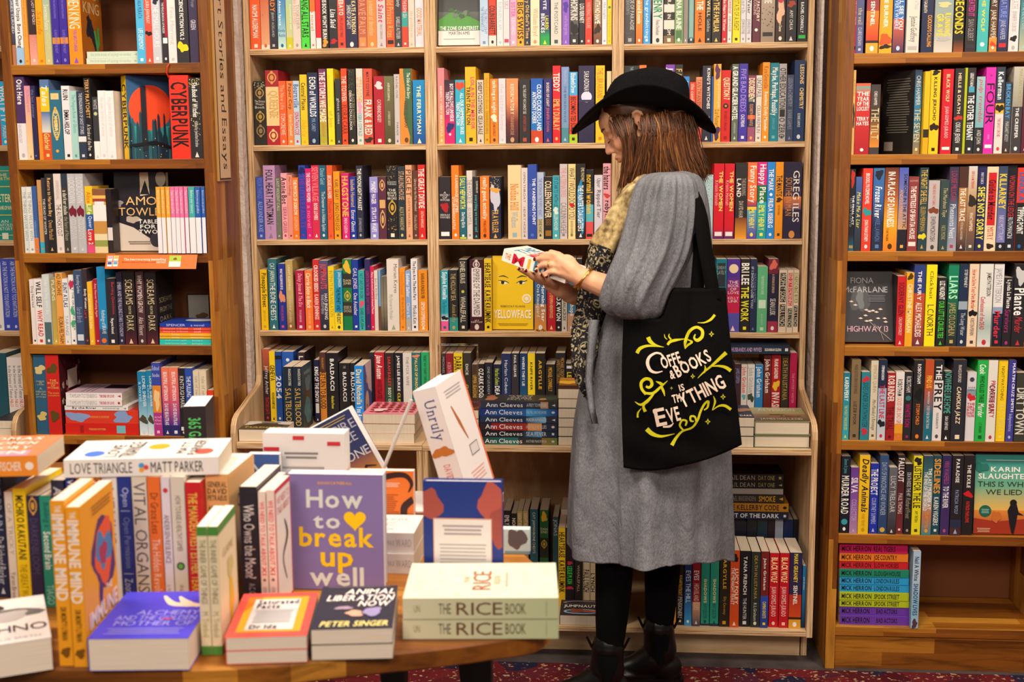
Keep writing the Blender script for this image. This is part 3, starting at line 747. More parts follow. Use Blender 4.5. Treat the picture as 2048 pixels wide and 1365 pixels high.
mid('middle', 'third', """
57 150 195 28222a|A/DISCOVERY/OF/WITCHES~e8e0e0~hs~300~370|@blob~b02028~385~440|DEBORAH/HARKNESS~e0d8d8~hs~460~495|@rect~f0f0f0~590~620|@no
155 209 112 f27c1c|A LANGUAGE OF LIMBS~f8e8d8~bu~180~450|DYLIN HARDCASTLE~f8e8d8~bd~340~570
212 261 190 1c667a|SALLY HEPWORTH~e8e860~bf~205~425|Darling Girls~f0f4f4~bs~450~560|@band~c8d830~190~197|@band~c8d830~628~640
264 306 150 dcd4ce|THE HYPOCRITE~78706c~sf~215~385|JO HAMYA~989088~s~415~540
309 352 195 242228|SLOAN HARLOW~e0e0e0~u~225~310|everything we never said~58c0c8~~325~590
360 426 190 f27818|really good, actually~fcf0e0~bs~200~500|MONICA HEISEY~582810~~510~600
430 508 195 16203c>202844|TRAVELLER~e0a850~bsf~430~600|@blob~c8c8d8~250~440|@blob~e0a040~270~310|@speck~d8b870~200~300
560 655 110 e8ce9c|Nathan Hill~f08038~bs~245~435|Wellness~98b4c8~s~445~560
656 704 130 dacdca|OPEN THROAT~484040~t~150~390|HENRY HOKE~807470~t~410~600
701 768 105 2a4aaa|THE VANISHING POINT~f4f4f4~bu~205~540|ANDREA HOTERE~5870c8~d~240~480
767 817 162 b0bedc/.7/c8ba94|THE WOMAN IN THE PURPLE HEART~5c689c~~205~480|DIANE HANKS~4c4838~~500~600
820 880 195 262020|COLLEEN HOOVER~f0dcb8~bf~225~490|GO/GO/GO~b07828~h~495~545|@rect~986820~580~620|@no
880 929 187 36a2ba>48b0b8|IT STARTS WITH US~183848~~200~410|COLLEEN HOOVER~e8f0f0~~440~580|@blob~d8e8e0~415~460
932 987 102 cdc1c5|THE ALTERNATIVES~e0808c~f~130~340|CAOILINN HUGHES~887c80~f~380~600
992 1046 102 eed694|WHAT I WOULD DO TO YOU~302818~f~130~500|GEORGIA HARPER~887848~~510~600|@blob~d02030~385~410
1050 1116 102 262424|EMILY/HOWES~e8d8b0~u~130~230|@blob~1c8ec8~245~590|THE PAINTER'S DAUGHTERS~f4f4f4~bf~255~585
1119 1174 145 20242c/.25/3c3c40/.5/58bccc>60b8c0/.75/e45454|normal women~f4c030~bf~180~460|@rect~202020~605~625|@no
1180 1240 182 dcd4e0|Upper~282430~i~205~270|Ripped Tier~404048~~290~490
1242 1308 98 e8a2ae|the haters~281c20~bf~120~285|@blob~d04038~315~345|robyn.~281c20~bf~365~490|@no
1370 1428 100 d02030|RC~f8f0f0~bf~270~330 vis=.1
""", 860, 300, 3.5925, 640)
mid('middle', 'fourth', """
74 131 868 28a2ba/.70/28a2ba>d0e0e8/.84/e85c9c|Sophie Kinsella~f8f8f8~bsf~880~1075|The Burnout~206878~~1085~1180|@blob~181820~1195~1225
137 200 865 242424/.78/28908c|THE HOLLOW SEA~c8b078~s~890~1085|Annie Kirby~b8a068~si~1110~1240
206 267 790 28282c|DANIEL KRAUS~e8dcc0~~805~960|@disc~c8c040~1020~.18|WHALEFALL~e8dcc0~~1055~1240
286 384 790 42161e|@rect~e8e0e0~850~1200|EMPIRE OF THE DAMNED~42161e~s~860~1190|@orn~d8c8c8~800~850|JAY/KRISTOFF~e0d0c8~h~1220~1245 hard=1
390 442 785 eac414|HEARTSEASE~181408~bf~815~990|KATE KRUIMINK~181408~bf~1010~1245
750 836 785 2c5a94>305888/.62/a07858>d88a2c|Morning Star~f4f0e8~bu~960~1235|Karl Ove Knausgaard~e0e0d8~d~900~1200|@speck~403020~1290~1310 b=1310
840 903 785 bc1c2c|BOAT OF EMMA HERNSWOOD~e8d078~~1000~1210 b=1310
905 944 785 242024|R.O.KWON~f0ece4~bf~1020~1230 b=1310
946 985 785 d4ccc0|VIDAN LACROIX~282420~b~1060~1230 b=1310
988 1048 785 2c6c94>4080a0/.75/d0a080|Glenhope~f0f0f0~b~1040~1195 b=1310
1050 1092 785 28242a|@no b=1310 vis=.3
""", 860, 300, 3.5925, 1302)
# ---------------------------------------------------------------- third bay
mid('right', 'top', """
82 178 T 4a464a|BRIDE OF PARADISE~d0ccc8~su~-60~265|DEAD KORYU~a8a4a4~sd~0~130|@speck~6c686c~270~380
184 245 B e45c2c>e89028>c86c28|Rekind Ronnie~f8e8d8~b~-20~210
249 312 B 3c9ce4|The grandsitting~f0f4f8~~-40~340
330 424 B dcd6d2|HENRY~1c8c58~bf~-40~165|Fiona Oxenham~383838~si~175~310
430 524 B 2c2828/.40/ded6cc/.52/2c2828/.64/ded6cc/.78/2c2828/.88/7c6448|RACE IN ROOM~e8d8c8~bt~0~310
526 600 B 7c9c6a|NINA BLAINE~f0f0e0~b~-40~260|@rect~50784c~270~350
602 644 B 8e867c|@speck~686058~0~340
647 697 B 507a80/.93/283848|@rect~80b0a8~0~330|@speck~e0a060~40~280
702 795 B f2761c|THE~f8f0e0~b~10~90|HOLE~301c10~bt~90~300
800 846 B 26282a|WELL~e8d098~bs~0~150|Camille Bruce~c8c8c8~s~170~280
852 934 B 2a2624|THE FAMILIAR~e8c060~b~20~285|@blob~c89838~-60~10
942 990 B c41c2c|The Heart in Winter~f4d8c8~bs~-20~275
990 1030 B e0dcd8|PORRIDGE~d04030~b~-20~120|ANN BAKER~907878~~140~280
1035 1104 B f4d414|THE STATE OF A FIGHT~28240c~s~-60~270
1107 1154 B d0ccd0|Earth~a09ca4~bs~-20~120|JOHN BOYNE~88848c~~170~300
1156 1203 B d0ccd0|Water~404044~bs~-20~120|JOHN BOYNE~88848c~~170~300
1210 1280 B 5e2638|THE FACTORY~f0e0c8~bu~-60~190|COLLINS~d8b8b0~d~0~130|@disc~f0e8e0~265~.2|@no
1284 1408 B 302c2c/.35/a89684>948270|ME~e0dcd4~b~-20~30|@speck~302c28~60~250|@rect~302c2c~285~320|@no
1414 1500 B 3c2820|Laura Chester~f0e8d8~bs~180~280|@blob~e8b898~10~190|@blob~c82858~-20~20
1506 1598 B 2a282e|AMY CHUA~e8e4e0~t~90~265|@blob~a84028~10~60
1606 1690 B 222024|RACHEL CONNOLLY~f0f0ec~bt~20~290|@rect~30b848~310~340|@no
""", 1230, 0, 4.4025, 375)
mid('right', 'second', """
80 210 580 28282c|THE~80b0c0~~590~620 vis=.1
212 275 575 f07838|@no vis=.1
445 524 570 7a3cac|JULIA~f0e0f0~b~595~800 vis=.3
526 594 570 2c2828|FALLEN~e0c068~sf~605~840|@no vis=.4
598 653 675 2c86d6|Anne Enright~e8f0f8~~710~900|The Wren~e0e8f0~~910~1000 vis=.6
656 709 725 e4402a|the comforters~f0d8c0~~740~1000 vis=.7
712 766 680 e48c60>d06848>c03c34|TAN TWAN ENG~6c2818~s~700~960|The House~f8e8d8~~980~1090
769 845 580 2a2a3c|KING'S WITCHES~f0ece8~bsu~600~960|KATE FOSTER~e8e4e4~u~1030~1150
848 862 675 2058b0|@no
862 932 565 eaa83a|Liz Foster~503018~si~965~1110|the good woman's guide~f0f0e8~u~700~950|@blob~5c2c58~580~690|@blob~4c2850~1120~1230|@no
934 1016 620 cc1e1a|QUESTION 7~f8dcb0~bf~685~880|@disc~302020~935~.3|@disc~e88838~935~.12|RICHARD FLANAGAN~901814~~980~1150
1028 1086 565 5c6658|A GRAND GLACIER HOTEL~f0f0e8~bf~585~1060|LAURENCE FEARNLEY~c8ccc0~~1080~1180
1090 1166 562 402e9c|FIVE BAD DEEDS~a890e8~~610~985|CAZ FREAR~e8e0f0~b~1010~1120
1168 1235 665 843c5c/.33/282a48/.60/e06038/.66/282a48/.78/98506c|DISOBEDIENT~f0e4b8~bf~690~900|ELIZABETH FREMANTLE~f0a060~~920~1110
1240 1292 665 d8d0c6|UNCLE PAUL~383030~f~690~860|CELIA FREMLIN~887870~~930~1170
1296 1358 550 f2901c|Kate Grenville~6c3c10~s~585~780|Restless Dolly Maunder~fcecd8~b~810~1160
1360 1440 555 127e92|Maybe, Perhaps, Possibly~f4f4f0~bsf~595~1020|JOANNA GLEN~70b0b8~~1040~1140
1441 1507 562 aca8a8|OTHER EDUCATION~383838~bf~600~960|O ZERO~484848~bf~1040~1215|@rect~282828~965~1030
1510 1572 660 3a4460|LESSONS in CHEMISTRY~9098b0~~690~940|BONNIE GARMUS~8890a8~~970~1140
1574 1670 530 14305c|LESSONS~f0c878~bu~570~740|CHEMISTRY~f0c878~bu~775~960|BONNIE GARMUS~d0d8e0~~1000~1120
""", 1230, 0, 4.4025, 1240)
mid('right', 'third', """
98 165 180 b0ccd0|@speck~58888c~190~400~60|@no vis=.6
170 243 100 d4142a/.86/d4142a>44286c|THE WOMEN~f4e070~bu~155~440|Kristin Hannah~f4b0b8~sd~220~400|@rect~f0e8e8~590~620|@no
247 318 100 d4142a/.86/d4142a>44286c|THE WOMEN~f4e070~bu~155~440|Kristin Hannah~f4b0b8~sd~220~400|@rect~f0e8e8~590~620|@no
325 410 95 2a2628/.72/783c20>e89c28|LAND~f0e8e0~bsd~205~340|THE BURNING~b0a098~su~205~330|DAVID HAIR~d8c8b8~s~370~490|@no
412 480 90 e86c34/.5/d05040>7c3c68/.58/f0b840/.62/58a8c8>5c3ca0|Funny Story~fcecdc~bf~115~380|EMILY HENRY~f4e048~b~415~565
482 551 88 d42484/.30/127444/.52/2cb0ac>1c9c9c|Happy Place~fcf0f0~bf~105~385|EMILY HENRY~f0ec60~b~400~580
552 610 88 2288de|THE MARK~f8f8f8~b~140~295|FRIDA ISBERG~f8f8f8~b~350~560|@disc~f4f8f8~322~.2
611 668 88 f0960e|THE MANTIS~241c10~bf~185~335|KOTARO ISAKA~503410~~400~470|@blob~402c10~345~375
670 800 88 261e3c/.35/3c2848/.45/d87828>604060/.62/281e40|GREG ILES~f0ece8~su~150~520|SOUTHERN MAN~d89048~sd~200~475
""", 1380, 300, 3.5925, 635, start=9, total=17)
mid('right', 'fourth', """
112 182 845 eaca9c|POMEGRANATE~4c3420~~860~1100 vis=.4
186 262 785 127484|@rect~283038~815~985|SUNDAY/LATELY~98a8a8~h~830~900 vis=.5
264 358 785 4c2c94>4c2c90>c01c4c>c81c48/.74/5450ac|@disc~e8d0a8~855~.36|THE/BOOK/OF/LOVE~f0d8d8~h~940~1040|KELLY/LINK~f4d0d8~h~1055~1100
362 430 785 242020|BRI LEE~f4f0e8~bf~815~970|THE WORK~f0e430~bf~985~1235
431 480 785 202a4c|IF I SHOULD LOSE YOU~d0d4e0~sd~840~1140|NATASHA LESTER~6c789c~su~890~1100
482 555 840 5aac7c|THE POISON MACHINE~c8e4c8~s~905~1040|NATHAN MAKARYK~b8d8b8~~1180~1260|@rect~c8e0c8~1080~1140
560 632 785 701e38/.2/1e1c3a/.85/a02c4c|A WOMAN OF OPINION~e8c098~s~895~1030|SEAN LUSK~e8e0d8~~1070~1190|@blob~d86858~800~860
637 694 865 e0cdb4|PROPHET SONG~e0cdb4~f~890~1090|@no|@rect~282420~885~1095|PROPHET SONG~e8dcc8~~892~1088|@rect~282420~1110~1270|PAUL LYNCH~e8dcc8~~1115~1265
697 740 865 e0cdb4|@rect~c82c34~885~1120|RED SKY IN MORNING~f0e0d0~~890~1115|@rect~282420~1140~1275|PAUL LYNCH~e8dcc8~~1145~1270|@no
742 780 865 e0cdb4|@rect~98904c~885~1100|BEYOND THE SEA~f0e8d0~~890~1095|@rect~282420~1120~1270|PAUL LYNCH~e8dcc8~~1125~1265|@no
""", 1380, 300, 3.5925, 1315, start=5)
# ---------------------------------------------------------------- books standing on the counter
def ctr(bay, txt, ox, oy, sc, yb, **k):
    standing(txt, f'back of {bay} plywood counter', f'books standing on the {bay} plywood counter', ox, oy, sc, ZC, .0, yb, **k)
ctr('left', """
385 468 135 c05c48>8c4838/.3/30242a>382028|Jeffrey Archer~e8e0dc~s~290~555|TRAITORS GATE~c83030~~580~740
462 519 155 f2d01e|GENEVA~201c10~bf~285~430|RICHARD/ARMITAGE~302810~b~540~690
519 580 160 1a48a0>2058b0|2054~f0f0f0~bf~340~640|@band~181c30~195~230
582 690 160 2858b4|@disc~e0e8f0~235~.15|@no vis=.4
730 795 165 34222c|L~e0d8d8~b~200~230 vis=.5
880 930 235 202048|KING OF THE SNOW~f4f0ec~bf~300~630|@rect~e0dcd8~640~730
926 990 165 50302a/.28/d88834|RETURN TO BLOOD~28180c~bf~345~690|MICHAEL BENNETT~d09048~~215~320
992 1103 170 1e1a22|BALDACCI~f4f0f0~bt~225~520|Absolute Power~e0d820~bt~570~690
1112 1214 265 1e1c22|BALDACCI~f0ecec~bt~350~620|THE~a0a0a0~~290~315
1217 1260 265 1c2028|BALDACCI~f0f0f0~bf~350~620
1393 1440 165 24242c|@no
1443 1532 165 ba1e32|Jane Austen~f8f0e8~bsi~190~410|INVESTIGATES~681018~b~425~600
1536 1622 170 302624/.35/3c3028>286048/.8/b84828|SARAH BAILEY~d03838~bt~205~480|BODY OF LIES~e8d8c8~bt~495~700
1625 1704 170 1c1e2c|JAMES LEE BURKE~f4f0ec~bt~195~525|CLETE~e8d020~bt~540~680
1706 1788 170 d8d4d0|THE FOX WIFE~787470~t~205~475
1790 1870 170 226c70|PALACE OF SHADOWS~f0d060~bt~220~560|@blob~e08868~185~215
1873 1950 165 24ac6c|THE BEST WAY TO BURY YOUR HUSBAND~183028~b~190~500
""", 440, 670, 4.6545, 750, order='left')
standing("""
592 680 300 1c2a3a|FRANCESCA DE TORES~e0dcd0~u~320~475|SALTBLOOD~c8a048~s~500~850|@no
682 768 300 1c2a3a|FRANCESCA DE TORES~e0dcd0~u~320~475|SALTBLOOD~c8a048~s~500~850|@no cover=salt
1256 1340 290 2488e0|David Nicholls~f4dc90~bs~325~650|You Are Here~f4f4f8~bs~665~880 cover=nich
""", 'front of left plywood counter', 'books at the front of the left plywood counter', 440, 670, 4.6545, ZC, -.145, 862, d=.128)
ctr('middle', """
100 170 205 322e36|MICHAEL BRISSENDEN~b8b0b0~s~240~680
174 254 205 901a2c|A DEATH IN DIAMONDS~e0a0a0~b~300~600
260 358 200 f2d41c|DARK ARENA~201c14~bf~240~590|@blob~303030~620~680|@no
360 448 200 3a3632|DICE~f0ece8~bt~320~440|CLAIRE~e8d028~bt~545~690|@no
456 522 325 4a3a2a|UPPER SEASONS~d8a848~b~440~690
527 592 320 202024|OZARK DOGS~f4f0ec~bf~370~690
598 684 305 22222e|ONE OF US KNOWS~b8b4bc~t~350~690
693 776 325 1e2440|Harlan Coben~b8d038~bsf~370~550|DEAL~f0f0f0~b~560~690
780 884 208 24305c|Harlan Coben~dce0e8~t~280~640
889 970 205 2c2c38>383038/.6/8c2830|PAUL CLEAVE~f4f0ec~bt~225~460
979 1062 205 1a3868>1c4878>2494a0|WHERE THEY LIE~f0f0f0~bt~240~560
1067 1147 205 f2d424|KNIFE RIVER~201c10~bt~220~690
1151 1256 205 26221c|ARGYLLE~e8b830~bt~255~620
1263 1364 325 282422|MICHAEL CONNELLY~d8a030~b~360~620
1372 1476 200 26242c|MICHAEL CRICHTON~c89838~u~255~520|JAMES PATTERSON~b88830~d~270~530
1481 1560 315 262428|LEE CHILD~e8c828~b~410~690|@rect~d8d8e0~340~370
1566 1612 200 203078|@blob~c02848~240~330 vis=.4
""", 860, 670, 5.459, 700)
standing("""
312 356 205 402430|JAMES CRIPPEN~8890c8~~235~340
357 400 210 dad2cc|John Grisham~d83c38~bs~225~410|@blob~60a8b0~420~450
401 452 210 dad6d4|John Grisham~a8a8a4~bs~230~410|@blob~384838~410~470
456 511 210 2680c0|John Grisham~f0f0f0~bs~225~440
516 568 140 702420/.75/383c48|John Grisham~f4ece4~bs~170~410|@no
570 634 140 b4141e|FRANK GARDNER~f4f0ec~b~170~310|INVASION~f8f0ec~bf~405~560|@blob~f0c030~325~385
638 691 140 363428|DEATH IN LISTANIA~c8a048~s~165~460
696 747 128 b4184c|THE MYSTERY WRITER~e888a8~t~270~480
""", 'back of right plywood counter', 'books standing on the right plywood counter', 1380, 670, 3.5, ZC, -.02, 497)
# ---------------------------------------------------------------- flat stacks on the counter
def cov(f): COVERS[f.__name__[2:]] = f; return f
@cov
def c_salt(c):
    c.rect(0, 0, c.w, c.h, '30505c', '182c34'); c.blob(c.w*.5, c.h*.5, .04, '4c3424', 3, .06); c.blob(c.w*.5, c.h*.28, .045, '3c7884', 5, .04); c.text('FRANCESCA', c.w*.2, c.h*.85, c.w*.8, c.h*.9, 'b8c4c4', 's')
    c.blob(c.w*.55, c.h*.7, .03, '58707c', 8, .03)
@cov
def c_nich(c):
    c.rect(0, 0, c.w, c.h, '3860a8'); c.poly([(c.w*.2, c.h), (c.w, c.h), (c.w, c.h*.5), (c.w*.6, c.h*.6)], 'd8ccd4'); c.disc(c.w*.4, c.h*.38, .03, 'e0b8a0', .045); c.text('Here', c.w*.3, c.h*.34, c.w*.5, c.h*.4, '703830', 's')
    c.disc(c.w*.4, c.h*.75, .012, 'c8a888')
@cov
def c_pink(c):
    c.rect(0, 0, c.w, c.h, 'e890a0')
    for i in range(5):
        for j in range(6): c.blob(c.w*(.14+.15*j), c.h*(.2+.15*i), .009, 'b01c30', i*7+j)
    c.blob(c.w*.3, c.h*.2, .02, 'f4d8dc', 2)
@cov
def c_olive(c):
    c.rect(0, 0, c.w, c.h, '6c6248', '48402c'); c.poly([(0, c.h*.5), (c.w*.5, c.h*.72), (c.w, c.h*.6), (c.w, c.h), (0, c.h)], 'd0c8c0'); c.blob(c.w*.5, c.h*.55, .045, '3c3020', 3, .03)
    c.text('MADDER', c.w*.1, c.h*.2, c.w*.9, c.h*.32, 'd8b850', 'b'); c.blob(c.w*.5, c.h*.85, .03, '887868', 9, .015)
@cov
def c_prey(c):
    c.rect(0, 0, c.w, c.h, '2c2c30'); c.blob(c.w*.5, c.h*.88, .035, 'b07050', 4, .02); c.blob(c.w*.5, c.h*.12, .035, '34483c', 6, .03); c.blob(c.w*.35, c.h*.2, .014, 'c08850', 7)
    for i, t in enumerate(('PREY TO', 'MURDER', 'ANN', 'CLEEVES')): c.text(t, c.w*(.2+.17*i), c.h*.34, c.w*(.32+.17*i), c.h*.66, 'b8b4b0', 'b', -90)
@cov
def c_flame(c):
    c.rect(0, 0, c.w, c.h, 'c88828', '501c14'); c.blob(c.w*.4, c.h*.6, .03, 'e8b838', 4); c.rect(0, 0, c.w, c.h*.3, '38201c')
@cov
def c_dark(c):
    c.rect(0, 0, c.w, c.h, '2a2428', '801c24'); c.text('DEATH', c.w*.15, c.h*.55, c.w*.85, c.h*.7, '9c9090', 's'); c.text('STORM WAY', c.w*.15, c.h*.3, c.w*.85, c.h*.42, '988888', 's')
@cov
def c_alv(c):
    c.rect(0, c.h*.5, c.w, c.h, 'b0b088', '9c8c5c'); c.rect(0, 0, c.w, c.h*.5, '8c6c4c', '504434'); c.text('ALVESDON', c.w*.15, c.h*.74, c.w*.85, c.h*.9, 'd8dcc8', 's'); c.text('JAMES HOLLAND', c.w*.12, c.h*.08, c.w*.88, c.h*.2, 'c8c4b0', 's')
    c.blob(c.w*.45, c.h*.45, .02, '484028', 4, .008); c.text('A NOVEL', c.w*.5, c.h*.3, c.w*.9, c.h*.38, '48402c', 's')
@cov
def c_night(c):
    c.rect(0, 0, c.w, c.h, '28304c', '141824'); c.text('DARK', c.w*.3, c.h*.06, c.w*.95, c.h*.25, 'e8e8ec', 'b'); c.blob(c.w*.4, c.h*.6, .04, 'a87858', 4, .03)
PG = 'page edges outward'
Yc = YF+.02
lying("130 600 890 1003 6c6248 m=tail cover=olive h=.12", 'at the curved end of the left plywood counter', 'flat books on the plywood counter', 440, 670, 4.6545, ZC, Yc)
lying("""1328 1808 940 1030 d8ccc0 m=tail h=.19
1326 1815 850 940 e890a0 m=tail h=.19
1326 1815 760 850 e890a0 m=tail cover=pink h=.19""", 'pink-topped stack on left plywood counter', 'stack of pink paperbacks', 440, 670, 4.6545, ZC, Yc)
HZ = lying("""200 526 1125 1213 2a2428 m=tail h=.20
196 526 1030 1125 b02830 m=tail h=.20
192 530 935 1030 2a2428 m=tail h=.20
190 530 840 935 2a2428 m=tail cover=dark h=.20""", 'stack under the clear acrylic holder', 'stack under the acrylic holder', 860, 670, 5.459, ZC, Yc)
lying("""540 1390 1110 1190 1c3034>28706c/.5/302c30/.8/8c6830>607838|Ann Cleeves~e8e8e8~~590~855|ANOTHER MAN'S POISON~b8c0b8
545 1390 1036 1110 1c1c26/.55/1c1c26>5898c8/.8/243048|Ann Cleeves~e8e8e8|SEA FEVER~c8d0d8
545 1390 952 1036 2c2028/.15/8c1c24>a03028/.62/d89858/.8/28304c|Ann Cleeves~e8e8e8|HIGH ISLAND BLUES~d8c0b8
545 1392 880 952 1c3050/.6/284870>70b0d8/.85/303040|Ann Cleeves~e8e8e8|MURDER IN PARADISE~d0d8e0
540 1392 795 880 1a2c6c>2c60a8/.6/3ca0e0>1c3c80|Ann Cleeves~e8e8e8|THE MILL ON THE SHORE~b8c8e0
552 1392 720 795 2c3048/.78/b08868/.88/303438|Ann Cleeves~e8e8e8|A PREY TO MURDER~c8c8c8 cover=prey""".replace("~~590~855", ""), 'navy stack beside the woman', 'stack of navy crime paperbacks', 860, 670, 5.459, ZC, Yc, d=.112)
lying("""1397 1650 1145 1240 202028 m=tail h=.19
1397 1650 1042 1145 202028 m=tail h=.19
1397 1650 940 1042 202028 m=tail h=.19
1397 1650 835 940 202028 m=tail h=.19
1397 1650 730 835 202028 m=tail h=.19
1395 1650 625 730 c88828 m=tail h=.19 cover=flame""", 'flame-topped stack behind the woman', 'stack of flame-covered paperbacks', 860, 670, 5.459, ZC, Yc)
lying("""325 445 722 800 1c2030 m=tail h=.19
320 446 656 722 1c2030 m=tail h=.19
315 450 590 656 28304c m=tail h=.19 cover=night""", 'dark stack between the tote bag and two hardbacks', 'stack beside the tote bag', 1380, 670, 3.5, ZC, Yc)
lying("""448 850 700 790 687058 m=tail hard=1 h=.2
452 850 602 700 8c8c64 m=tail hard=1 h=.2 cover=alv""", 'landscape-covered hardback pair on right plywood counter', 'pair of landscape hardbacks', 1380, 670, 3.5, ZC, Yc)
lying("260 700 68 130 1e2c40|HUSBANDS AND WIVES~b898c8~b|SUSANNAH GLENN~e0e0e0~b", 'lying across the standing thrillers of right plywood counter', 'flat books on the plywood counter', 1380, 670, 3.5, ZC+.246, -.03)
# ---------------------------------------------------------------- inside the counter, behind and below the woman
zt = atY(1470, 1037, -.10).z
standing("""
455 519 265 242024|EMILY~e0dcd8~b~305~390
522 570 290 242424|NORM~e0d8c8~b~330~440
573 619 268 b09a68|LIGHT KEEPING~e8dcc0~~290~480
622 669 268 b09a68|LIGHT KEEPING~e8dcc0~~290~480
682 750 255 20586c|CAT JARMAN~d8e0e0~t~280~450|BONE CHESTS~e0e8e8~t~455~630
766 840 262 145c34/.35/202020/.6/145c34|@blob~d0a828~285~355|DAN/JONES~d0d0b0~h~410~460|@orn~b89830~520~580
876 925 320 1c5468|JONAS~c0d0d8~~340~480
948 1005 255 c8bca8|@no vis=.3
""", 'back of open base under middle plywood counter', 'back row of books under the middle counter', 900, 960, 4.2647, ZB, .02, 700)
standing("""
925 984 412 ecc41c|HEARTSEASE~181408~bf~450~665|KATE KRUIMINK~181408~bf~690~965|@no
986 1058 412 221c22|LESLIE M. KIN~38d850~b~740~890|@blob~c03048~700~725|@blob~c03048~910~940|@no
1062 1130 412 26201e|WHALEFALL~b8a888~t~730~960
1132 1194 412 d0c0a0|PAUL LYNCH~282420~bf~770~960|@no
1197 1240 412 d0c0a0|LYNCH~282420~bf~800~960|@no
""", 'front of open base under middle plywood counter', 'front row of books under the middle counter', 900, 960, 4.2647, ZB, -.135, 970)
standing("""
-130 -80 260 2a2426|@no vis=.05
-75 0 260 302620|CLAIRE BAYLIS~e8d028~bf~560~800|@no vis=.5
5 95 260 e0a028|@no vis=.2
100 157 260 241e20|ELISABETH STROUT~d8a838~b~470~640|PENSIONERS~d0c8c0~~650~830 vis=.5
163 227 260 1c2c58>1c3c78>3c98d8|EVES THE HILL~e0e8f0~~430~700 vis=.6
231 298 260 8c1824>98202c/.68/d8a070>303858|EVES~f0e8e8~b~430~510|HIGH ISLAND BLUES~e0c8b8~~540~760 vis=.6
303 375 260 22907c|SHADOWS~f0d890~bt~500~700|RAY CELESTIN~184c44~~710~830|@band~1c2c48~875~905 vis=.6
380 452 260 22907c|SHADOWS~f0d890~bt~500~700|RAY CELESTIN~184c44~~710~830|@band~1c2c48~875~905 vis=.6
458 544 255 28221c|ARGYLLE~d8a828~bt~315~600|Elly Conway~c89828~st~650~800
546 624 260 cc4c1c|LUCY FOLEY~f8e8d8~bu~415~710|THE MIDNIGHT FEAST~f0d8c8~bd~405~715|@blob~201410~300~355
627 717 265 1a1a22|TANA FRENCH~e8e4e0~bt~310~630|THE HUNTER~d0ccc8~t~660~840
721 799 272 28322e|DEATH IN LISTANIA~c0983c~st~305~670|R.L.Graham~d8d4c8~st~700~850
803 870 270 702220/.58/2c4cac>243c88|John Grisham~f0e4dc~bst~310~610|CAMINO GHOSTS~e8d048~b~690~830
876 955 282 bc1420|BLACK WOLF~f4d8a0~bf~320~530|JUAN GOMEZ-JURADO~f0b8b0~b~565~815
960 1041 282 bc1420|BLACK WOLF~f4d8a0~bf~320~530|JUAN GOMEZ-JURADO~f0b8b0~b~565~815
1043 1147 280 24244c>302448/.55/b03020>c84820/.85/382010/.88/d89c30|MARK GREANEY~f0d030~bt~290~530|SENTINEL~f0e8e0~bt~555~715
1151 1222 390 1e80c0>2870a8>10284c|John Grisham~e8f0f4~bst~405~670
""", 'front of open base under right plywood counter', 'front row of books under the right counter', 1330, 1040, 4.2, ZB, -.285, 920)
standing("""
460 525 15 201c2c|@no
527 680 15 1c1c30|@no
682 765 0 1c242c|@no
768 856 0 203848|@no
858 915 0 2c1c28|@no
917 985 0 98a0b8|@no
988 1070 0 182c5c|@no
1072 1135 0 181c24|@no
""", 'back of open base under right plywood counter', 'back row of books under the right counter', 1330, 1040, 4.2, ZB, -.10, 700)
lying("""215 690 1240 1290 1c2448|OUT OF THE DARK~e0e0e4~b
215 690 1180 1240 c88820|THE KELLERBY CODE~201810~b
215 660 1115 1180 302c2a|MICHAEL BRISSENDEN~908880|SMOKE~d8a828~b
215 652 1077 1115 a8a4a0|@no
215 655 1027 1077 1c1a1a|NAIL DEAN~a8a098~s|DAY ONE~b0a068~s
215 655 975 1027 1c1a1a|NAIL DEAN~a8a098~s|DAY ONE~b0a068~s""", 'dark stack under the right plywood counter', 'stack under the right counter', 1380, 670, 3.5, atY(1480, 670+1290/3.5, -.12).z, -.12, d=.13)
@cov
def c_jump(c):
    c.rect(0, 0, c.w, c.h, '342c34'); c.disc(c.w*.5, c.h*.25, c.w*.42, 'a8c0d8', c.h*.16); c.disc(c.w*.5, c.h*.25, c.w*.36, '34506c', c.h*.11); c.blob(c.w*.4, c.h*.3, .02, '98503c', 4, .02); c.rect(c.w*.55, c.h*.22, c.w, c.h*.30, 'e84838')
    c.disc(c.w*.5, c.h*.82, c.w*.45, '98808c', c.h*.12); c.disc(c.w*.5, c.h*.80, c.w*.38, '342c34', c.h*.09); c.text('JUMPNAUTS', c.w*.08, c.h*.5, c.w*.92, c.h*.66, 'f0ece8', 'b')
lying("935 1300 1180 1265 342c34 m=tail cover=jump h=.135", 'before the yellow spine at the bottom of middle plywood case', 'flat books on the bottom board', 900, 960, 4.2647, ZB, YF+.005)

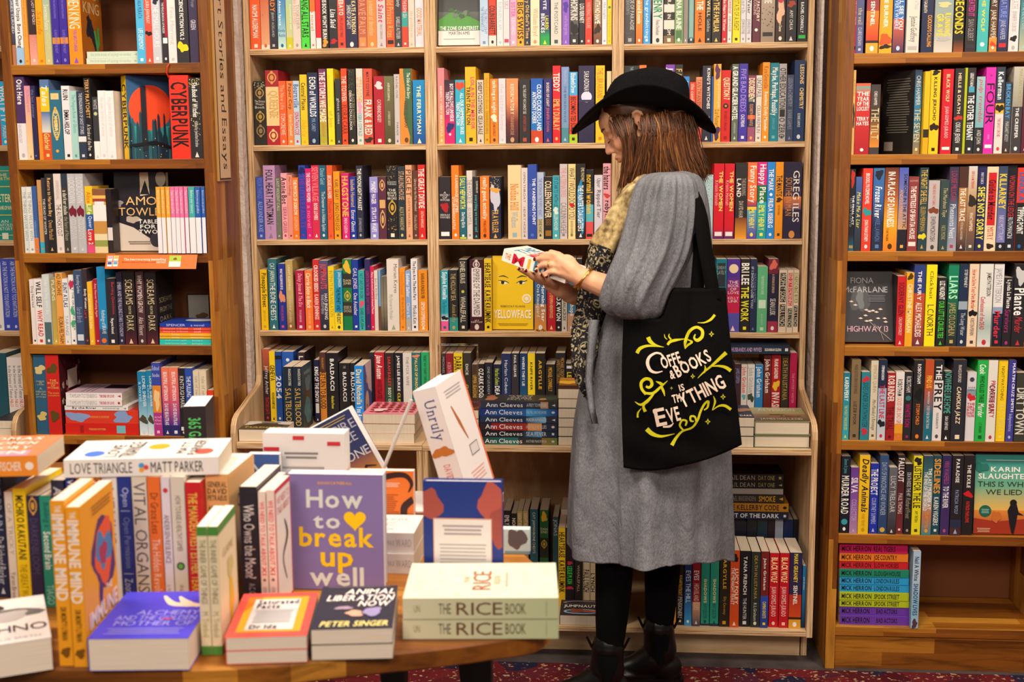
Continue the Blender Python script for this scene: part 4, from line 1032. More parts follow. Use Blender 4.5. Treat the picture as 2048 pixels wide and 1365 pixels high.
# ---------------------------------------------------------------- brown bookcase with the plaque
@cov
def c_king(c):
    c.rect(0, 0, c.w, c.h, 'c8701c', 'a85818'); c.text('KING', c.w*.12, c.h*.66, c.w*.88, c.h*.80, 'e8c89c'); c.text('STEPHEN', c.w*.12, c.h*.84, c.w*.88, c.h*.95, 'e8c89c')
    c.blob(c.w*.4, c.h*.46, .022, '28283c', 3, .032); c.stroke([(c.w*.6, c.h*.45), (c.w*.66, c.h*.3), (c.w*.72, c.h*.2)], [.016, .02, .01], '4cb45c'); c.stroke([(c.w*.78, c.h*.5), (c.w*.78, c.h*.3), (c.w*.7, c.h*.22)], [.012, .018, .01], '4cb45c')
    c.stroke([(c.w*.3, c.h*.62), (c.w*.5, c.h*.4), (c.w*.64, c.h*.2)], [.018, .026, .01], '28283c')
@cov
def c_city(c):
    c.rect(0, c.h*.4, c.w, c.h, '2c5488', '2c7088'); c.rect(0, 0, c.w, c.h*.4, '34a0a0', '1c3444'); c.disc(c.w*.45, c.h*.62, c.w*.42, 'f0502c', n=36)
    g = random.Random(3)
    for i in range(26):
        x = g.uniform(0, .95)*c.w; hh = g.uniform(.2, .55)*c.h; w_ = g.uniform(.006, .016); c.poly([(x, 0), (x+w_, 0), (x+w_*.7, hh), (x+w_*.4, hh+.01), (x+w_*.2, hh)], ['1c3448', '244c5c', '183040', '2c6470'][i % 4])
    c.rect(c.w*.26, c.h*.1, c.w*.36, c.h*.88, '202430'); c.stroke([(0, c.h*.16), (c.w*.5, c.h*.2), (c.w, c.h*.1)], [.008, .012, .008], '141820')
    for i in range(14): c.disc(g.uniform(0, 1)*c.w, g.uniform(.02, .25)*c.h, .0015, 'f0c060', n=6); c.l -= 1
@cov
def c_screams(c):
    c.rect(0, 0, c.w, c.h, '2a2424', '1c1818')
    for i, t in enumerate(('SCREAMS', 'FROM THE', 'DARK')): c.text(t, c.w*.15, c.h*(.56-.13*i), c.w*.85, c.h*(.63-.13*i), 'b8a480', 's')
@cov
def c_merry(c):
    c.rect(0, 0, c.w, c.h, '481820'); g = random.Random(4)
    for i in range(30): c.blob(g.uniform(.05, .95)*c.w, g.uniform(.05, .95)*c.h, .009, ['a88c78', '883038', 'c8b09c', '5c2028'][i % 4], i)
    c.rect(c.w*.3, c.h*.55, c.w*.75, c.h*.78, 'b8a89c')
@cov
def c_endlove(c):
    c.rect(0, 0, c.w, c.h, 'c8a8b8', 'b8a0b0'); c.rect(c.w*.5, c.h*.08, c.w*.95, c.h*.5, '30202c'); c.lines(c.w*.1, c.h*.55, c.w*.9, c.h*.8, 3, hx('907888'))
@cov
def c_sons(c):
    c.rect(0, 0, c.w, c.h, '2040a0'); c.disc(c.w*.6, c.h*.35, .03, 'd0d0e0', .05)
@cov
def c_blurb(c):
    c.rect(0, 0, c.w, c.h, '302c2c', '24221e'); c.lines(c.w*.12, c.h*.25, c.w*.88, c.h*.92, 22, hx('7c7468'), seed=4, ragged=.3); c.rect(c.w*.1, c.h*.04, c.w*.38, c.h*.15, 'b0a498')
@cov
def c_towles(c):
    c.rect(0, 0, c.w, c.h, '24222c'); c.poly([(c.w*.5, c.h), (c.w*.66, c.h), (c.w*.68, c.h*.72), (c.w*.5, c.h*.7)], 'd8c8b0'); c.disc(c.w*.58, c.h*.97, .014, 'c8b098'); c.poly([(0, 0), (0, c.h*.38), (c.w*.35, c.h*.3), (c.w*.98, c.h*.02), (c.w*.95, 0)], 'd8ccc0')
    c.poly([(c.w*.5, c.h*.72), (c.w*.6, c.h*.9), (c.w*.68, c.h*.72)], '1c1c20'); c.disc(c.w*.9, c.h*.92, .016, 'a09488', .024); c.blob(c.w*.08, c.h*.6, .014, '989090', 2, .01); c.blob(c.w*.35, c.h*.4, .02, 'c0b0a0', 4, .012); c.disc(c.w*.8, c.h*.14, .022, '383440')
    c.text('AMOR', c.w*.22, c.h*.585, c.w*.98, c.h*.69, 'ecc080', '', align='l'); c.text('TOWLES', c.w*.08, c.h*.45, c.w*.98, c.h*.55, 'ecc080')
    for i, t in enumerate(('TABLE', 'FOR', 'TWO')): c.text(t, c.w*.46, c.h*(.35-.065*i), c.w*.82, c.h*(.4-.065*i), 'f4f0ec', 'b')
    c.lines(c.w*.25, c.h*.08, c.w*.7, c.h*.13, 2, hx('807468'))
def LS(row, i, txt, ox, oy, sc, yb, **k):
    standing(txt, f'{row} row of brown bookcase with plaque', f'books on the {row} row of the brown bookcase with the plaque', ox, oy, sc, ZL[i], YF, yb, **k)
LS('top', 0, """
75 128 B 6a7492>3c3c50/.7/b07860|STORIES TURNED~d8d8e0~~-60~270|@no
116 184 B ece8ea/.74/9cc4ea|Your Utopia~282430~bs~-30~170|Bora Chung~282430~b~195~385
186 230 B e8a040|the garden of seven~c87828~~0~300
222 300 T 3c2c30/.62/d08478>e8a898|THE LADY OF MEMORY~e8d0c8~u~-40~200|@speck~f0b8b0~300~500
288 352 B f0a61c|Sands~e07020~si~-20~380
352 416 B a4b8a0>b8c098>c8c088|Sweetness Future~f0e8d0~~40~240|AEDES A QUERRY~e8d890~~265~400
410 478 T 402c9c/.66/d88838/.74/402c9c|THE CORPORATION EMPRESS~8878d4~~0~150|GUARDIANS OF THE NIGHT~8878d4~~240~430
480 544 T 402c9c/.66/d88838/.74/402c9c|THE CORPORATION EMPRESS~8878d4~~0~150|GUARDIANS OF THE NIGHT~8878d4~~240~430
548 656 T f0901e|STEPHEN KING~f8e8d0~f~-150~230|YOU LIKE IT DARKER~8c54c0~b~240~415 cover=king
- - - - 
1095 1172 B 50b6e6|SAYAKA MURATA~283868~f~-40~150|LIFE CEREMONY~f0f4f4~f~230~400
1155 1230 B e8523e|LAURA JEAN McKAY~f8e8e0~~0~190|@blob~281818~250~290
1215 1300 T c4c6d0|THE SMALL HOURS~e8e8f0~~30~380|@blob~282838~-20~30
1288 1356 T 302c34|THE PENGUIN BOOK OF MURDER~e8e4e0~d~20~270|@rect~f0ecec~305~350|@half~a01c34~0~300 
1340 1418 B e6dcdc|Fine Morning~c8b8b8~~60~360
1410 1518 T 302e32|BEST SCIENCE FICTION VOL 2~f4f0ec~bt~-100~320|@blob~e8d020~340~420|@no
1512 1590 T 3c3250|Voyager~9890a8~~0~60|GREEN~c0b8c8~b~160~240|@no
""", 0, 0, 4.014, 511)
lying("""694 1110 460 511 ccdcca|the little book of sayings on sunday~a8b8a8
698 1110 406 460 ccdcca|the little book of sayings on sunday~a8b8a8""", 'mint pair in top row of brown bookcase with plaque', 'pair of mint books', 0, 0, 4.014, ZL[0], YF+.02, d=.11)
LS('second', 1, """
116 212 616 4c3264/.56/e6e2e8|Out Here~f4f0f0~bs~640~840|AN ANTHOLOGY~b8b0b8~d~1000~1150|@disc~a0a0a8~690~.2
205 262 690 dc90ac>e8b890>ecd498|the floating world~c87890~~720~900
252 304 690 2c2a54|the last summer~7878a8~~720~950
294 342 780 f2922e|@no
330 410 640 5a7aac/.1/e8c424>e8c424/.4/5070b0>e0dcd0/.66/d85424|Tales~f0f0e0~bi~680~850|Gabriel~f0d080~bi~1070~1200
402 508 725 2e6e8a|@rect~e8c888~750~800|@orn~e0b860~870~1120|EX LIBRIS~f0dca0~bt~900~1090|@disc~e0a850~1215~.14|@no hard=1
494 576 690 eae4e8|RUIN~282430~b~720~805|EMMA HISLOP~282430~b~885~1080
563 632 730 a8d2ce|The Penguin Book of Ghosts~60a098~~760~1070
620 690 735 323a50/.62/323a50/.66/e8e4e8/.74/323a50|THE PENGUIN BOOK OF GHOST STORIES~d8d8e0~~750~1080
684 742 628 222022|TERRY PRATCHETT~e0a860~b~640~950|A Stroke of the Pen~e0dcd8~s~1000~1210
742 800 780 3a3a3e/.71/f0eeec|@disc~a8c8a0~915~.3|@disc~e8c868~915~.16|WHITE~c8c8c8~~800~880
794 860 728 f2eaec|the quiet letters of winter~dcc8cc~~780~1100
848 922 730 f2eaec|the quiet letters of winter~dcc8cc~~780~1100
- - - -
1368 1528 605 e23222|CYBERPUNK~281414~bf~660~1190|@no hard=1
1516 1632 625 2a282c|The Book of Witches~f4f0e8~bsi~660~940|Edited by Jonathan Strahan~d8d4d0~~980~1180|@speck~e0c878~630~700~30|@speck~e0c878~900~1100~24
""", 0, 0, 4.014, 1278)
# the big art book stands turned, so its spine and its cover both show
def turned(px0, px1, pxm, py0, py1, z, Y, rz, bg, el, front, label, group, back=None, extra_d=None):
    h = atY(pxm, py0, Y).z-z; e = atY(pxm, (py0+py1)/2, Y); a = atY(px0, (py0+py1)/2, Y); b = atY(px1, (py0+py1)/2, Y)
    r = math.radians(rz); w = (e.x-a.x)/max(math.cos(r), .05)*.93; d = (b.x-e.x)/max(math.sin(abs(r)), .05)*.86
    sp = mkspec(bg, el, w, h, min(d, .2), hard=True); sp['front'] = front
    mx = Matrix.Translation((e.x, Y, z+.0004)) @ Matrix.Rotation(r, 4, 'Z') @ Matrix.Translation((-w/2, 0, 0))
    put(sp, mx, 1e5, label, group, True)
turned(237, 345, 255, 151, 318, ZL[1], YF+.02, -48, 'f4ca1c', ['CYBERPUNK~282424~bf~.10~.88', '@no'], c_city, 'big book with yellow spine and orange sun over teal city on its cover', None)
LS('third', 2, """
166 208 195 d6dede|THE THINGS WE LIVE WITH~8c9898~~230~580
196 246 195 e2e4e2|THE THINGS WE LIVE WITH~8c9898~~230~580
234 284 190 3c60a0/.77/e27a34|restless moments~88a8d8~~440~570
264 316 145 cc985c/.85/38b0c8|a year of~e87028~b~250~480
303 345 130 36343e|THE DEAD OF WINTER~e8e4e0~s~280~540
325 398 100 262428|Return to Harlem Bay~e4b478~bs~130~410|Owen Marshall~d8a868~s~435~575
386 456 100 e4d8d4|THE AUTHOR'S CUT~383034~~320~550|OWEN MARSHALL~c0b0b0~~150~290
445 504 100 2c3848/.17/3e3a32|a darker shade~d8d4c8~sb~220~395|the fears of Noon~a8a498~~410~580
490 558 100 babac0|LOCKDOWN~e0e0e4~f~130~310|@blob~782038~330~415|COLDOWN~d8d8dc~f~430~570
548 614 100 babac0|LOCKDOWN~e0e0e4~f~130~310|@blob~782038~330~415|COLDOWN~d8d8dc~f~430~570
614 682 190 f2c222/.27/a0b838/.42/2858a0/.66/d82c34/.88/e05080|Alice~d87020~b~230~310|Life~f0f0d0~b~320~395|Queer~d0d8f0~b~405~490|Love 2~f8e0e0~b~500~610|@no
664 768 210 8c5838/.1/e8c060/.15/a04030/.2/d8a858/.25/f4ecec/.5/c89048/.7/e8d8b0/.8/98a050/.9/e8d0a0|@rect~f0ecec~300~430|@no
770 806 210 241c20/.6/e0d8d8/.8/302428|@no d=.055
- - - -
1128 1160 195 e4a434/.46/ece8f0|Before the coffee gets cold~fcecc8~~220~385|@no y=-.012 d=.058
1162 1192 195 e4a434/.46/ece8f0|Before the coffee gets cold~fcecc8~~220~385|@no y=-.012 d=.058
1195 1228 195 e4a434/.46/ece8f0|Before the coffee gets cold~fcecc8~~220~385|@no y=-.012
1230 1262 195 e474a8/.46/ece8f0|Tales from the coffee~fcd8e8~~220~385|@no y=-.012
1263 1294 195 e474a8/.46/ece8f0|Tales from the coffee~fcd8e8~~220~385|@no y=-.012
1295 1325 195 e474a8/.46/ece8f0|Tales from the coffee~fcd8e8~~220~385|@no y=-.012
1326 1356 195 e474a8/.46/ece8f0|Tales from the coffee~fcd8e8~~220~385|@no y=-.012
1360 1404 195 44aca8/.46/ece8f0|Before your memory~d0f0f0~~220~385|@no y=-.012
1406 1446 195 2c5cb0/.46/ece8f0|Before you say goodbye~c8d8f8~~220~385|@no y=-.012
1448 1492 195 2c5cb0/.46/ece8f0|Before you say goodbye~c8d8f8~~220~385|@no y=-.012
""", 0, 320, 3.592, 674)
def faceout(px0, px1, py0, py1, z, Y, front, bg, label, w=.022, lean=-4, force=True, hard=False, rz=0, d=None):
    a = atY(px0, (py0+py1)/2, Y); b = atY(px1, (py0+py1)/2, Y); h = (atY((px0+px1)/2, py0, Y+.01).z-z)/math.cos(math.radians(lean))
    a.x, b.x = fit_bay(a.x, b.x, Y); dd = d or (b.x-a.x); sp = mkspec(bg, ['@no'], w, h, dd, hard=hard, side=bg); sp['front'] = front
    mx = Matrix.Translation(((a.x+b.x)/2, Y, z+.0020+w*math.sin(math.radians(abs(lean))))) @ Matrix.Rotation(math.radians(rz), 4, 'Z') @ Matrix.Rotation(math.radians(lean), 4, 'X') @ Matrix.Translation((-dd/2, w/2, 0)) @ FACEOUT
    put(sp, mx, 1e5, label, None, force)
faceout(228, 332, 347, 504, ZL[2], YF+.062, c_towles, '24222c', 'black and white photo cover with gold lettering facing out above the orange sign', lean=-3)
LS('fourth', 3, """
222 258 860 e8e0e0|Dog Hearted~302c30~~910~1060
256 322 858 ece6e6|WILL SELF~282028~b~875~1060|WHY READ~d83c30~b~1080~1270
308 374 825 ccd4d8/.68/50686e|Under the long white sky~f0f4f4~~850~1110
364 414 850 9c9468>ccaa40|PLAINS~f0e8c8~~860~1020
404 462 815 eaa452|DAD ARCHIVE~382410~~800~975|FLORA FELTHAM~382410~~1130~1320|@no
454 512 855 e8e8ea|FLINT ATLAS~184878~bf~885~1060|TAIRANGI~98a8b8~~1120~1260
486 546 828 e8e8e6|AT THE GRAND GLACIER~383838~u~880~1250|@blob~48a878~1060~1120|@blob~48a878~1150~1200|@blob~c03058~860~930
532 604 795 3c4e72|Everything Gardens~c8d0e0~~830~960|Sarah Birch~98a8c8~~1060~1170|@rect~d0d8e0~1255~1300|@no
594 636 785 3a3038/.2/3a3038|Body Woman~f0e8e8~b~930~1070|Lara~d04050~~1080~1140
634 678 878 f4b82a|Carnival Bride~fcecc0~~940~1240
668 716 858 ac1a38|Amy Heaven Waiting Again~f0c0c8~~890~1130
700 766 770 1e8cc6/.8/30507c|Anthology of BRAVE~e8f0f4~~1080~1250|@disc~e87030~1300~.3|@no
768 848 855 2c2830|Burning Questions~d03040~u~880~1110|Margaret Atwood~f0ecec~b~1140~1250
832 886 810 302c4a|EMBER AND THE FALLING STARS TO KNOW~c0b8d0~~880~1270
890 974 805 282024/.78/281c20>5c2030|SCREAMS~d8c49c~s~860~1040|FROM THE~d8c49c~s~1050~1110|DARK~d8c49c~s~1120~1230
982 1040 805 4c2e36|WHY WOMEN GROW~e8dcd4~~830~1100|Alice Vincent~d8c8c0~i~1130~1260
1046 1128 805 282024/.78/281c20>5c2030|SCREAMS~d8c49c~s~860~1040|FROM THE~d8c49c~s~1050~1110|DARK~d8c49c~s~1120~1230 cover=screams
""", 0, 320, 3.592, 1330)
lying("""1148 1518 1316 1338 34c0b8|small stories again~a8e8e0|letters~a8e8e0
1148 1518 1294 1316 34c0b8|small stories again~a8e8e0|letters~a8e8e0
1148 1518 1273 1293 f0b028|Sunday~fce8b0|Interpreter~fce8b0
1148 1518 1252 1273 f0b028|Sunday~fce8b0|Interpreter~fce8b0
1148 1518 1231 1252 e8503c|Interpreter of Dreams~f8c8c0|small~f8c8c0
1148 1518 1208 1231 e8503c|Interpreter of Dreams~f8c8c0|small~f8c8c0
1148 1518 1180 1208 1c3cac|SPENCER~c8d0f0|a novel~c8d0f0 cover=sons""", 'bright thin stack in brown bookcase with plaque', 'stack of thin bright books', 0, 320, 3.592, ZL[3], YF+.012, d=.13)
LS('fifth', 4, """
288 392 125 2e5c7c|@blob~d8c080~210~280|FABLES/OF/LAND~d8c890~hs~335~375|A/collection/of the/strange~c0b888~h~390~480|@blob~d0b870~595~660|@no hard=1
384 496 125 cc241e|@blob~5c4c20~205~280|THE/BIG BOOK/OF/MYSTERIES~e8c070~hs~325~405|The most/complete~d8a858~h~425~470|@blob~5c4820~590~660|@no hard=1 cover=merry
- - - -
1135 1212 262 1a7cac>1c80b0>8cc0d8>e8ecf0|LIONEL SHRIVER~f0f4f4~u~300~550|a novel~c8e0f0~d~330~520|@blob~504838~620~690
1202 1262 255 1a7cac>1c80b0>8cc0d8>e8ecf0|LIONEL SHRIVER~f0f4f4~u~300~550|a novel~c8e0f0~d~330~520|@blob~504838~620~690
1245 1332 190 3a48a8/.31/e4882a/.68/b43488|Edited/Bundles~c0c8f0~h~205~320|@blob~f0c890~420~560|and/the/rest~f0b8d8~h~620~700
1320 1394 228 ea7c5c>e06070>503090/.85/2c2c68|BEAUTIFUL AFTERNOON~f8e8e8~b~265~500|DAVID BEAUTRAIS~e8e0f0~b~525~700
1393 1470 228 ea7c5c>e06070>503090/.85/2c2c68|BEAUTIFUL AFTERNOON~f8e8e8~b~265~500|DAVID BEAUTRAIS~e8e0f0~b~525~700
1468 1524 235 242228|KINTSUGI MARIE~d8d4d0~~300~560|@rect~e0e0e0~715~745
1524 1586 235 2a4cac|THE PULLING~f0f0f4~~300~470|Adele Dumont~6890d8~~490~600
1584 1640 255 dccdb4|tale of two gardens~a89878~~300~600
1640 1698 255 dccdb4|tale of one garden~a89878~~300~600
1704 1762 415 dc3c1c|@rect~38442c~500~700|@no
""", 0, 680, 4.096, 792)
lying("""537 1138 686 775 d0241c|@rect~a02018~0.2~0.25|THE BIG BOOK OF MYSTERIES~e8b868~~.32~.55|@rect~78b8c8~.70~.82|@no
537 1136 578 686 d83c28|@blob~88a0d0~.03~.30|THE BIG BOOK OF ADVENTURES~e8b060~~.33~.60|@blob~88a0d0~.64~.92|@no
530 1050 541 578 e8e4e6|By the River~303038~b|stories from the water's edge~808088
540 1000 488 541 ece4e6|TAMSAM TOTENBERG~b0a8a8|THE END OF LOVE~c02848~b
540 1000 433 488 ece4e6|TAMSAM TOTENBERG~b0a8a8|THE END OF LOVE~c02848~b cover=endlove""", 'red and white stack in plaque bookcase', 'red and white stack', 0, 680, 4.096, ZL[4], YF+.015, d=.15)
# ---------------------------------------------------------------- pale bookcase past the brown one's far side
standing("""
-60 20 640 c83030|WHAT~f0e0e0~b~700~1000
-20 62 655 2cb0e0|WHAT IF TV~f4f0f0~bf~690~980|MAUREEN~e8f0f0~~1010~1110
""", 'pale bookcase beyond plaque bookcase', 'books in the far pale bookcase', 0, 0, 4.014, atY(10, 291, 0).z, 0.0, 1168)
standing("""
-40 92 45 208c84|THE/EARTH~e8c870~hs~95~150|PETER/FRANKOPAN~e0d8a0~hb~240~380|AN/UNTOLD/HISTORY~d8e0c8~h~430~510|@band~e8c060~190~196|@band~e8c060~395~401|@band~e8c060~78~82|@band~e8c060~540~545 hard=1
""", 'pale bookcase beyond plaque bookcase', 'books in the far pale bookcase', 0, 320, 3.592, atY(10, 481, 0).z, 0.0, 575, start=3)
standing("""
-40 20 740 e8e4e4|letters~a0a0a8
14 78 712 3c4cb4|AIR THE NATION A NOT TOO INVITATION~c8d0f0~~730~1130
74 128 712 3c4cb4|AIR THE NATION A NOT TOO INVITATION~c8d0f0~~730~1130
""", 'pale bookcase beyond plaque bookcase', 'books in the far pale bookcase', 0, 320, 3.592, atY(10, 662, 0).z, 0.0, 1226, start=4)
standing("""
-60 60 110 1c5060|@no
66 110 145 e8e0e0|In the Streets of Tehran~38343c~~215~480|NILO~e05040~~490~550
106 146 145 e8e0e0|In the Streets of Tehran~38343c~~215~480|NILO~e05040~~490~550
142 192 145 e8e0e0|In the Streets of Tehran~38343c~~215~480|NILO~e05040~~490~550
""", 'counter of pale bookcase beyond plaque bookcase', 'books in the far pale bookcase', 0, 680, 4.096, ZC, -.06, 575, start=7)
lying("""-60 110 720 800 d8ccc0 m=tail
-60 115 655 720 302c30 m=tail""", 'front stack on counter of far pale bookcase', 'far counter stack', 0, 680, 4.096, ZC, Yc)
# ---------------------------------------------------------------- brown bookcase at the woman's back
def RS(row, i, txt, ox, oy, sc, yb, **k):
    standing(txt, f"{row} row of brown bookcase behind woman's back", f"books on the {row} row of the brown bookcase behind the woman's back", ox, oy, sc, ZR[i], YF, yb, **k)
RS('top', 0, """
246 304 B da2c64|THE MYSTERY WRITER~f8e0e8~~-60~280|@blob~281828~395~430|@no
310 374 B 50527e|the veil~d0b880~s~70~210|CLAIRE KEOHAN~c0c0d8~~235~390
394 500 T 4c2848>a03838/.5/ec7c1c>c83c20/.85/382018/.88/e0a030|THE SENTINEL~f8f0e8~bt~-90~220
506 616 T e89424>f0a81c|THE BURNER~f8f0e4~bt~-60~235|@blob~c85820~280~400|@blob~281c18~380~420|@no
624 718 T 3464b4>3c6cb0/.6/d06048>3c2c50|I'LL SEE YOU~f4f4f4~bu~-40~255|EVERYWHERE~b8d0f0~bd~-20~250
738 848 B dad0c6|The List of Things~a8b0c8~su~-60~80|Jennie Godfrey~605c64~s~140~360|@rect~b8b0b0~395~425|@no
866 965 T 222a4a|CUCKOO'S CALLING~f0a028~bsu~130~400|ROBERT GALBRAITH~d8c8b8~bd~-60~110|@no
978 1135 T c8c4bc>88a4a8>a0a498>d0c8c0|RUNNING~ecd424~sbu~110~310|GRAVE~ecd424~sbd~120~310|@blob~b0b0b0~320~350|@blob~f0c890~20~60|@no
1143 1230 T 262422/.85/262422>98502c|SECONDS~f0d028~bf~-20~290|@no
1242 1334 B 2e2a2c|REPEATED IT~d02c90~b~-60~140|SIAN GILBERT~989094~~165~350|@rect~38303c~380~415|@no
1342 1438 B 44b4b4|THE WOLF~f0d424~bst~-60~270|@disc~e8f0f0~380~.2|@no
1446 1514 B 3c2c28>60402c/.8/d89038|JANE HARPER~e8d8c0~~85~330|DRY~e8e0d8~~-20~60|@blob~d04828~360~400
1520 1604 B 28284c>4858a0>222440|NATURE~8898d8~~-20~150|JANE HARPER~b8bcd8~~170~340|@rect~d02c30~370~405|@no
1612 1698 B e0d8da|KATH~c0a8a8~s~-20~75|JENNIFER DUBOIS~b0a8ac~~95~270|@blob~202020~310~350
1704 1790 B 386478>4c8890>b8b898|THE LECTOR~a0c0c8~~20~250
""", 1640, 0, 4.2647, 445)
RS('second', 1, """
228 300 600 dcac66|@blob~282428~900~1080|A PENGUIN~a88848~~680~820|@no
300 425 712 e06040/.04/58a8a0>d84830/.14/d4302a>a81c28|THE/YEAR/OF THE/LOCUST~f8f0ec~hb~780~950|TERRY/HAYES~f8f0ec~hb~995~1075|@disc~f0e8e8~1280~.12|@no
428 510 722 3c3838>4c3c30>d88830/.9/403838|CHRIS HAMMER~e8e0dc~~780~900|THE TILT~e8d0a0~sf~925~1190|@no
- - - - 
935 1018 600 f4c41c|@blob~201c18~600~640|KILLING JERICHO~241c14~bt~660~1030|@blob~281c14~1050~1120 b=1300
885 932 610 e8b818/.7/302818/.8/d8a818|@no
1038 1130 590 cc1c2c|BLACK WOLF~f4d898~bt~635~870|JUAN GOMEZ-JURADO~f4b8b8~bt~910~1180|@rect~f0e8e8~1255~1280|@no
1142 1224 585 2c2a2e|HELLE & DEATH~ecd0a0~bt~625~970|OSKAR JENSEN~e8e4e0~~1045~1220|@blob~c03830~985~1030
1225 1250 580 b4bc18|@no
1250 1318 580 2a282c|LESLEY KARA~f0ecec~b~625~740|@rect~48a0b8~740~790|THE OTHER TENANT~f4f4f4~bf~815~1200
1326 1402 655 98c0c8>7cb0b8/.66/302c30|pulp tremble~d04848~i~680~1040|ANDI JOHN~d0d0d0~~1110~1230
1402 1488 575 dc2cae|THE~402038~~635~655|FOUR~281428~f~675~1100|ELLIE KEEL~f0c0e0~~1150~1190|@rect~f4e8f0~1235~1265|@no
1494 1568 572 303a4a/.42/e4b444/.54/d8d4d0|Kellerman~f4f4f4~b~615~850|THE GHOST ORCHID~d03848~~1010~1170|@blob~282018~890~960
1568 1626 700 383c4c>485060>402c28|BROKEN BAY~48a8e8~b~720~1010|MARGARET HICKEY~c8c8c0~~1040~1210
1640 1726 570 c0bcb0>989484/.46/403c40|MARGARET HICKEY~a89858~u~590~880|THE CREEPER~f0ecec~bt~920~1180
1730 1790 570 5c2434|MURDER~d8c8c8~~600~900
""", 1640, 0, 4.2647, 1303)
sp_x = atY(1640+786/4.2647, 225, YF+.02)
turnL_h = atY(1640+830/4.2647, 597/4.2647, YF+.02).z-ZR[1]
sp7 = mkspec('38445a>4488b0>3c80a0>a08858', ['CHRIS HAMMER~e0dcdc~~.07~.42', 'THE SEVEN~f0dca8~sf~.46~.86'], .024, turnL_h, .15); sp7['back'] = c_blurb
put(sp7, Matrix.Translation((sp_x.x+.010, YF+.02, ZR[1]+.0004)) @ Matrix.Rotation(math.radians(24), 4, 'Z') @ Matrix.Translation((.006, 0, 0)), 5e4, "blue-spined book turned to show its dark back cover, behind woman's back second row", None, True)
RS('third', 2, """
182 243 65 1c2028/.3/1c2028/.8/1c2028>28607c|THE FINAL ACT~f0f0f0~bu~140~565|ELLERY LLOYD~787c84~bd~260~480|@blob~c03028~80~180|@rect~a89060~600~620|@no
246 290 120 4660a8>304058>2c3034|Make Me A Liar~ece048~si~225~475|@no
295 362 60 dc3c2c|BROOKLYN CRIME NOVEL~f8ece8~bf~95~310|JONATHAN LETHEM~f4e0d8~bf~420~570|@blob~289898~340~395
367 445 58 3c70ac>3464a8>262c4c>262c44|Frozen River~f0f4f4~bsi~185~405|ARIEL LAWHON~5878b0~~410~570|@blob~202838~75~130
448 545 55 683018>a85828>f4a41c>e87c20|IN A PLACE OF DARKNESS~f4f0ec~bf~85~470|STUART MACBRIDE~503010~d~480~570
548 612 55 4c5cbc>7878b0>cc9c68/.74/20202a|SOMEONE IN THE ATTIC~20203c~bu~100~480|ANDREA MARA~e8a850~d~210~400
614 686 118 8c3a3c|THE MISTRESS OF BHATIA HOUSE~f4e8e0~bf~185~555|SUJATA MASSEY~d8b0a8~h~130~165|@rect~e8e0d8~575~605|@no
692 752 55 28424a|THE NIGHT SHE FELL~e4b848~f~70~315|EILEEN MERRIMAN~c8a048~~330~500|@blob~e0d028~515~560
754 832 145 bab2b2|THREE HEAD WATCHING~c82830~~170~320|EWEN MCINTOSH~484044~~400~570|@blob~804028~330~380
838 898 140 344648|The Murdoun Tape~c8b888~si~195~400|NICK MONK~a8a070~~460~560
898 964 48 403450>303c54>7884a4>a0a4b0|Pheasants Nest~e8ecf0~s~310~550|LOUISE MILLIGAN~b03858~~80~290
966 1030 48 4c2c24/.25/b87c40>986840>282434|THE LAST TRACE~f4ece0~b~200~430|PETRONELLA McGOVERN~d8d0c8~~440~560
1030 1092 45 d4d0cc>c0a078>8c5c3c>484848|DERVLA McTIERNAN~d04038~b~80~200|WHAT HAPPENED~e8d8c8~b~370~500|@blob~302820~240~340
1096 1160 42 28285a|MARY KUBICA~e0e0e8~~90~170|SHE'S NOT SORRY~f0e444~bf~190~560
1156 1242 48 ead2b0|@rect~cc2028~90~460|Guide to Murder~40141c~bs~140~420|MISTRY~d04838~s~470~560|@blob~302018~590~620|@no
1240 1304 45 344660>586094>7c7cbc/.9/202020|KILLARNEY~f0d030~bf~100~345|NIKKI MOTTRAM~c8c0e0~~390~560
1304 1370 40 1c1c24>242838|WOMAN ON THE LEDGE~d03038~~110~400|RUTH MANCINI~d8d8e0~~405~550
1372 1440 55 d83a34/.42/202024|TIPPING POINT~f4f4f0~bf~330~520|DINUKA~2868b0~b~90~290
""", 1640, 320, 3.5, 634)
@cov
def c_hwy(c):
    c.rect(0, 0, c.w, c.h, '24222a', '302c34'); c.blob(c.w*.35, c.h*.62, .024, '484a50', 3, .05); c.blob(c.w*.35, c.h*.60, .012, '6c7074', 5, .026)
    c.text('FIONA', c.w*.16, c.h*.83, c.w*.62, c.h*.91, 'b8b8bc'); c.text('McFARLANE', c.w*.02, c.h*.70, c.w*.9, c.h*.78, 'b8b8bc'); c.text('HIGHWAY 13', c.w*.08, c.h*.14, c.w*.9, c.h*.22, 'd8a8b8')
    g = random.Random(5)
    for x, y in ((.12, .57), (.2, .52), (.42, .45), (.48, .43), (.55, .44), (.62, .42), (.7, .46), (.4, .37), (.3, .33), (.5, .3), (.65, .33), (.78, .33), (.8, .28), (.42, .29)):
        c.poly([(c.w*x, c.h*y), (c.w*x+.008, c.h*y+.003), (c.w*x+.014, c.h*y-.001), (c.w*x+.007, c.h*y-.003)], 'dcc8b8')
    c.stroke([(c.w*.5, c.h*.3), (c.w*.65, c.h*.2), (c.w*.95, c.h*.02)], [.0012]*3, 'b8a8a0'); c.stroke([(c.w*.62, c.h*.25), (c.w*.75, c.h*.12), (c.w*.8, c.h*.02)], [.0012]*3, 'a89890'); c.lines(c.w*.5, c.h*.56, c.w*.85, c.h*.66, 5, hx('787880'))
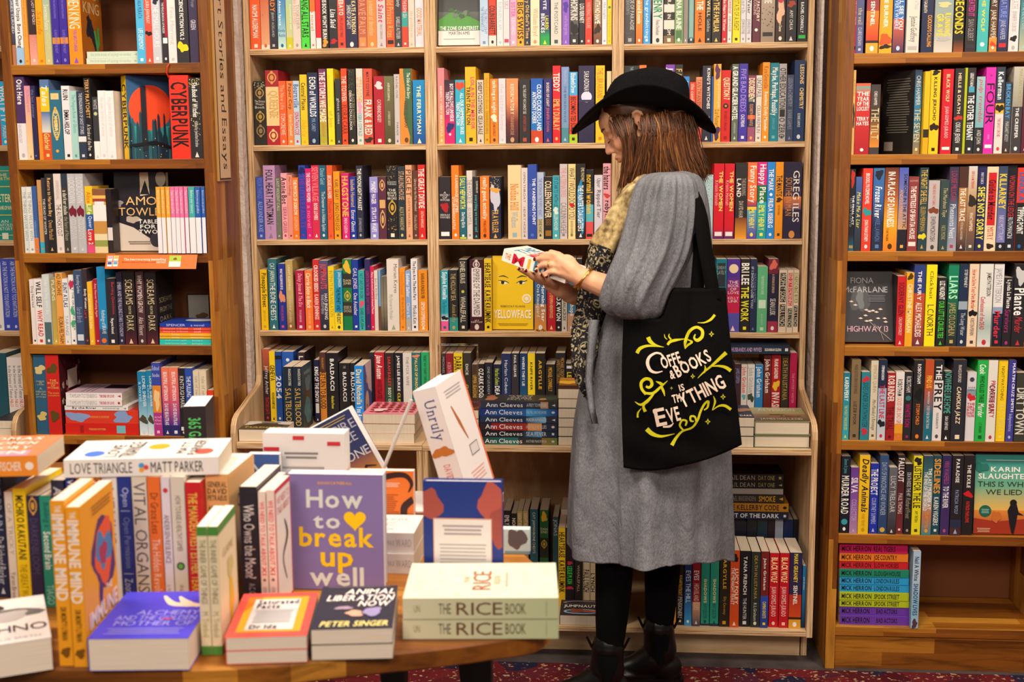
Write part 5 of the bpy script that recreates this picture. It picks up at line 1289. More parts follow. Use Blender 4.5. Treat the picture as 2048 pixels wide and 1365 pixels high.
RS('fourth', 3, """
- - - -
536 600 815 c41e26|SODERNY GLEN~681018~b~860~1090|CALLUM McSORLEY~f0d0c8~~1105~1230 side=2c2028
596 652 790 eaa624|CHRISTINE MANGAN~fce8c0~b~870~1210|@blob~503808~800~840|@no
652 732 735 2c3c80/.35/c05030>b04828>683040|THE FURY~f8f0ec~bt~780~985|ALEX MICHAELIDES~f0e0d8~b~1000~1240
738 812 735 f4e014|Clickbait~201c10~st~780~975|L.C.NORTH~302c10~~1015~1230|@no
818 882 825 242224|LIZ NUGENT~f4f0ec~b~850~980|OUR LITTLE CRUELTIES~48c838~b~990~1250
892 966 730 148460>107050>284838>282c2c|LIARS~b0f0c8~bf~815~975|JAMES O'LOGHLIN~c0a870~~1000~1230
968 1032 732 1e2e4c/.45/98a8b8/.55/1e2e4c|STEF PENNEY~e8ece8~u~770~895|The Long Water~d0d4d8~si~1070~1230
1038 1104 730 e8ceb2|How to Solve Your Own Murder~cc2c28~sb~770~1045|KRISTEN PERRIN~484040~~1110~1230|@blob~181414~1050~1100
1112 1204 730 dededa/.5/dededa>a0b8b4>d8dcd8|JAMES PATTERSON~303438~bu~790~955|Confessions of the DEAD~cc2c34~bd~960~1190
1210 1280 730 e2e0e0/.52/90a0c0/.6/202848>1c1c28|JAMES PATTERSON~8c8c98~~760~1000|Murder~d83040~b~1060~1250
1282 1346 825 242226|Lynda La Plante~f4f0f0~bs~840~1040|Survivors~b82c88~~1050~1210
1348 1440 730 262428|Plante~f8f4f4~bf~900~1090|Murder~c83040~i~1100~1210|@blob~c8c8c8~760~870
""", 1640, 320, 3.5, 1302)
faceout(1686, 1789, 552, 690, ZR[3], YF+.035, c_hwy, '24222a', 'dark cover with scattered white birds and pale pink title, facing out in brown bookcase', lean=-14, w=.03)
RS('fifth', 4, """
148 204 195 1a7a94>38a8b8|KAREN PERRY~f4f8f4~b~225~390|THE WORST THING EVER DID~e0e060~~420~590
212 276 105 846e50|MADE JUSTICE SERIOUS REVENGE~3c3020~~140~340|LIZZIE POOK~38302c~bt~395~555
282 342 190 2a8494|SIXES UNDER DEATH MASTER~104050~i~260~570|@blob~cc3048~220~260|@blob~cc3048~580~620|@no
346 398 110 d8ccb4|SPENCER QUINN~a89878~~140~330|Mrs Plansky's Revenge~605848~si~380~590
398 458 105 202a44/.35/9cb8d8>b0c8dc>d0d0d8|STEPHEN RONSON~f0f0f4~b~145~245|THE LAST LINE~d02c48~b~280~510|@blob~202028~520~570
460 516 195 a41e26|ROB RINDER~f4e8e0~bf~215~395|THE TRIAL~601018~bf~430~590
518 578 188 e4dedc/.76/e8a02c/.9/d87c20|ROBOTHAM~302c30~bf~240~355|GOOD GIRL BAD GIRL~e87850~~365~555
580 634 188 28282c|ROBOTHAM~e0dcdc~f~220~330|WHITE SON~b01868~b~410~570|@disc~38787c~370~.36
642 716 108 262426|ROBOTHAM~f0ecec~bt~135~270|STORM CHILD~f08028~bt~410~555|@disc~c8c098~340~.3|@blob~181818~310~380
720 780 105 bc4c24>b85028>206c84>206c84|FIND US~f0c040~b~215~300|BENJAMIN STEVENSON~f0e4d8~~325~410|EVERYONE ON THIS TRAIN~e0e0d8~~425~580
782 850 108 282c30/.25/e0dcdc|THE~f0ecec~b~140~240|PREY~202024~bf~265~455|YRSA SIGURDARDOTTIR~504c50~~470~580
848 908 185 222226|NOWHERE LIKE HOME~58b8a8~f~190~475|SARA SHEPARD~f0f0f0~~495~590
912 1004 105 2a2a34|FRANCIS SPUFFORD~e8dcd4~i~140~260|CAHOKIA JAZZ~f4d8b8~bit~290~545
1010 1074 190 d4d0d8/.25/8898a8/.35/d8d4dc|ANNE/CONNOLLY~384858~h~290~320|@blob~d02830~340~390|THE/GIRL/IN THE/EAGLE'S/TALONS~d03038~hb~400~500|@disc~384050~240~.25|@no
1080 1152 108 26b04a|Cook~f0f8f0~bsi~135~205|WHO KILLED THREE~104c20~b~215~400|Murder~f0f8f0~bsi~405~500|L.T. SHEARER~185c28~~540~610
1154 1220 108 e2ded6|CARRIE SUN~303034~b~280~475|PRIVATE EQUITY~c03048~b~250~505 
1224 1288 108 f2cc1c|NIGHTWATCHING~58480c~t~150~385|TRACY SIERRA~e8d868~~400~600
1294 1346 108 3c3c98/.85/404098|MARTIN CRUZ SMITH~f4f4f8~bu~130~465|Independence~b8b8e8~~480~600
1350 1425 195 3a3a34|DIRT TOWN~dcd8d0~bf~300~620|@no
""", 1640, 690, 3.4559, 660)
RS('sixth', 5, """
142 205 772 1a1e28|Simone St James~50a8b8~i~790~890|MURDER ROAD~f4f0ec~bsf~905~1170|@disc~38a0b0~1225~.35
208 264 850 6a3c96>8454a4>b088b0|SILVA~f4ecf4~bf~920~1025|COLLECTOR~c8a8d8~~1070~1220
268 340 765 f4c41c|Deadly Animals~201c10~bif~790~1155|MARIE TIERNEY~c89c18~~1170~1260
344 402 822 2034b0|THE PROJECT~f0f0f4~bf~860~1040|COURTNEY SUMMERS~c0c8f0~~1060~1240
408 468 765 345080>2c4474|DAYS OF INNOCENCE AND WONDER~a8b8d0~~815~1180|@disc~d8b048~1280~.3|@no
472 530 850 686870>585860>302c30|LUCY TRELOAR~d0d0d4~~910~1160
532 580 765 302428>782c30|FALLOUT~f4f0f0~bf~785~950|PAUL THOMAS~e8d0d0~~1030~1170
584 636 825 262428|DEATH RIDES THE HIT~d0ccd0~~885~1050|Richard Frost~a8a088~i~1060~1200
640 702 770 eade1c|LISTEN FOR THE LIE~201c10~bf~840~1130|AMY TINTERA~403c10~~1150~1230|@blob~282420~780~830
708 776 770 2c4858>386c70>a8b0ac>c07850>3c8c94|THE LAST MURDER AT~f4f4f4~bu~855~1140|THE END OF THE WORLD~f0f0f4~bd~880~1150|STUART TURTON~f0a040~b~1160~1270
778 832 770 1c4c5c|SIDELINES~f0a030~bf~790~1030|KAREN VIGGERS~e8e8e4~b~1055~1250
838 900 768 302a5c>443068|TO THE RIVER~f0f0f4~b~980~1130|VIKKI WAKEFIELD~b05088~~805~965
906 984 768 262226/.8/28304c/.9/4c2c30|PARADISE~f0ecec~bst~790~955|PATRICIA WOLF~98b0d8~st~1005~1170
986 1062 768 242024|THE EXILE~f0ece4~bt~830~990|PATRICK MARLOWE~e03028~b~1085~1230|@blob~d02028~1015~1055|@no
""", 1640, 690, 3.4559, 1310)
@cov
def c_lied(c):
    c.rect(0, c.h*.6, c.w, c.h, '2c9c98', '70b090'); c.rect(0, c.h*.3, c.w, c.h*.6, '70b090', 'e8b858'); c.rect(0, 0, c.w, c.h*.3, 'e0883c', '98301c'); c.poly([(0, 0), (c.w, 0), (c.w, c.h*.2), (c.w*.4, c.h*.16), (0, c.h*.2)], 'a03420')
    c.text('KARIN', c.w*.28, c.h*.79, c.w*.8, c.h*.85, 'f4f4f0', 'b'); c.text('SLAUGHTER', c.w*.06, c.h*.70, c.w*.98, c.h*.765, 'f4f4f0', 'b'); c.text('THIS IS WHY', c.w*.05, c.h*.60, c.w*.98, c.h*.665, '34382c'); c.text('WE LIED', c.w*.2, c.h*.50, c.w*.85, c.h*.565, '34382c')
    c.disc(c.w*.2, c.h*.29, .018, '1c6454'); c.lines(c.w*.13, c.h*.26, c.w*.27, c.h*.32, 4, hx('b0d0c0')); c.lines(c.w*.18, c.h*.92, c.w*.9, c.h*.95, 1, hx('c8e0d8'))
    c.disc(c.w*.70, c.h*.40, .010, '1c1818'); c.poly([(c.w*.64, c.h*.14), (c.w*.60, c.h*.30), (c.w*.66, c.h*.39), (c.w*.76, c.h*.38), (c.w*.80, c.h*.28), (c.w*.9, c.h*.24), (c.w*.78, c.h*.25), (c.w*.76, c.h*.14), (c.w*.72, 0), (c.w*.68, c.h*.02)], '1c1820')
    c.blob(c.w*.4, c.h*.22, .012, 'c86c2c', 4, .02); c.blob(c.w*.1, c.h*.72+.03, .02, '28786c', 7, .015); c.lines(c.w*.06, c.h*.02, c.w*.3, c.h*.08, 3, hx('e8c8a0'))
faceout(1950, 2062, 913, 1069, ZR[5], YF+.02, c_lied, '2c8c8c', 'teal to orange cover with dark running woman silhouette, facing out in brown bookcase', lean=-3)
lying("""176 795 790 872 6a3aac|MICK HERRON~20182c~b~.03~.43|BAD ACTORS~281c38~b~.53~.83|@no
176 795 715 790 6a3aac|MICK HERRON~20182c~b~.03~.43|BAD ACTORS~281c38~b~.53~.83|@no
174 795 650 713 b4c424|MICK HERRON~24241c~b~.03~.46|SPOOK STREET~303818~b~.50~.86|@no
174 795 580 650 b4c424|MICK HERRON~24241c~b~.03~.46|SPOOK STREET~303818~b~.50~.86|@no
174 795 511 580 2ca0dc|MICK HERRON~182838~b~.03~.46|LONDON RULES~184060~b~.50~.86|@no
174 795 443 511 2ca0dc|MICK HERRON~182838~b~.03~.46|LONDON RULES~184060~b~.50~.86|@no
174 795 374 443 1e886c|MICK HERRON~102820~b~.03~.46|SLOUGH HOUSE~103c30~b~.50~.88|@no
174 790 305 374 cc2430|MICK HERRON~501018~b~.03~.46|SLOW HORSES~601018~b~.50~.86|@no
174 788 229 305 e87e26|MICK HERRON~301c10~b~.03~.46|JOE COUNTRY~402010~b~.50~.84|@no
176 785 150 229 cc1a62|MICK HERRON~380c24~b~.03~.46|REAL TIGERS~480c2c~b~.50~.82|@no""", 'rainbow stack in brown bookcase', 'rainbow stack of spy novels', 1640, 1060, 4.4755, ZR[6], YF+.02, d=.128)
RS('bottom', 6, """
823 891 195 a8c8e4>b8d0e4>88b8d8>98c4dc|Neil A White~28345c~b~245~460|SHADOW LIVES~304878~b~485~770|@blob~583848~810~880|@no y=-.012
""", 1640, 1060, 4.4755, 908)
# face-outs in the plywood cases
@cov
def c_zone(c):
    c.rect(0, c.h*.55, c.w, c.h, '2c2c30', '404444'); c.rect(0, c.h*.25, c.w, c.h*.55, '5c6460', '30342c'); c.poly([(0, c.h*.42), (c.w*.3, c.h*.55), (c.w*.6, c.h*.52), (c.w, c.h*.38), (c.w, c.h*.25), (0, c.h*.25)], '4c9438')
    g = random.Random(3)
    for i in range(8): c.blob(c.w*g.uniform(.3, .7), c.h*g.uniform(.46, .6), .008, ['687868', '3c5c38'][i % 2], i)
    c.rect(0, 0, c.w, c.h*.24, 'e4dcd8'); c.text('THE ZONE OF INTEREST', c.w*.04, c.h*.25, c.w*.96, c.h*.31, 'f4f4f0', 'b'); c.text('MARTIN AMIS', c.w*.25, c.h*.17, c.w*.75, c.h*.225, '403c40'); c.lines(c.w*.12, c.h*.08, c.w*.88, c.h*.12, 1, hx('a8a0a0'))
faceout(876, 960, -28, 88, ZM[0], .03, c_zone, '2c2c30', 'dark cover with green hillside facing out at the top of the middle plywood bay', lean=-8, w=.03)
@cov
def c_yellow(c):
    c.rect(0, 0, c.w, c.h, 'e8c00c')
    for s, x in ((-1, .27), (1, .72)):
        c.poly([(c.w*x-.014, c.h*.63), (c.w*x-.004, c.h*.655), (c.w*x+.008, c.h*.645), (c.w*x+.016, c.h*.665), (c.w*x+.008, c.h*.625), (c.w*x-.004, c.h*.615)] if s > 0 else [(c.w*x-.016, c.h*.665), (c.w*x-.008, c.h*.645), (c.w*x+.004, c.h*.655), (c.w*x+.014, c.h*.63), (c.w*x+.004, c.h*.615), (c.w*x-.008, c.h*.625)], 'f0ece4')
        c.disc(c.w*x-.003, c.h*.638, .0055, '201814'); c.stroke([(c.w*x-.018*1, c.h*(.632 if s > 0 else .668)), (c.w*x-.004, c.h*.66), (c.w*x+.008, c.h*.652), (c.w*x+.018, c.h*(.672 if s > 0 else .63))], [.001, .003, .003, .001], '201814', n=4)
        c.stroke([(c.w*x-.016, c.h*(.70 if s > 0 else .715)), (c.w*x, c.h*.728), (c.w*x+.016, c.h*(.715 if s > 0 else .70))], [.001, .004, .001], '38280c', n=4)
    c.disc(c.w*.84, c.h*.42, .015, 'f0e4c8'); c.disc(c.w*.84, c.h*.42, .011, 'e8c468'); c.disc(c.w*.84, c.h*.42, .006, 'f0e4c8')
    c.text('REBECCA F. KUANG', c.w*.2, c.h*.305, c.w*.8, c.h*.33, '685008', ''); c.text('YELLOWFACE', c.w*.03, c.h*.14, c.w*.95, c.h*.28, 'f4ecd8', 'b'); c.lines(c.w*.12, c.h*.05, c.w*.88, c.h*.09, 2, hx('a88c10'))
faceout(985, 1066, 514, 658, ZM[3], .03, c_yellow, 'e8c00c', 'yellow cover with two drawn eyes facing out below the held book', lean=-3)

# ---------------------------------------------------------------- the room
def struct(name, m, mats, loc=None, smooth=False):
    o = m.build(name, mats, None, smooth, loc); o['kind'] = 'structure'; return o
m = MB(); m.box(-4.5, 4.5, -6.5, .5, -.05, -.0004); struct('floor', m, M['floor'])
m = MB(); m.box(-4.5, 4.5, .34, .5, .0, 3.2); struct('wall_back', m, M['wall'])
def pier(name, x0, x1, y0):
    m = MB(); n = 40; g = np.random.default_rng(int(abs(x0)*100))
    rows = [[(x0 if j == 0 else x1 if j == 3 else x0+.012 if j == 1 else x1-.012, (.336 if j in (0, 3) else y0)+g.normal(0, .0012), 3.1*i/n+.0005) for j in range(4)] for i in range(n+1)]
    m.grid(rows, (.6, .55, .5)); struct(name, m, M['wall'])
pier('trim_1', XL1+.004, -1.1905, -.045); pier('trim_2', .609, XR0-.004, -.03)

# ---------------------------------------------------------------- plywood bookcases
T = .0175
EDG = ['ply', 'ply_edge', 'ply_edge_up', 'ply_up', 'ply_back']
def side_panel(parent, x0, shoulder):
    """upright end panel; the lower half reaches forward, with a rounded shoulder on the outer ends of the row"""
    if shoulder: prof = [(.30, 0), (YF+.10, 0), (YF+.10, ZB-.02), (YF, ZB-.02), (YF, .715), (YF+.006, .738), (YF+.022, .757), (YF+.05, .768), (YF+.09, .775), (-.02, .815), (-.006, .826), (0, .845), (0, 2.45), (.30, 2.45)]
    else: prof = [(.30, 0), (YF+.10, 0), (YF+.10, ZB-.02), (YF+.002, ZB-.02), (YF+.002, ZC-T), (0, ZC-T), (0, 2.45), (.30, 2.45)]
    m = MB(); k = len(prof); m.v = [(dx, y, z-1.2) for dx in (-T/2, T/2) for y, z in prof]
    for a in (0, 1):
        tr = tessellate_polygon([[Vector((y, z, 0)) for y, z in prof]])
        for t in tr: m.f.append(tuple(i+a*k for i in t)); m.c.append([(1, 1, 1)]*3); m.m.append(0)
    for i in range(k):
        j = (i+1) % k; m.f.append((i, j, j+k, i+k)); m.c.append([(1, 1, 1)]*4); m.m.append(1)
    o = m.build('side_panel', [M['ply_up'], M['ply_edge_up']], parent, loc=(x0+T/2, 0, 1.2))
    bm = bmesh.new(); bm.from_mesh(o.data); bmesh.ops.recalc_face_normals(bm, faces=bm.faces); bm.to_mesh(o.data); bm.free()
def ply_case(label, x0, x1, sl, sr, zs=ZM, group='plywood bookcases joined side by side'):
    t = thing('bookcase', label, 'bookcase', (0, 0, 0), group)
    side_panel(t, x0, sl); side_panel(t, x1-T, sr)
    a, b = x0+T+.0005, x1-T-.0005; E_ = [M['ply'], M['ply_edge']]; ms = [0, 0, 1, 0, 0, 0]
    for z in zs+[2.30]: boxo('shelf', (a, b, .0, .28, z-T, z), E_, t, ms, .0008)
    boxo('counter', (a if sl else x0, b if sr else x1, YF, .28, ZC-T, ZC), E_, t, ms, .0008)
    boxo('base_board', (a if sl else x0, b if sr else x1, YF, .28, ZB-T, ZB), E_, t, ms, .0008)
    boxo('kickboard', (a+.004, b-.004, YF+.10, YF+.115, 0.0, ZB-T-.001), [M['ply']], t)
    boxo('back_panel', (a, b, .281, .29, ZB, 2.4), [M['ply_back']], t)
ply_case('pale plywood bookcase next to the white brick strip, with the low open counter end', -1.1845, -.5865, True, False)
ply_case('pale plywood bookcase in the middle, navy paperback stack on its counter', -.5855, .0045, False, False)
ply_case('pale plywood bookcase directly behind the woman and her tote bag', .0055, .6045, False, True)
ply_case('pale plywood bookcase seen in a sliver beyond the plaque bookcase', -2.45, XL0-.03, False, True, [atY(10, q, 0).z for q in (92, 291, 481, 662)], None)

# ---------------------------------------------------------------- brown bookcases
def brown_case(label, x0, x1, zs, tk=.029, plinth=True):
    t = thing('bookcase', label, 'bookcase', (0, 0, 0))
    w = .0285; FR = [M['aca_side'], M['aca_up']]; ms = [0, 0, 1, 0, 0, 0]
    boxo('side_panel', (x0, x0+w, YF, .0, 0, 2.5), FR, t, ms, .0015); boxo('side_panel', (x1-w, x1, YF, .0, 0, 2.5), FR, t, ms, .0015)
    for z in zs: boxo('shelf', (x0+w+.0003, x1-w-.0003, YF+.001, -.012, z-tk, z), [M['aca_top'], M['aca']], t, ms, .0015)
    boxo('back_panel', (x0+w, x1-w, -.011, -.002, .05, 2.45), [M['aca_back']], t)
    if plinth: boxo('plinth', (x0+w, x1-w, YF+.012, YF+.035, 0, zs[-1]-tk-.001), [M['aca']], t)
zl6 = [ZL[0]+.30]+ZL+[ZL[4]-.30, .10]
brown_case('brown timber bookcase with the vertical black-lettered plaque on its side', XL0, XL1, zl6)
brown_case("brown timber bookcase behind the woman's back, rainbow paperback stack at its bottom", XR0, 1.30, [ZR[0]+.30]+ZR)
# plaque on the side of the brown bookcase
pl = thing('plaque', 'narrow pale wooden plaque with large black vertical lettering on bookcase side', 'plaque', (0, 0, 0))
px = XL1+.0005
ya, yb = YF+.030, YF+.150
zb_ = CZ+(atY(440, 362, YF+.09).z-CZ)*(1); zt_ = zb_+.655
m = MB(); m.box(px, px+.008, ya, yb, zb_, zt_, hx('b0844c')); m.build('board', M['print'], pl)
m = MB(); c = Canvas(m, (px+.0081, ya, zb_), (0, 1, 0), (0, 0, 1), yb-ya, zt_-zb_)
c.rect(.004, .004, c.w-.004, c.h-.004, '2c2018'); c.rect(.009, .009, c.w-.009, c.h-.009, 'e0c09c')
c.text('Short Stories and Essays', .030, .035, c.w-.030, c.h-.02, '181410', 'n', -90, fit=2.2)
m.build('lettering', M['print'], pl)
# orange shelf sign under the photo cover
sg = thing('shelf_sign', 'orange cardboard shelf strip tilted below the black and white photo cover', 'sign', (0, 0, 0))
a = atY(213, 524, YF-.012); b = atY(391, 522, YF-.03); zt, zb2 = ZL[2]-.003, ZL[2]-.045
m = MB(); c = Canvas(m, (a.x, YF-.028, zb2), ((b-a).normalized().x, 0, 0), Vector((.06, .014, .042)).normalized(), (b.x-a.x), .046)
c.uy = Vector((.0, .020, .042)).normalized(); c.n = c.ux.cross(c.uy)
c.rect(0, 0, c.w, c.h, 'f07028'); c.n = -c.n; m.add([c.P(0, 0), c.P(0, c.h), c.P(c.w, c.h), c.P(c.w, 0)], hx('e8dcd0')); c.n = -c.n
c.text('The heartwarming bestselling', c.w*.2, c.h*.55, c.w*.66, c.h*.75, 'f8ece0', 'bs'); c.text('series', c.w*.56, c.h*.4, c.w*.66, c.h*.54, 'f8ece0', 's'); c.text('Before the coffee gets cold', c.w*.18, c.h*.40, c.w*.55, c.h*.53, '8c3018', 'i')
for i in range(2):
    for j in range(2): c.rect(c.w*(.02+.065*i), c.h*(.15+.4*j), c.w*(.075+.065*i), c.h*(.5+.4*j), 'e8e8ec'); c.rect(c.w*(.025+.065*i), c.h*(.3+.4*j), c.w*(.07+.065*i), c.h*(.48+.4*j), ['3858b0', 'e8a0b0', '58a8c8', 'e8b838'][i*2+j])
c.rect(c.w*.70, c.h*.12, c.w*.83, c.h*.9, 'e8ece4'); c.rect(c.w*.70, c.h*.5, c.w*.83, c.h*.9, 'a8c838'); c.blob(c.w*.765, c.h*.68, .005, '8c5030', 3)
m.build('card', M['print'], sg)
# picture card at the back of the fourth shelf
m = MB(); a = atY(378, 640, -.05); b = atY(421, 640, -.05); zt = atY(400, 590, -.05).z
cd = thing('card', 'small white picture card propped above the bright thin book stack', 'card', (0, 0, 0))
m.box(a.x, b.x-.004, -.05, -.047, ZL[3]+.001, zt, hx('a09c98')); c = Canvas(m, (a.x, -.05, ZL[3]), (1, 0, 0), (0, 0, 1), b.x-a.x, zt-ZL[3])
c.blob(c.w*.6, c.h*.45, .02, '6c5038', 2, .012); m.build('sheet', M['print'], cd)
m = MB(); m.box(a.x-.002, a.x, -.052, -.046, ZL[3]+.001, zt+.002, hx('201814')); m.box(a.x-.002, b.x-.004, -.052, -.046, zt, zt+.002, hx('201814')); m.build('frame', M['print'], cd)
# red loop hanging from the top shelf edge
m = MB(); p = atY(338, 150, YF); m.tube([(p.x+.004, YF-.004, ZL[0]-.002), (p.x-.002, YF-.008, ZL[0]-.012), (p.x-.005, YF-.006, ZL[0]-.03), (p.x-.003, YF+.004, ZL[0]-.042)], .0022, hx('d83820'), 6)
o = m.build('ribbon', M['print']); tag(o, 'red ribbon hanging from the top shelf over the orange sun cover', 'ribbon')
# clear acrylic holder on the stack beside the navy paperbacks
def glass():
    m = bpy.data.materials.new('clear_acrylic'); m.use_nodes = True; b = bsdf(m)
    b.inputs['Base Color'].default_value = (.96, .95, .95, 1); b.inputs['Roughness'].default_value = .03; b.inputs['Transmission Weight'].default_value = 1; b.inputs['IOR'].default_value = 1.2
    return m
M['glass'] = glass()
hz = HZ+.0015
a = atY(876, 750, YF+.03); b = atY(955, 750, YF+.03); ht = atY(915, 690, YF+.03).z
hd = thing('acrylic_holder', 'clear acrylic sign holder on the dark stack beside the navy paperbacks', 'sign holder', (0, 0, 0))
boxo('front_sheet', (a.x, b.x, YF+.028, YF+.031, hz, ht), [M['glass']], hd, bev=.001)
boxo('back_sheet', (a.x, b.x, YF+.052, YF+.055, hz, ht), [M['glass']], hd, bev=.001)
boxo('foot', (a.x, b.x, YF+.0315, YF+.0515, hz, hz+.003), [M['glass']], hd)
boxo('top_edge', (a.x, b.x, YF+.0315, YF+.0515, ht-.003, ht), [M['glass']], hd)
# rug
ry = atZ(1300, 1338, 0).y
m = MB(); m.box(-2.4, 2.4, ry-2.2, ry, .0005, .010); o = m.build('rug', M['rug']); tag(o, 'dark red woven rug with navy pattern under the table and boots', 'rug')

# ---------------------------------------------------------------- the display table
ZT = .81
tbl = thing('display_table', 'round-cornered timber table covered with nonfiction books', 'table', (-.9, -1.6, 0))
edge = [atZ(x, y, ZT) for x, y in ((1085, 1262), (976, 1284), (869, 1298), (740, 1311), (530, 1332), (250, 1338))]
eb = [atZ(x, y, ZT) for x, y in ((760, 985), (900, 1020), (1000, 1072), (1080, 1138), (1106, 1205))]
cp = [(p.x, p.y) for p in eb]+[(p.x, p.y) for p in edge]+[(-1.15, edge[-1].y+.01), (-1.6, -2.05), (-1.82, -1.6), (-1.6, -1.15), (-1.0, -1.0), (-.7, -1.1)]
def smooth_loop(p, n=6):
    q = []; k = len(p); p = [Vector((a, b)) for a, b in p]
    for i in range(k):
        p0, p1, p2, p3 = p[i-1], p[i], p[(i+1) % k], p[(i+2) % k]
        for j in range(n):
            t = j/n; q.append(.5*((2*p1)+(p2-p0)*t+(2*p0-5*p1+4*p2-p3)*t*t+(3*p1-p0-3*p2+p3)*t**3))
    return q
loop = smooth_loop(cp)[::-1]
m = MB(); rows = []
cen = Vector((-.9, -1.6))
for ins, z in ((.006, -.034), (0, -.030), (0, -.004), (.004, 0)):
    rows.append([tuple((p+(cen-p).normalized()*ins)-cen)+(ZT+z,) for p in loop])
m.grid(rows, (1, 1, 1), closed=True, cap=True)
o = m.build('tabletop', M['aca_top'], tbl)
bm = bmesh.new(); bm.from_mesh(o.data); bmesh.ops.recalc_face_normals(bm, faces=bm.faces); bm.to_mesh(o.data); bm.free()
def leg(px0, px1, pyt, Y, slant=0):
    a = atY(px0, pyt, Y).x; b = atY(px1, pyt, Y).x; w = (b-a)/2; x = (a+b)/2
    m = MB(); rows = [[(dx*w+x+s-cen.x, dy*w+Y-cen.y, z) for dx, dy in ((-1, -1), (1, -1), (1, 1), (-1, 1))] for z, s in ((.0105, slant), (ZT-.0345, 0))]
    m.grid(rows, hx('181618'), closed=True, cap=True); m.build('leg', M['black_metal'], tbl)
leg(765, 812, 1345, -1.92); leg(900, 928, 1345, -1.55, .06); leg(946, 984, 1345, -1.75); leg(150, 190, 1360, -1.75)
# ---------------------------------------------------------------- books on the table
def tstand(px0, px1, ytop, h, bg, el, label, z=None, Y=None, d=.15, rz=0, front=None, back=None, hard=False, py_mid=None, page='ece0d0', side=None, dy=0, ybot=None):
    z = ZT if z is None else z; xm = (px0+px1)/2
    if ybot: Y = atZ(xm, ybot, z).y
    yy = (atZ(xm, ytop, z+h).y if Y is None else Y)+dy
    if Y is not None: h = atY(xm, ytop, yy).z-z
    pm_ = py_mid or ytop+80
    a = atY(px0, pm_, yy).x; b = atY(px1, pm_, yy).x
    sp = mkspec(bg, el, (b-a-.001)/math.cos(math.radians(rz)), h, d, hard=hard, page=page, side=side); sp['front'] = front; sp['back'] = back
    mx = Tm(((a+b)/2, yy, z+.0005), math.radians(rz)); put(sp, mx, 1e5, label, None, True); return yy
def tflat(pl, pr, h, t, bg, label, front=None, z=None, n=1, hard=False, labels=None, page='ecdccc', extra=0):
    """lying face up, tail edge to the viewer: pl, pr pixels of the bottom front corners"""
    z = ZT if z is None else z; a = atZ(*pl, z); b = atZ(*pr, z); r = math.atan2(b.y-a.y, b.x-a.x)
    for i in range(n):
        sp = mkspec(bg, ['@no'], t-.0006, h, (b-a).length, hard=hard, page=page, side=bg); sp['front'] = front if i == n-1 else None
        mx = Tm((a.x, a.y, z+t/2+t*i+.0004), r) @ FACEUP; put(sp, mx, 1e5, label if i == n-1 else labels[0], None, True)
    return z+t*n
def tspine(pl, pr, t, d, bg, el, label, front=None, z=None, hard=False):
    z = ZT if z is None else z; a = atZ(*pl, z); b = atZ(*pr, z); r = math.atan2(b.y-a.y, b.x-a.x)
    sp = mkspec(bg, el, t-.0006, (b-a).length, d, hard=hard); sp['front'] = front
    put(sp, Tm((b.x, b.y, z+t/2+.0004), r) @ FLAT, 1e5, label, None, True); return z+t
def tface(px0, px1, ytop, h, bg, front, label, w=.02, z=None, rz=0, lean=-3, hard=False, tilt=0, Y=None, page='f0e8e0'):
    z = ZT if z is None else z; yy = atZ((px0+px1)/2, ytop, z+h).y if Y is None else Y
    if Y is not None: h = atY((px0+px1)/2, ytop, yy).z-z
    a = atY(px0, ytop+60, yy); b = atY(px1, ytop+60, yy); d = b.x-a.x
    sp = mkspec(bg, ['@no'], w, h, d, hard=hard, side=bg, page=page); sp['front'] = front
    mx = Matrix.Translation(((a.x+b.x)/2, yy, z+.0008+w*math.sin(math.radians(abs(lean))))) @ Matrix.Rotation(math.radians(tilt), 4, 'Y') @ Matrix.Rotation(math.radians(rz), 4, 'Z') @ Matrix.Rotation(math.radians(lean), 4, 'X') @ Matrix.Translation((-d/2, w/2, 0)) @ FACEOUT
    put(sp, mx, 1e5, label, None, True); return yy
# covers drawn flat, in metres from the lower left corner
def f_techno(c):
    c.rect(0, 0, c.w, c.h, 'e4dcdc'); c.blob(c.w*.45, c.h*.62, c.w*.42, '6c6868', 4, c.h*.16); c.blob(c.w*.55, c.h*.58, c.w*.3, 'b4aeae', 6, c.h*.1); c.blob(c.w*.3, c.h*.80, c.w*.22, '3c3a3c', 7, .02); c.disc(c.w*.3, c.h*.80, c.w*.12, 'a8a4a4', .012)
    c.text('TECHNO', c.w*.02, c.h*.22, c.w*.98, c.h*.36, '402c38'); c.text('MARCUS SMITH', c.w*.2, c.h*.06, c.w*.9, c.h*.1, 'b0a8a8')
def f_immune(c):
    c.rect(0, 0, c.w, c.h, 'f0a020'); c.blob(c.w*.62, c.h*.60, c.w*.36, '4c2c6c', 5, c.h*.22, k=.22); c.blob(c.w*.62, c.h*.61, c.w*.29, 'e85830', 6, c.h*.18, k=.3); c.blob(c.w*.62, c.h*.62, c.w*.20, '3c80b8', 7, c.h*.13, k=.5); c.blob(c.w*.6, c.h*.6, c.w*.10, 'a83058', 8, c.h*.08)
    c.stroke([(c.w*.5, c.h*.42), (c.w*.47, c.h*.34), (c.w*.48, c.h*.26)], [.02, .014, .008], '4c2c6c', 3)
    c.text('THE', c.w*.62, c.h*.34, c.w*.8, c.h*.385, 'f8e4d8', 'b'); c.text('IMMUNE', c.w*.1, c.h*.205, c.w*.95, c.h*.31, 'f8e4d8', 'b'); c.text('MIND', c.w*.25, c.h*.085, c.w*.9, c.h*.19, 'f8e4d8', 'b'); c.lines(c.w*.3, c.h*.88, c.w*.9, c.h*.95, 3, hx('8c5c18'))
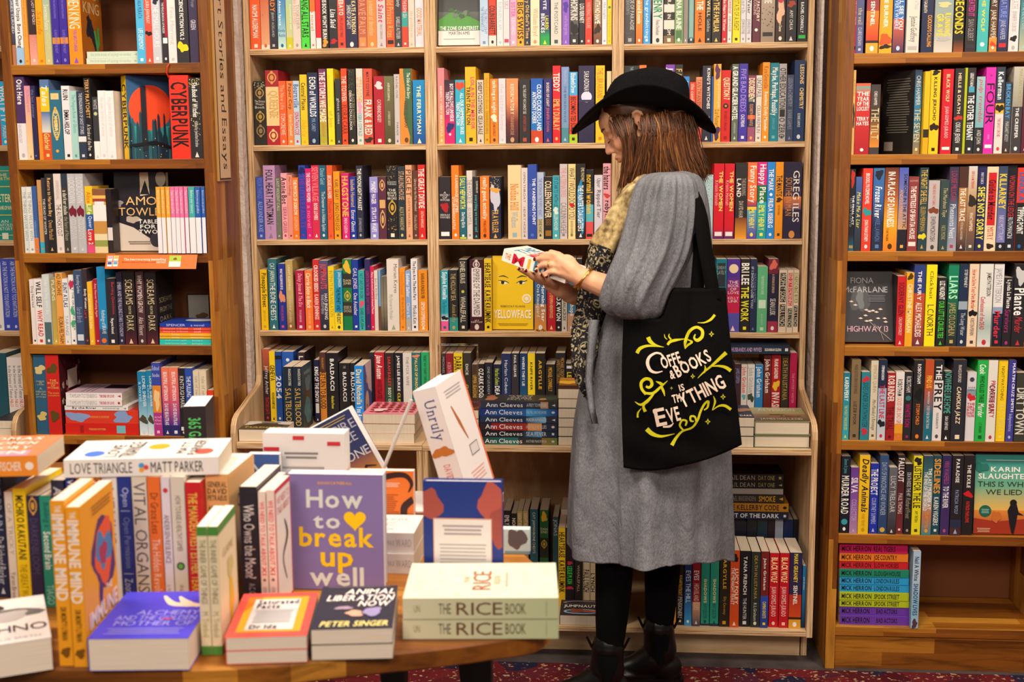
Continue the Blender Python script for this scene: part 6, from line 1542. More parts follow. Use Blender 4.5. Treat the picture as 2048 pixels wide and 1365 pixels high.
def f_alchemy(c):
    c.rect(0, 0, c.w, c.h, '4840d0'); c.stroke([(c.w*.45, c.h*.90), (c.w*.6, c.h*.72), (c.w*.78, c.h*.70), (c.w*.98, c.h*.66)], [.004, .014, .020, .004], 'e8d0b8', 5); c.stroke([(c.w*.62, c.h*.88), (c.w*.74, c.h*.74), (c.w*.9, c.h*.66)], [.003, .016, .01], 'e8d0b8', 4)
    for i, (t, a, b) in enumerate((('ALCHEMY', .3, .95), ('AND THE GOLDEN', .12, .95), ('MOTHER OF', .15, .95))): c.text(t, c.w*a, c.h*(.48-.115*i), c.w*b, c.h*(.57-.115*i), 'a4a0f0')
    c.rect(c.w*.6, c.h*.375, c.w*.72, c.h*.395, 'd04050'); c.lines(c.w*.12, c.h*.06, c.w*.9, c.h*.2, 4, hx('9490ec'))
def f_satur(c):
    c.rect(0, 0, c.w, c.h, 'f0544c'); c.rect(c.w*.1, c.h*.1, c.w*.9, c.h*.9, 'f0a028'); c.poly([(c.w*.1, c.h*.55), (c.w*.3, c.h*.9), (c.w*.1, c.h*.9)], 'e07828'); c.rect(c.w*.2, c.h*.14, c.w*.8, c.h*.84, 'dcd4d4'); c.rect(c.w*.2, c.h*.30, c.w*.8, c.h*.62, 'c4c0c4', 'd8d4d8')
    c.text('Saturated', c.w*.25, c.h*.72, c.w*.78, c.h*.82, '282040', 'b'); c.text('Facts', c.w*.25, c.h*.62, c.w*.55, c.h*.71, '282040', 'b'); c.text('Dr Idz', c.w*.25, c.h*.16, c.w*.6, c.h*.24, '282040', 'b'); c.lines(c.w*.25, c.h*.28, c.w*.75, c.h*.58, 6, hx('a8a4a8'))
def f_animal(c):
    c.rect(0, 0, c.w, c.h, '2c2c3c'); c.text('ANIMAL', c.w*.32, c.h*.80, c.w*.97, c.h*.92, 'f4ece8', 'bi'); c.text('LIBERATION', c.w*.1, c.h*.64, c.w*.96, c.h*.77, 'f4ece8', 'bi'); c.text('NOW', c.w*.52, c.h*.50, c.w*.92, c.h*.62, 'f4ece8', 'bi'); c.text('PETER SINGER', c.w*.1, c.h*.05, c.w*.94, c.h*.16, 'f0e08c', 'bi')
    c.blob(c.w*.35, c.h*.46, .012, 'a890a8', 3, .008); c.blob(c.w*.5, c.h*.33, .014, 'e0a890', 5, .012); c.blob(c.w*.72, c.h*.36, .016, '9c90c0', 6, .016); c.lines(c.w*.08, c.h*.94, c.w*.9, c.h*.97, 1, hx('787888'))
def f_rice(c):
    c.rect(0, 0, c.w, c.h, 'd8d8c4'); g = random.Random(8)
    for i in range(35):
        x_, y_ = c.w*(.1+.2*(i % 5)+g.uniform(-.03, .03)), c.h*(.08+.14*(i//5)+g.uniform(-.02, .02)); c.l = 2; c.stroke([(x_-.008, y_-.007), (x_, y_+.001), (x_+.008, y_+.007)], [.001, .008, .001], ['cdccb4', 'cad5c4', 'e0e0d2', 'd2cfb8'][i % 4])
    c.l = 6; c.text('RICE', c.w*.22, c.h*.44, c.w*.74, c.h*.56, 'a85838'); c.text('THE', c.w*.4, c.h*.585, c.w*.6, c.h*.62, 'c0a070'); c.text('BOOK', c.w*.38, c.h*.38, c.w*.62, c.h*.42, 'c0a880'); c.lines(c.w*.3, c.h*.32, c.w*.7, c.h*.35, 1, hx('b0a898'))
def f_howto(c):
    c.rect(0, 0, c.w, c.h, '8474b0'); c.text('SUSAN CATHERALL', c.w*.32, c.h*0.9135, c.w*.68, c.h*0.9363, 'e8a838', 'b')
    c.text('How', c.w*.20, c.h*.715, c.w*.79, c.h*.868, 'd8dcdc', 'b'); c.text('to', c.w*.27, c.h*.537, c.w*.55, c.h*.665, 'd8dcdc', 'b')
    hp = []
    for i in range(40):
        t = 2*math.pi*i/40; hp.append((c.w*.705+c.w*.0072*16*math.sin(t)**3, c.h*.61+c.w*.0072*(13*math.cos(t)-5*math.cos(2*t)-2*math.cos(3*t)-math.cos(4*t))))
    c.poly(hp, 'f8cc10'); c.text('break', c.w*.12, c.h*.38, c.w*.90, c.h*.545, 'f8cc10', 'b'); c.text('up', c.w*.34, c.h*.17, c.w*.68, c.h*.345, 'f8cc10', 'b'); c.text('well', c.w*.22, c.h*.04, c.w*.79, c.h*.20, 'd8dcdc', 'b')
def f_octo(c):
    c.rect(0, 0, c.w, c.h, 'e4742c'); c.stroke([(c.w*.2, c.h*.80), (c.w*.55, c.h*.92), (c.w*.85, c.h*.95), (c.w*.97, c.h*.85), (c.w*.92, c.h*.74)], [.012, .012, .010, .007, .002], '38201c', 6); c.stroke([(c.w*1.0, c.h*.66), (c.w*.86, c.h*.56), (c.w*.86, c.h*.42), (c.w*.94, c.h*.3), (c.w*.86, c.h*.14)], [.013, .014, .012, .008, .003], '38201c', 6)
    c.lines(c.w*.1, c.h*.80, c.w*.8, c.h*.86, 3, hx('f4dcc8')); c.lines(c.w*.1, c.h*.3, c.w*.78, c.h*.72, 16, hx('a04c18'), ragged=.3)
def f_greek(c):
    c.rect(0, 0, c.w, c.h, '243888'); c.blob(c.w*.06, c.h*.80, .022, 'a85048', 3, .03); c.blob(c.w*.88, c.h*.78, .024, 'b85850', 5, .04); c.blob(c.w*.95, c.h*.62, .02, 'a04c48', 6, .03); c.blob(c.w*.05, c.h*.1, .016, '904048', 8, .02)
    c.rect(c.w*.125, 0, c.w*.87, c.h*.69, 'd89880'); c.rect(c.w*.135, 0, c.w*.86, c.h*.68, 'e8e0e0'); c.lines(c.w*.24, c.h*.54, c.w*.76, c.h*.64, 3, hx('a898a0'), th=.5); c.lines(c.w*.2, c.h*.02, c.w*.8, c.h*.48, 15, hx('b0a8ac'), ragged=.05)
def f_redbars(c):
    c.rect(0, 0, c.w, c.h, 'ece4e2')
    for x0, x1, y in ((.01, .20, .865), (.37, .51, .96), (.79, .95, .915), (.05, .17, .62), (.87, .98, .67)): c.rect(c.w*x0, c.h*y-.004, c.w*x1, c.h*y+.004, 'd43840')
    c.lines(c.w*.26, c.h*.78, c.w*.68, c.h*.85, 2, hx('888084'), th=.5); c.lines(c.w*.18, c.h*.3, c.w*.75, c.h*.74, 8, hx('a8a0a2'), ragged=.1)
def f_empire(c):
    c.rect(0, c.h*.45, c.w, c.h, '303a68'); c.rect(0, 0, c.w, c.h*.45, '704858', 'f0b030'); c.text('EMPIRE', c.w*.3, c.h*.78, c.w*.98, c.h*.89, 'b0b4c8'); c.text('OF ICE', c.w*.3, c.h*.63, c.w*.9, c.h*.74, 'b0b4c8'); c.text('ONE', c.w*.55, c.h*.42, c.w*.98, c.h*.53, 'c8ccd8')
    c.lines(c.w*.3, c.h*.91, c.w*.9, c.h*.97, 2, hx('b8a068')); c.stroke([(c.w*.5, c.h*.1), (c.w*.8, c.h*.3), (c.w*.95, c.h*.25)], [.002, .006, .002], '302028')
def f_unruly(c):
    c.rect(0, 0, c.w, c.h, 'ece4e4'); c.rect(c.w*.95, 0, c.w, c.h, 'e87048'); c.stroke([(c.w*.3, c.h*.78), (c.w*.42, c.h*.62), (c.w*.55, c.h*.45)], [.004, .012, .003], 'b86838', 4); c.rect(c.w*.5, c.h*.30, c.w*.8, c.h*.40, '888084'); c.rect(c.w*.52, c.h*.31, c.w*.78, c.h*.39, 'dcd4d4'); c.lines(c.w*.2, c.h*.85, c.w*.8, c.h*.93, 3, hx('b0a8ac')); c.lines(c.w*.3, c.h*.08, c.w*.8, c.h*.2, 4, hx('e8a8a0'))
def f_love(c):
    c.rect(0, 0, c.w, c.h, 'f0ebe6'); c.disc(c.w*.28, c.h*.84, c.w*.15, '4878d8', c.h*.065); c.disc(c.w*.60, c.h*.45, c.w*.15, 'f0a828', c.h*.07); c.disc(c.w*.30, c.h*.12, c.w*.15, 'f05848', c.h*.06)
    c.text('LOVE', c.w*.1, c.h*.68, c.w*.72, c.h*.76, '383034', 'n'); c.text('TRIANGLE', c.w*.06, c.h*.56, c.w*.86, c.h*.66, '383034', 'n'); c.text('MATT', c.w*.2, c.h*.24, c.w*.8, c.h*.30, '383034'); c.text('PARKER', c.w*.12, c.h*.15, c.w*.9, c.h*.22, '383034')
def f_orange(c):
    c.rect(0, 0, c.w, c.h, 'f08058'); c.rect(0, c.h*.1, c.w*.25, c.h*.6, 'c890a8')
    for i in range(4): c.text(['HELEN', 'A HISTORY', 'OF WOMEN', 'THOMAS'][i], c.w*(.1+.22*i), c.h*.15, c.w*(.24+.22*i), c.h*.85, 'f4e0d4', 'b', -90)
def f_inner(c):
    c.rect(0, 0, c.w, c.h, 'e8d8b4'); c.rect(0, c.h*.93, c.w, c.h, '4c8c3c'); c.rect(0, 0, c.w, c.h*.07, '4c8c3c'); c.stroke([(c.w*.6, c.h*.5), (c.w*.62, c.h*.3), (c.w*.52, c.h*.12)], [.016, .03, .006], 'e8b828', 5); c.blob(c.w*.6, c.h*.58, .016, 'd0c080', 4, .02); c.text('GAME', c.w*.15, c.h*.72, c.w*.85, c.h*.78, 'b8a880')
def f_xi(c):
    c.rect(0, 0, c.w, c.h, 'd03848'); c.rect(c.w*.06, c.h*.04, c.w*.95, c.h*.96, 'ece4e0'); c.text('WE NEED TO', c.w*.12, c.h*.86, c.w*.9, c.h*.92, 'd84858'); c.text('TALK ABOUT', c.w*.12, c.h*.78, c.w*.9, c.h*.84, 'd84858'); c.stroke([(c.w*.55, c.h*.7), (c.w*.7, c.h*.55), (c.w*.4, c.h*.4), (c.w*.6, c.h*.2)], [.003, .012, .006, .003], '504448', 6)
def f_moon(c): c.rect(0, 0, c.w, c.h, '302c3c'); c.lines(c.w*.2, c.h*.6, c.w*.9, c.h*.9, 8, hx('80788c'))
def f_dc(c):
    c.rect(0, 0, c.w, c.h, 'ece4e2'); c.text('DEFYING', c.w*.68, c.h*.2, c.w*.8, c.h*.8, 'b0a8b0', '', -90); c.text('D.C.', c.w*.4, c.h*.3, c.w*.55, c.h*.7, 'e8b0a8', '', -90); c.text('MAX', c.w*.15, c.h*.3, c.w*.25, c.h*.7, 'c8c0c0', '', -90)
def f_ac(c): c.rect(0, 0, c.w, c.h, 'd4e0e0')
def f_gold(c): c.rect(0, 0, c.w, c.h, 'e8b070'); c.text('CONFLICT', c.w*.3, c.h*.7, c.w*.95, c.h*.8, '5c3c20', 'b')
# front row
tflat((-95, 1372), (107, 1340), .20, .050, 'dcd2cc', 'thick white paperback with a grey photo on its cover at the table corner', f_techno)
SPI = ['THE~f8e8dc~b~.03~.07', 'IMMUNE MIND~f8e8dc~bf~.08~.60', 'DR MONTY LYMAN~5c3c10~b~.64~.84', '@blob~7c5010~.89~.94', '@no']
tstand(110, 138, 1003, .234, 'f0a020', SPI, 'orange paperback spine beside the grey photo book, first of two alike', py_mid=1170, d=.13, ybot=1333, rz=4.7)
tstand(139, 167, 1016, .234, 'f0a020', SPI, 'orange paperback showing a blue and red brain on its cover', py_mid=1170, d=.153, front=f_immune, ybot=1335, rz=4.7)
tflat((178, 1344), (379, 1342), .20, .050, '4840d0', 'blue paperback with cream bird lying flat before the brown table edge', f_alchemy)
SPN = ['@band~4c8c3c~0~.07', 'THE INNER GAME OF THINGS~746c54~~.10~.60', 'M. Trimboli~a89c78~~.66~.86', '@band~4c8c3c~.93~1', '@no']
tstand(398, 419, 1055, .205, 'e4d6b4', SPN, 'cream and green slim paperback nearer the blue flat book, of two alike', py_mid=1180, d=.115, page='f4ece4', ybot=1311, rz=4.7)
tstand(420, 440, 1055, .205, 'e4d6b4', SPN, 'cream and green slim paperback showing a yellow crayon on its cover', py_mid=1180, d=.118, front=f_inner, page='f4ece4', ybot=1311, rz=4.7)
tflat((452, 1331), (615, 1326), .188, .0212, 'f0544c', 'red and orange flat cover, upper book of its pair', f_satur, n=2, labels=['lower book of the flat pair under the red and orange cover'])
tflat((622, 1323), (786, 1319), .188, .0245, '2c2c3c', 'black flat cover with white brush lettering, upper book of its pair', f_animal, n=2, labels=['lower book of the flat pair under the black brush-lettered cover'])
SR = ['UN~8c8460~~.07~.11', 'THE~60584c~~.23~.31', 'RICE~6c4430~n~.345~.64', 'BOOK~60583c~~.66~.79', '@rect~a8a888~.92~.925', '@no']
zz = tspine((806, 1280), (1117, 1279), .034, .17, 'd4d0b4>c8c8a4>b8c098', SR, 'pale green hardback lying flat with large brown lettering, lower of its pair', z=ZT, hard=True)
tspine((806, 1240), (1117, 1239), .034, .17, 'd4d0b4>c8c8a4>b8c098', SR, 'pale green hardback lying flat with large brown lettering, upper of its pair', f_rice, z=zz, hard=True)
# second row
Yh = tface(573, 765, 953, .205, '8474b0', f_howto, 'purple cover with big white and yellow lettering and a yellow heart', w=.02, lean=-2, page='f6f2ee')
tface(577, 768, 949, .205, '8474b0', None, 'purple book standing hidden right behind the yellow heart cover', w=.018, Y=Yh+.030, lean=-2, page='f6f2ee')
YM = tstand(481, 517, 975, .216, '28242e', ['Who Owns the Moon?~f0ece8~~.14~.72', 'A.C. Grayling~b8b0b8~~.76~.93', '@no'], 'black spine with white lettering beside the two pink-lettered spines', py_mid=1070, d=.15, front=f_moon)
SX = ['WE NEED TO TALK ABOUT~e04858~b~.08~.60', 'XI~d02838~b~.61~.68', 'KERRY BROWN~c87880~~.78~.92', '@disc~706868~.72~.2', '@no']
tstand(518.5, 534, 985, .205, 'ecd8d0', SX, 'cream spine with red lettering touching the black spine', py_mid=1070, d=.13, Y=YM)
tstand(535, 552, 982, .205, 'ecd8d0', SX, 'cream spine with red lettering and a red-bordered cover', Y=YM, py_mid=1070, d=.098, front=f_xi)
ya_ = -1.87
zA = ZT
for i, lb in enumerate(('pale teal flat book, lower of the pair tucked behind the purple cover', 'pale teal flat book, upper of the pair tucked behind the purple cover')):
    a = atY(540, 1160, ya_); b = atY(636, 1160, ya_); h_ = .036
    sp = mkspec('c4d4d4', ['A C R A C K~d07868~~.02~.9', '@no'], h_-.001, b.x-a.x, .12); sp['front'] = f_ac
    put(sp, Matrix.Translation((b.x, ya_+.004*i, zA+h_/2)) @ FLAT, 1e5, lb, None, True); zA += h_
# the row behind, from the corner
tstand(-14, 13, 925, .240, '242c4c', ['THE BRAIN~98a8c8~~.1~.5', 'Dr Richard Barker~c8ccd8~s~.55~.9'], 'navy spine at the very corner of the table row', py_mid=1070, d=.15)
YL_ = atZ(43, 978, ZT+.205).y
tstand(14, 30.5, 985, .205, 'dcd0c4', ['OF A TRICKY~a8988c~~.1~.55', 'Yaron Brook~484044~~.7~.95', '@no'], 'cream spine between the navy and the bright yellow spine', py_mid=1080, d=.13, Y=YL_)
tstand(31, 57, 978, .205, 'f0cc1c', ['MICHIKO KAKUTANI~302810~b~.06~.60', 'THE GREAT WAVE~b09010~b~.64~.98', '@no'], 'bright yellow spine with black lettering below the orange book', py_mid=1080, d=.14, Y=YL_)
tstand(58, 82, 993, .198, '30284c', ['@orn~d0a040~.02~.16', 'DARKENBLOOM~504870~~.2~.7', '@no'], 'dark purple spine with a gold chevron next to the teal spine', py_mid=1080, d=.14, Y=YL_)
tstand(83, 107, 993, .198, '28907c', ['Building a~184c48~~.06~.28', 'Second Brain~e8f0ec~b~.32~.66', 'TIAGO~a8d8cc~~.8~.98', '@no'], 'teal spine with black and white lettering beside the orange pair', py_mid=1080, d=.14, Y=YL_)
tstand(108, 134, 962, .215, '34344c', ['AI~c8c8d0~b~.05~.14', 'LIFE 3~d0b838~b~.16~.3', '@no'], 'dark slate spine between the teal spine and the blue spine', py_mid=1080, d=.14, Y=YL_)
YV = tstand(137, 157, 955, .228, '2c3c98', ['WHO RULES~f0f0f0~b~.02~.4', '@no'], 'blue spine with white lettering behind the orange pair', py_mid=1070, d=.14)
k_ = dict(Y=YV, d=.15, py_mid=1070)
tstand(158, 208, 955, .228, 'b41c2c', ['@band~e0a028~0~.02', 'LEADERS~f0dcd0~b~.03~.45', '@no'], 'thick red spine with white lettering behind the orange brain cover', **k_)
tstand(209, 239, 955, .228, 'ece6e4', ['NEXUS~908888~~.08~.5', '@no'], 'white spine between the thick red spine and the blue spine', **k_)
tstand(240, 267, 955, .228, '28388c', ['Open~c0c8e8~~.08~.22', 'Open Permission~8090c8~~.3~.68', '@rect~c0c8e8~.25~.255', '@rect~c0c8e8~.72~.725', 'Zoom Co~c0c8e8~~.76~.95', '@no'], 'blue spine next to the wide cream spine on the table', **k_)
tstand(268, 298, 955, .228, 'e0d4c4', ['VITAL ORGANS~585058~f~.04~.86', '@no'], 'wide cream spine with tall grey capitals under the white flat book', **k_)
tstand(299, 325, 955, .228, 'ec7430', ['Dr Grace Lees~602810~~.12~.42', 'The Hidden Revolution~f8dcc8~s~.46~.96', '@no'], 'orange spine with dark name between cream and white spines', **k_)
tstand(326, 344, 955, .228, 'e4dce4', ['@disc~d03848~.1~.3', 'ANDERSEN RESILIENCE~584858~~.28~.64', 'a novel~a89ca4~~.8~.9', '@no'], 'slim white spine with a red ring near its top', **k_)
tstand(345, 373, 955, .228, 'dcd4c4', ['HOW TO RAISE A HEALTHY GAMER~585448~~.14~.55', '@disc~282828~.66~.3', '@disc~68b040~.66~.2', 'DR ALOK KANOJIA~908870~~.8~.95', '@no'], 'pale spine with a green headphone disc', **k_)
tstand(374, 404, 966, .222, 'cc2428', ['@half~cc2428~0~1', 'THE MANOEUVREST ESTHER TEAR~e8c050~b~.08~.84', '@no'], 'red spine with yellow lettering next to the tan hardback', **k_)
tstand(415, 461, 950, .2285, 'e8ac6c', ['GENERAL/DAVID/PETRAEUS~483420~bh~.05~.2', 'ANDREW/ROBERTS~483420~bh~.23~.32', '@blob~c02838~.36~.45', '@no'], 'tan thick book with stacked black capitals on its spine', py_mid=1070, d=.15, front=f_gold, page='f0e8e0')
zl = ZT+.2305
# Love Triangle lies across the row
a = atZ(127, 956, zl); b = atZ(440, 948, zl)
tspine((129, 957), (438, 950), .030, .14, 'efe9e4', ['LOVE TRIANGLE~302a2e~~.04~.44', '@disc~48a0d8~.50~.16~.6', '@disc~f0a828~.50~.14~.35', '@disc~e84838~.53~.14', 'MATT PARKER~302a2e~~.56~.90', '@no'], 'white book lying across the spine row with black hand lettering', f_love, z=zl)
zo = ZT+.2415
tspine((-150, 958), (76, 953), .034, .15, 'f09028', ['LIFE HELEN~f4e0d0~b~.1~.5', 'FISCHER~f4e0d0~b~.66~.86', '@disc~f4e8dc~.93~.2', '@no'], 'orange book lying on the corner spines with white lettering', f_orange, z=zo)
# at the back of the table
tface(527, 690, 868, .232, 'ece4e2', f_redbars, 'white cover with short red bars standing behind the tan hardback', w=.045, lean=0, page='f4f0ec')
tstand(368, 411, 814, .24, '28242a', ['365 GAYS~50c068~b~.1~.4', 'A DAY~50c068~~.5~.7', '@no'], 'black book with green lettering standing alone behind the white flat book', py_mid=845, d=.12, rz=10, page='ece4ec')
tface(496, 560, 910, .20, '4464a8', lambda c: (c.rect(0, 0, c.w, c.h, '4464a8'), c.stroke([(c.w*.2, c.h*.9), (c.w*.5, c.h*.8), (c.w*.8, c.h*.88)], [.004]*3, 'e0e4ec', 4)), 'blue cover with white script peeping out behind the black spine', w=.02, lean=0)
tface(696, 827, 945, .158, 'e4742c', f_octo, 'orange back cover with dark tentacles beside the purple cover', w=.02, lean=-2, page='ece4dc')
tface(846, 1004, 966, .205, '243888', f_greek, 'blue back cover with a large cream text panel above the pale green pair', w=.022, lean=-1, hard=True)
Yb_ = -1.72
tface(960, 1060, 1060, .15, 'c8e4ec', lambda c: (c.rect(0, 0, c.w, c.h, 'd4ecf4'), c.blob(c.w*.74, c.h*.62, .016, '6c6468', 4, .022), c.rect(c.w*.5, 0, c.w, c.h*.12, '88a8b8'), c.text('RAN', c.w*.48, c.h*.8, c.w*.6, c.h*.95, 'f0f0f0', 'b', -90)), 'small pale blue cover with a dark splash behind the blue back cover', w=.02, Y=Yb_, lean=0)
zd = ZT
for i, lb in enumerate(('white flat book, lower of the pair between purple and blue covers', 'white flat book, upper of the pair between purple and blue covers')):
    Yd = -1.845; a = atY(690, 1160, Yd); b = atY(829, 1160, Yd)
    sp = mkspec('e4dede', ['DEFYING MAX~a8a0a8~~.4~.72', 'WARD~a8a0a8~~.74~.96', '@no'], .037, b.x-a.x, .115); sp['front'] = f_dc
    put(sp, Matrix.Translation((b.x, Yd+.003*i, zd+.019)) @ FLAT, 1e5, lb, None, True); zd += .038
# stack that carries the leaning book
zs_ = ZT; th_ = (atY(850, 1023, -1.62).z-ZT)/3
for i, (cc, lb) in enumerate((('d8d0cc', 'pale flat book at the bottom of the pile behind the blue back cover'), ('c8b8b0', 'cream flat book in the pile behind the blue back cover'), ('e4dcd8', 'white flat book on top of the pile behind the blue back cover'))):
    Ys = -1.62; a = atY(798, 1040, Ys); sp = mkspec(cc, ['@blob~a06038~.1~.3', '@no'], th_-.001, .19, .15)
    put(sp, Matrix.Translation((a.x+.19+.003*i, Ys, zs_+th_/2)) @ FLAT, 1e5, lb, None, True); zs_ += th_
Yu = -1.60
p0 = atY(904, 965, Yu); p1 = atY(847, 779, Yu); ang = math.atan2(p1.x-p0.x, p1.z-p0.z); hh = (p1-p0).length
ex = (p0.z-zs_)/math.cos(ang)+.0
sp = mkspec('ece4e4', ['Unruly~3c3c88~s~.10~.45', '@blob~c87838~.50~.60', 'DAVID MITCHELL~e06058~s~.66~.98', '@no'], .050, hh+.045, .15, hard=True, page='f4f0f0', side='e8e0e0'); sp['front'] = f_unruly
bot = p0-(p1-p0).normalized()*.045
put(sp, Tm((bot.x, Yu, bot.z)) @ Matrix.Rotation(ang, 4, 'Y') @ Matrix.Rotation(math.radians(-14), 4, 'Z'), 1e5, 'white hardback leaning at a slant with blue serif lettering on its spine', None, True)
# clear display arm that props it
m = MB(); q0 = atY(765, 945, -1.66); q1 = atY(823, 800, -1.66); bz = ZT+.001
m.tube([(q0.x-(q1.x-q0.x)*(q0.z-bz)/(q1.z-q0.z), -1.66, bz+.003), q1], .0035, hx('d0c8c4'), 6)
o = m.build('display_rod', M['print']); tag(o, 'thin slanted pale display rod beside the leaning white hardback', 'display stand')
# empire book leaning
Ye = -1.45
tr = atY(697, 818, Ye); br_ = atY(760, 930, Ye); an = math.atan2(tr.x-br_.x, tr.z-br_.z)
hh = .178; sp = mkspec('303a68', ['@no'], .04, hh, .13, page='f4f0f0'); sp['front'] = f_empire
Lx = Vector((math.cos(an), 0, -math.sin(an))); Lz = Vector((math.sin(an), 0, math.cos(an)))
org = tr-Lz*hh-Lx*.13
put(sp, Matrix.Translation((org.x, Ye, org.z)) @ Matrix.Rotation(an, 4, 'Y') @ Matrix.Translation((0, .02, 0)) @ FACEOUT, 1e5, 'navy and amber cover tilted sideways behind the red-barred white cover', None, True)

# ---------------------------------------------------------------- the woman
PY = -.55
def V3(px, py, Y=PY): return atY(px, py, Y)
class Blob:
    """overlapping round forms, fused into one continuous surface"""
    def __init__(s): s.m = MB()
    def ell(s, c, r, mx=None, n=16):
        rows = []
        for i in range(n+1):
            t = math.pi*(i/n); rr = max(math.sin(t), .02)
            row = []
            for j in range(n):
                a = 2*math.pi*j/n; p = Vector((rr*math.cos(a)*r[0], rr*math.sin(a)*r[1], math.cos(t)*r[2]))
                row.append((mx @ p if mx else p)+Vector(c))
            rows.append(row[::-1])
        s.m.grid(rows, (1, 1, 1), closed=True, cap=True)
    def limb(s, pts, rad, n=14):
        pts = [Vector(p) for p in pts]; q = []; rr = []
        for i in range(len(pts)-1):
            for j in range(4): t = j/4; q.append(pts[i].lerp(pts[i+1], t)); rr.append(rad[i]*(1-t)+rad[i+1]*t)
        q.append(pts[-1]); rr.append(rad[-1])
        s.m.tube(q, rr, (1, 1, 1), n)
        for p, r in zip(pts, rad): s.ell(p, (r, r, r), n=10)
    def build(s, name, m, parent=None, voxel=.004, smooth=4, paint=None):
        o = s.m.build('tmp', m)
        bm = bmesh.new(); bm.from_mesh(o.data); bmesh.ops.recalc_face_normals(bm, faces=bm.faces); bm.to_mesh(o.data); bm.free()
        r = o.modifiers.new('r', 'REMESH'); r.mode = 'VOXEL'; r.voxel_size = voxel
        k = o.modifiers.new('s', 'SMOOTH'); k.factor = .5; k.iterations = smooth
        me = bpy.data.meshes.new_from_object(o.evaluated_get(bpy.context.evaluated_depsgraph_get()))
        bpy.data.objects.remove(o); me.name = name
        me.materials.clear(); me.materials.append(m)
        me.polygons.foreach_set('use_smooth', [True]*len(me.polygons))
        co_ = np.zeros(len(me.vertices)*3, np.float32); me.vertices.foreach_get('co', co_); co_ = co_.reshape(-1, 3)
        for a in list(me.color_attributes): me.color_attributes.remove(a)
        if paint is not None:
            a = me.color_attributes.new('Col', 'FLOAT_COLOR', 'POINT'); c = np.ones((len(co_), 4), np.float32); c[:, :3] = paint(co_); a.data.foreach_set('color', c.ravel())
        q = bpy.data.objects.new(name, me); C.objects.link(q)
        if parent: q.parent = parent
        return q
def skin_mat():
    m = mat('skin', .5, spec=.35); b = bsdf(m); a = nd(m, 'ShaderNodeAttribute', attribute_name='Col'); ln(m, a.outputs['Color'], b.inputs['Base Color'])
    b.inputs['Subsurface Weight'].default_value = .12; b.inputs['Subsurface Radius'].default_value = (.01, .004, .002); b.inputs['Subsurface Scale'].default_value = 1.0
    return m
M['skin'] = skin_mat()
def fabric(name, a, b, sc=260, rough=.9, fine=.25, wr_=1.0):
    m = mat(name, rough, spec=.1); v = coords(m, (sc, sc, sc*.35)); n = nd(m, 'ShaderNodeTexNoise', i_Scale=1.0, i_Detail=4.0); ln(m, v, n.inputs['Vector'])
    n2 = nd(m, 'ShaderNodeTexNoise', i_Scale=9.0, i_Detail=5.0, i_Roughness=.6); ln(m, coords(m), n2.inputs['Vector'])
    c = ramp(m, n.outputs['Fac'], [(.25, a), (.75, b)]); c2 = ramp(m, n2.outputs['Fac'], [(.3, 'b8b8b8'), (.7, 'fff')])
    ln(m, mixc(m, .7, c, c2, 'MULTIPLY'), bsdf(m).inputs['Base Color'])
    ad = nd(m, 'ShaderNodeMath', operation='ADD'); ln(m, n.outputs['Fac'], ad.inputs[0]); mu = nd(m, 'ShaderNodeMath', operation='MULTIPLY'); mu.inputs[1].default_value = wr_; n3 = nd(m, 'ShaderNodeTexNoise', i_Scale=1.0, i_Detail=4.0, i_Distortion=.8); ln(m, coords(m, (26, 26, 11)), n3.inputs['Vector']); ln(m, n3.outputs['Fac'], mu.inputs[0]); ln(m, mu.outputs[0], ad.inputs[1]); bump(m, ad.outputs[0], fine, .004)
    return m
M['linen'] = fabric('grey_linen', '6c6d75', '97989f', 420, .9, .5, 6.0)
M['felt'] = fabric('black_felt', '0c0c0e', '16161a', 300, .95, .1)
M['cotton'] = fabric('black_cotton', '070708', '0e0e0f', 500, .9, .12)
M['knit'] = fabric('black_knit', '08080a', '0e0e12', 600, .95, .1)
M['leather'] = mat('black_leather', .36, '08080a', .4)
def paisley():
    m = mat('paisley_scarf', .9, spec=.1); v = coords(m, (1, 1.4, 1))
    vo = nd(m, 'ShaderNodeTexVoronoi', i_Scale=26.0); ln(m, v, vo.inputs['Vector']); w = nd(m, 'ShaderNodeTexNoise', i_Scale=130.0, i_Detail=3.0); ln(m, v, w.inputs['Vector'])
    ri = ramp(m, vo.outputs['Distance'], [(0, 'c8b890'), (.14, '8c8470'), (.18, '1c1a1c'), (.30, '1c1a1c'), (.34, 'a89c78'), (.40, '2a2830'), (1, '1c1a1e')])
    sp = ramp(m, w.outputs['Fac'], [(.55, '000'), (.61, 'fff')])
    ln(m, mixc(m, sp, ri, 'b8ac88'), bsdf(m).inputs['Base Color'])
    n = m.node_tree.nodes
    return m
M['paisley'] = paisley()
def tan_scarf():
    m = mat('tan_scarf', .9, spec=.1); v = coords(m, (60, 60, 60)); w = nd(m, 'ShaderNodeTexNoise', i_Scale=1.0, i_Detail=3.0); ln(m, v, w.inputs['Vector'])
    ln(m, ramp(m, w.outputs['Fac'], [(.3, '6c5c44'), (.5, 'b09868'), (.7, 'd0bc8c')]), bsdf(m).inputs['Base Color']); return m
M['tan'] = tan_scarf()
M['hair'] = attr_mat('brown_hair', .42, .4)

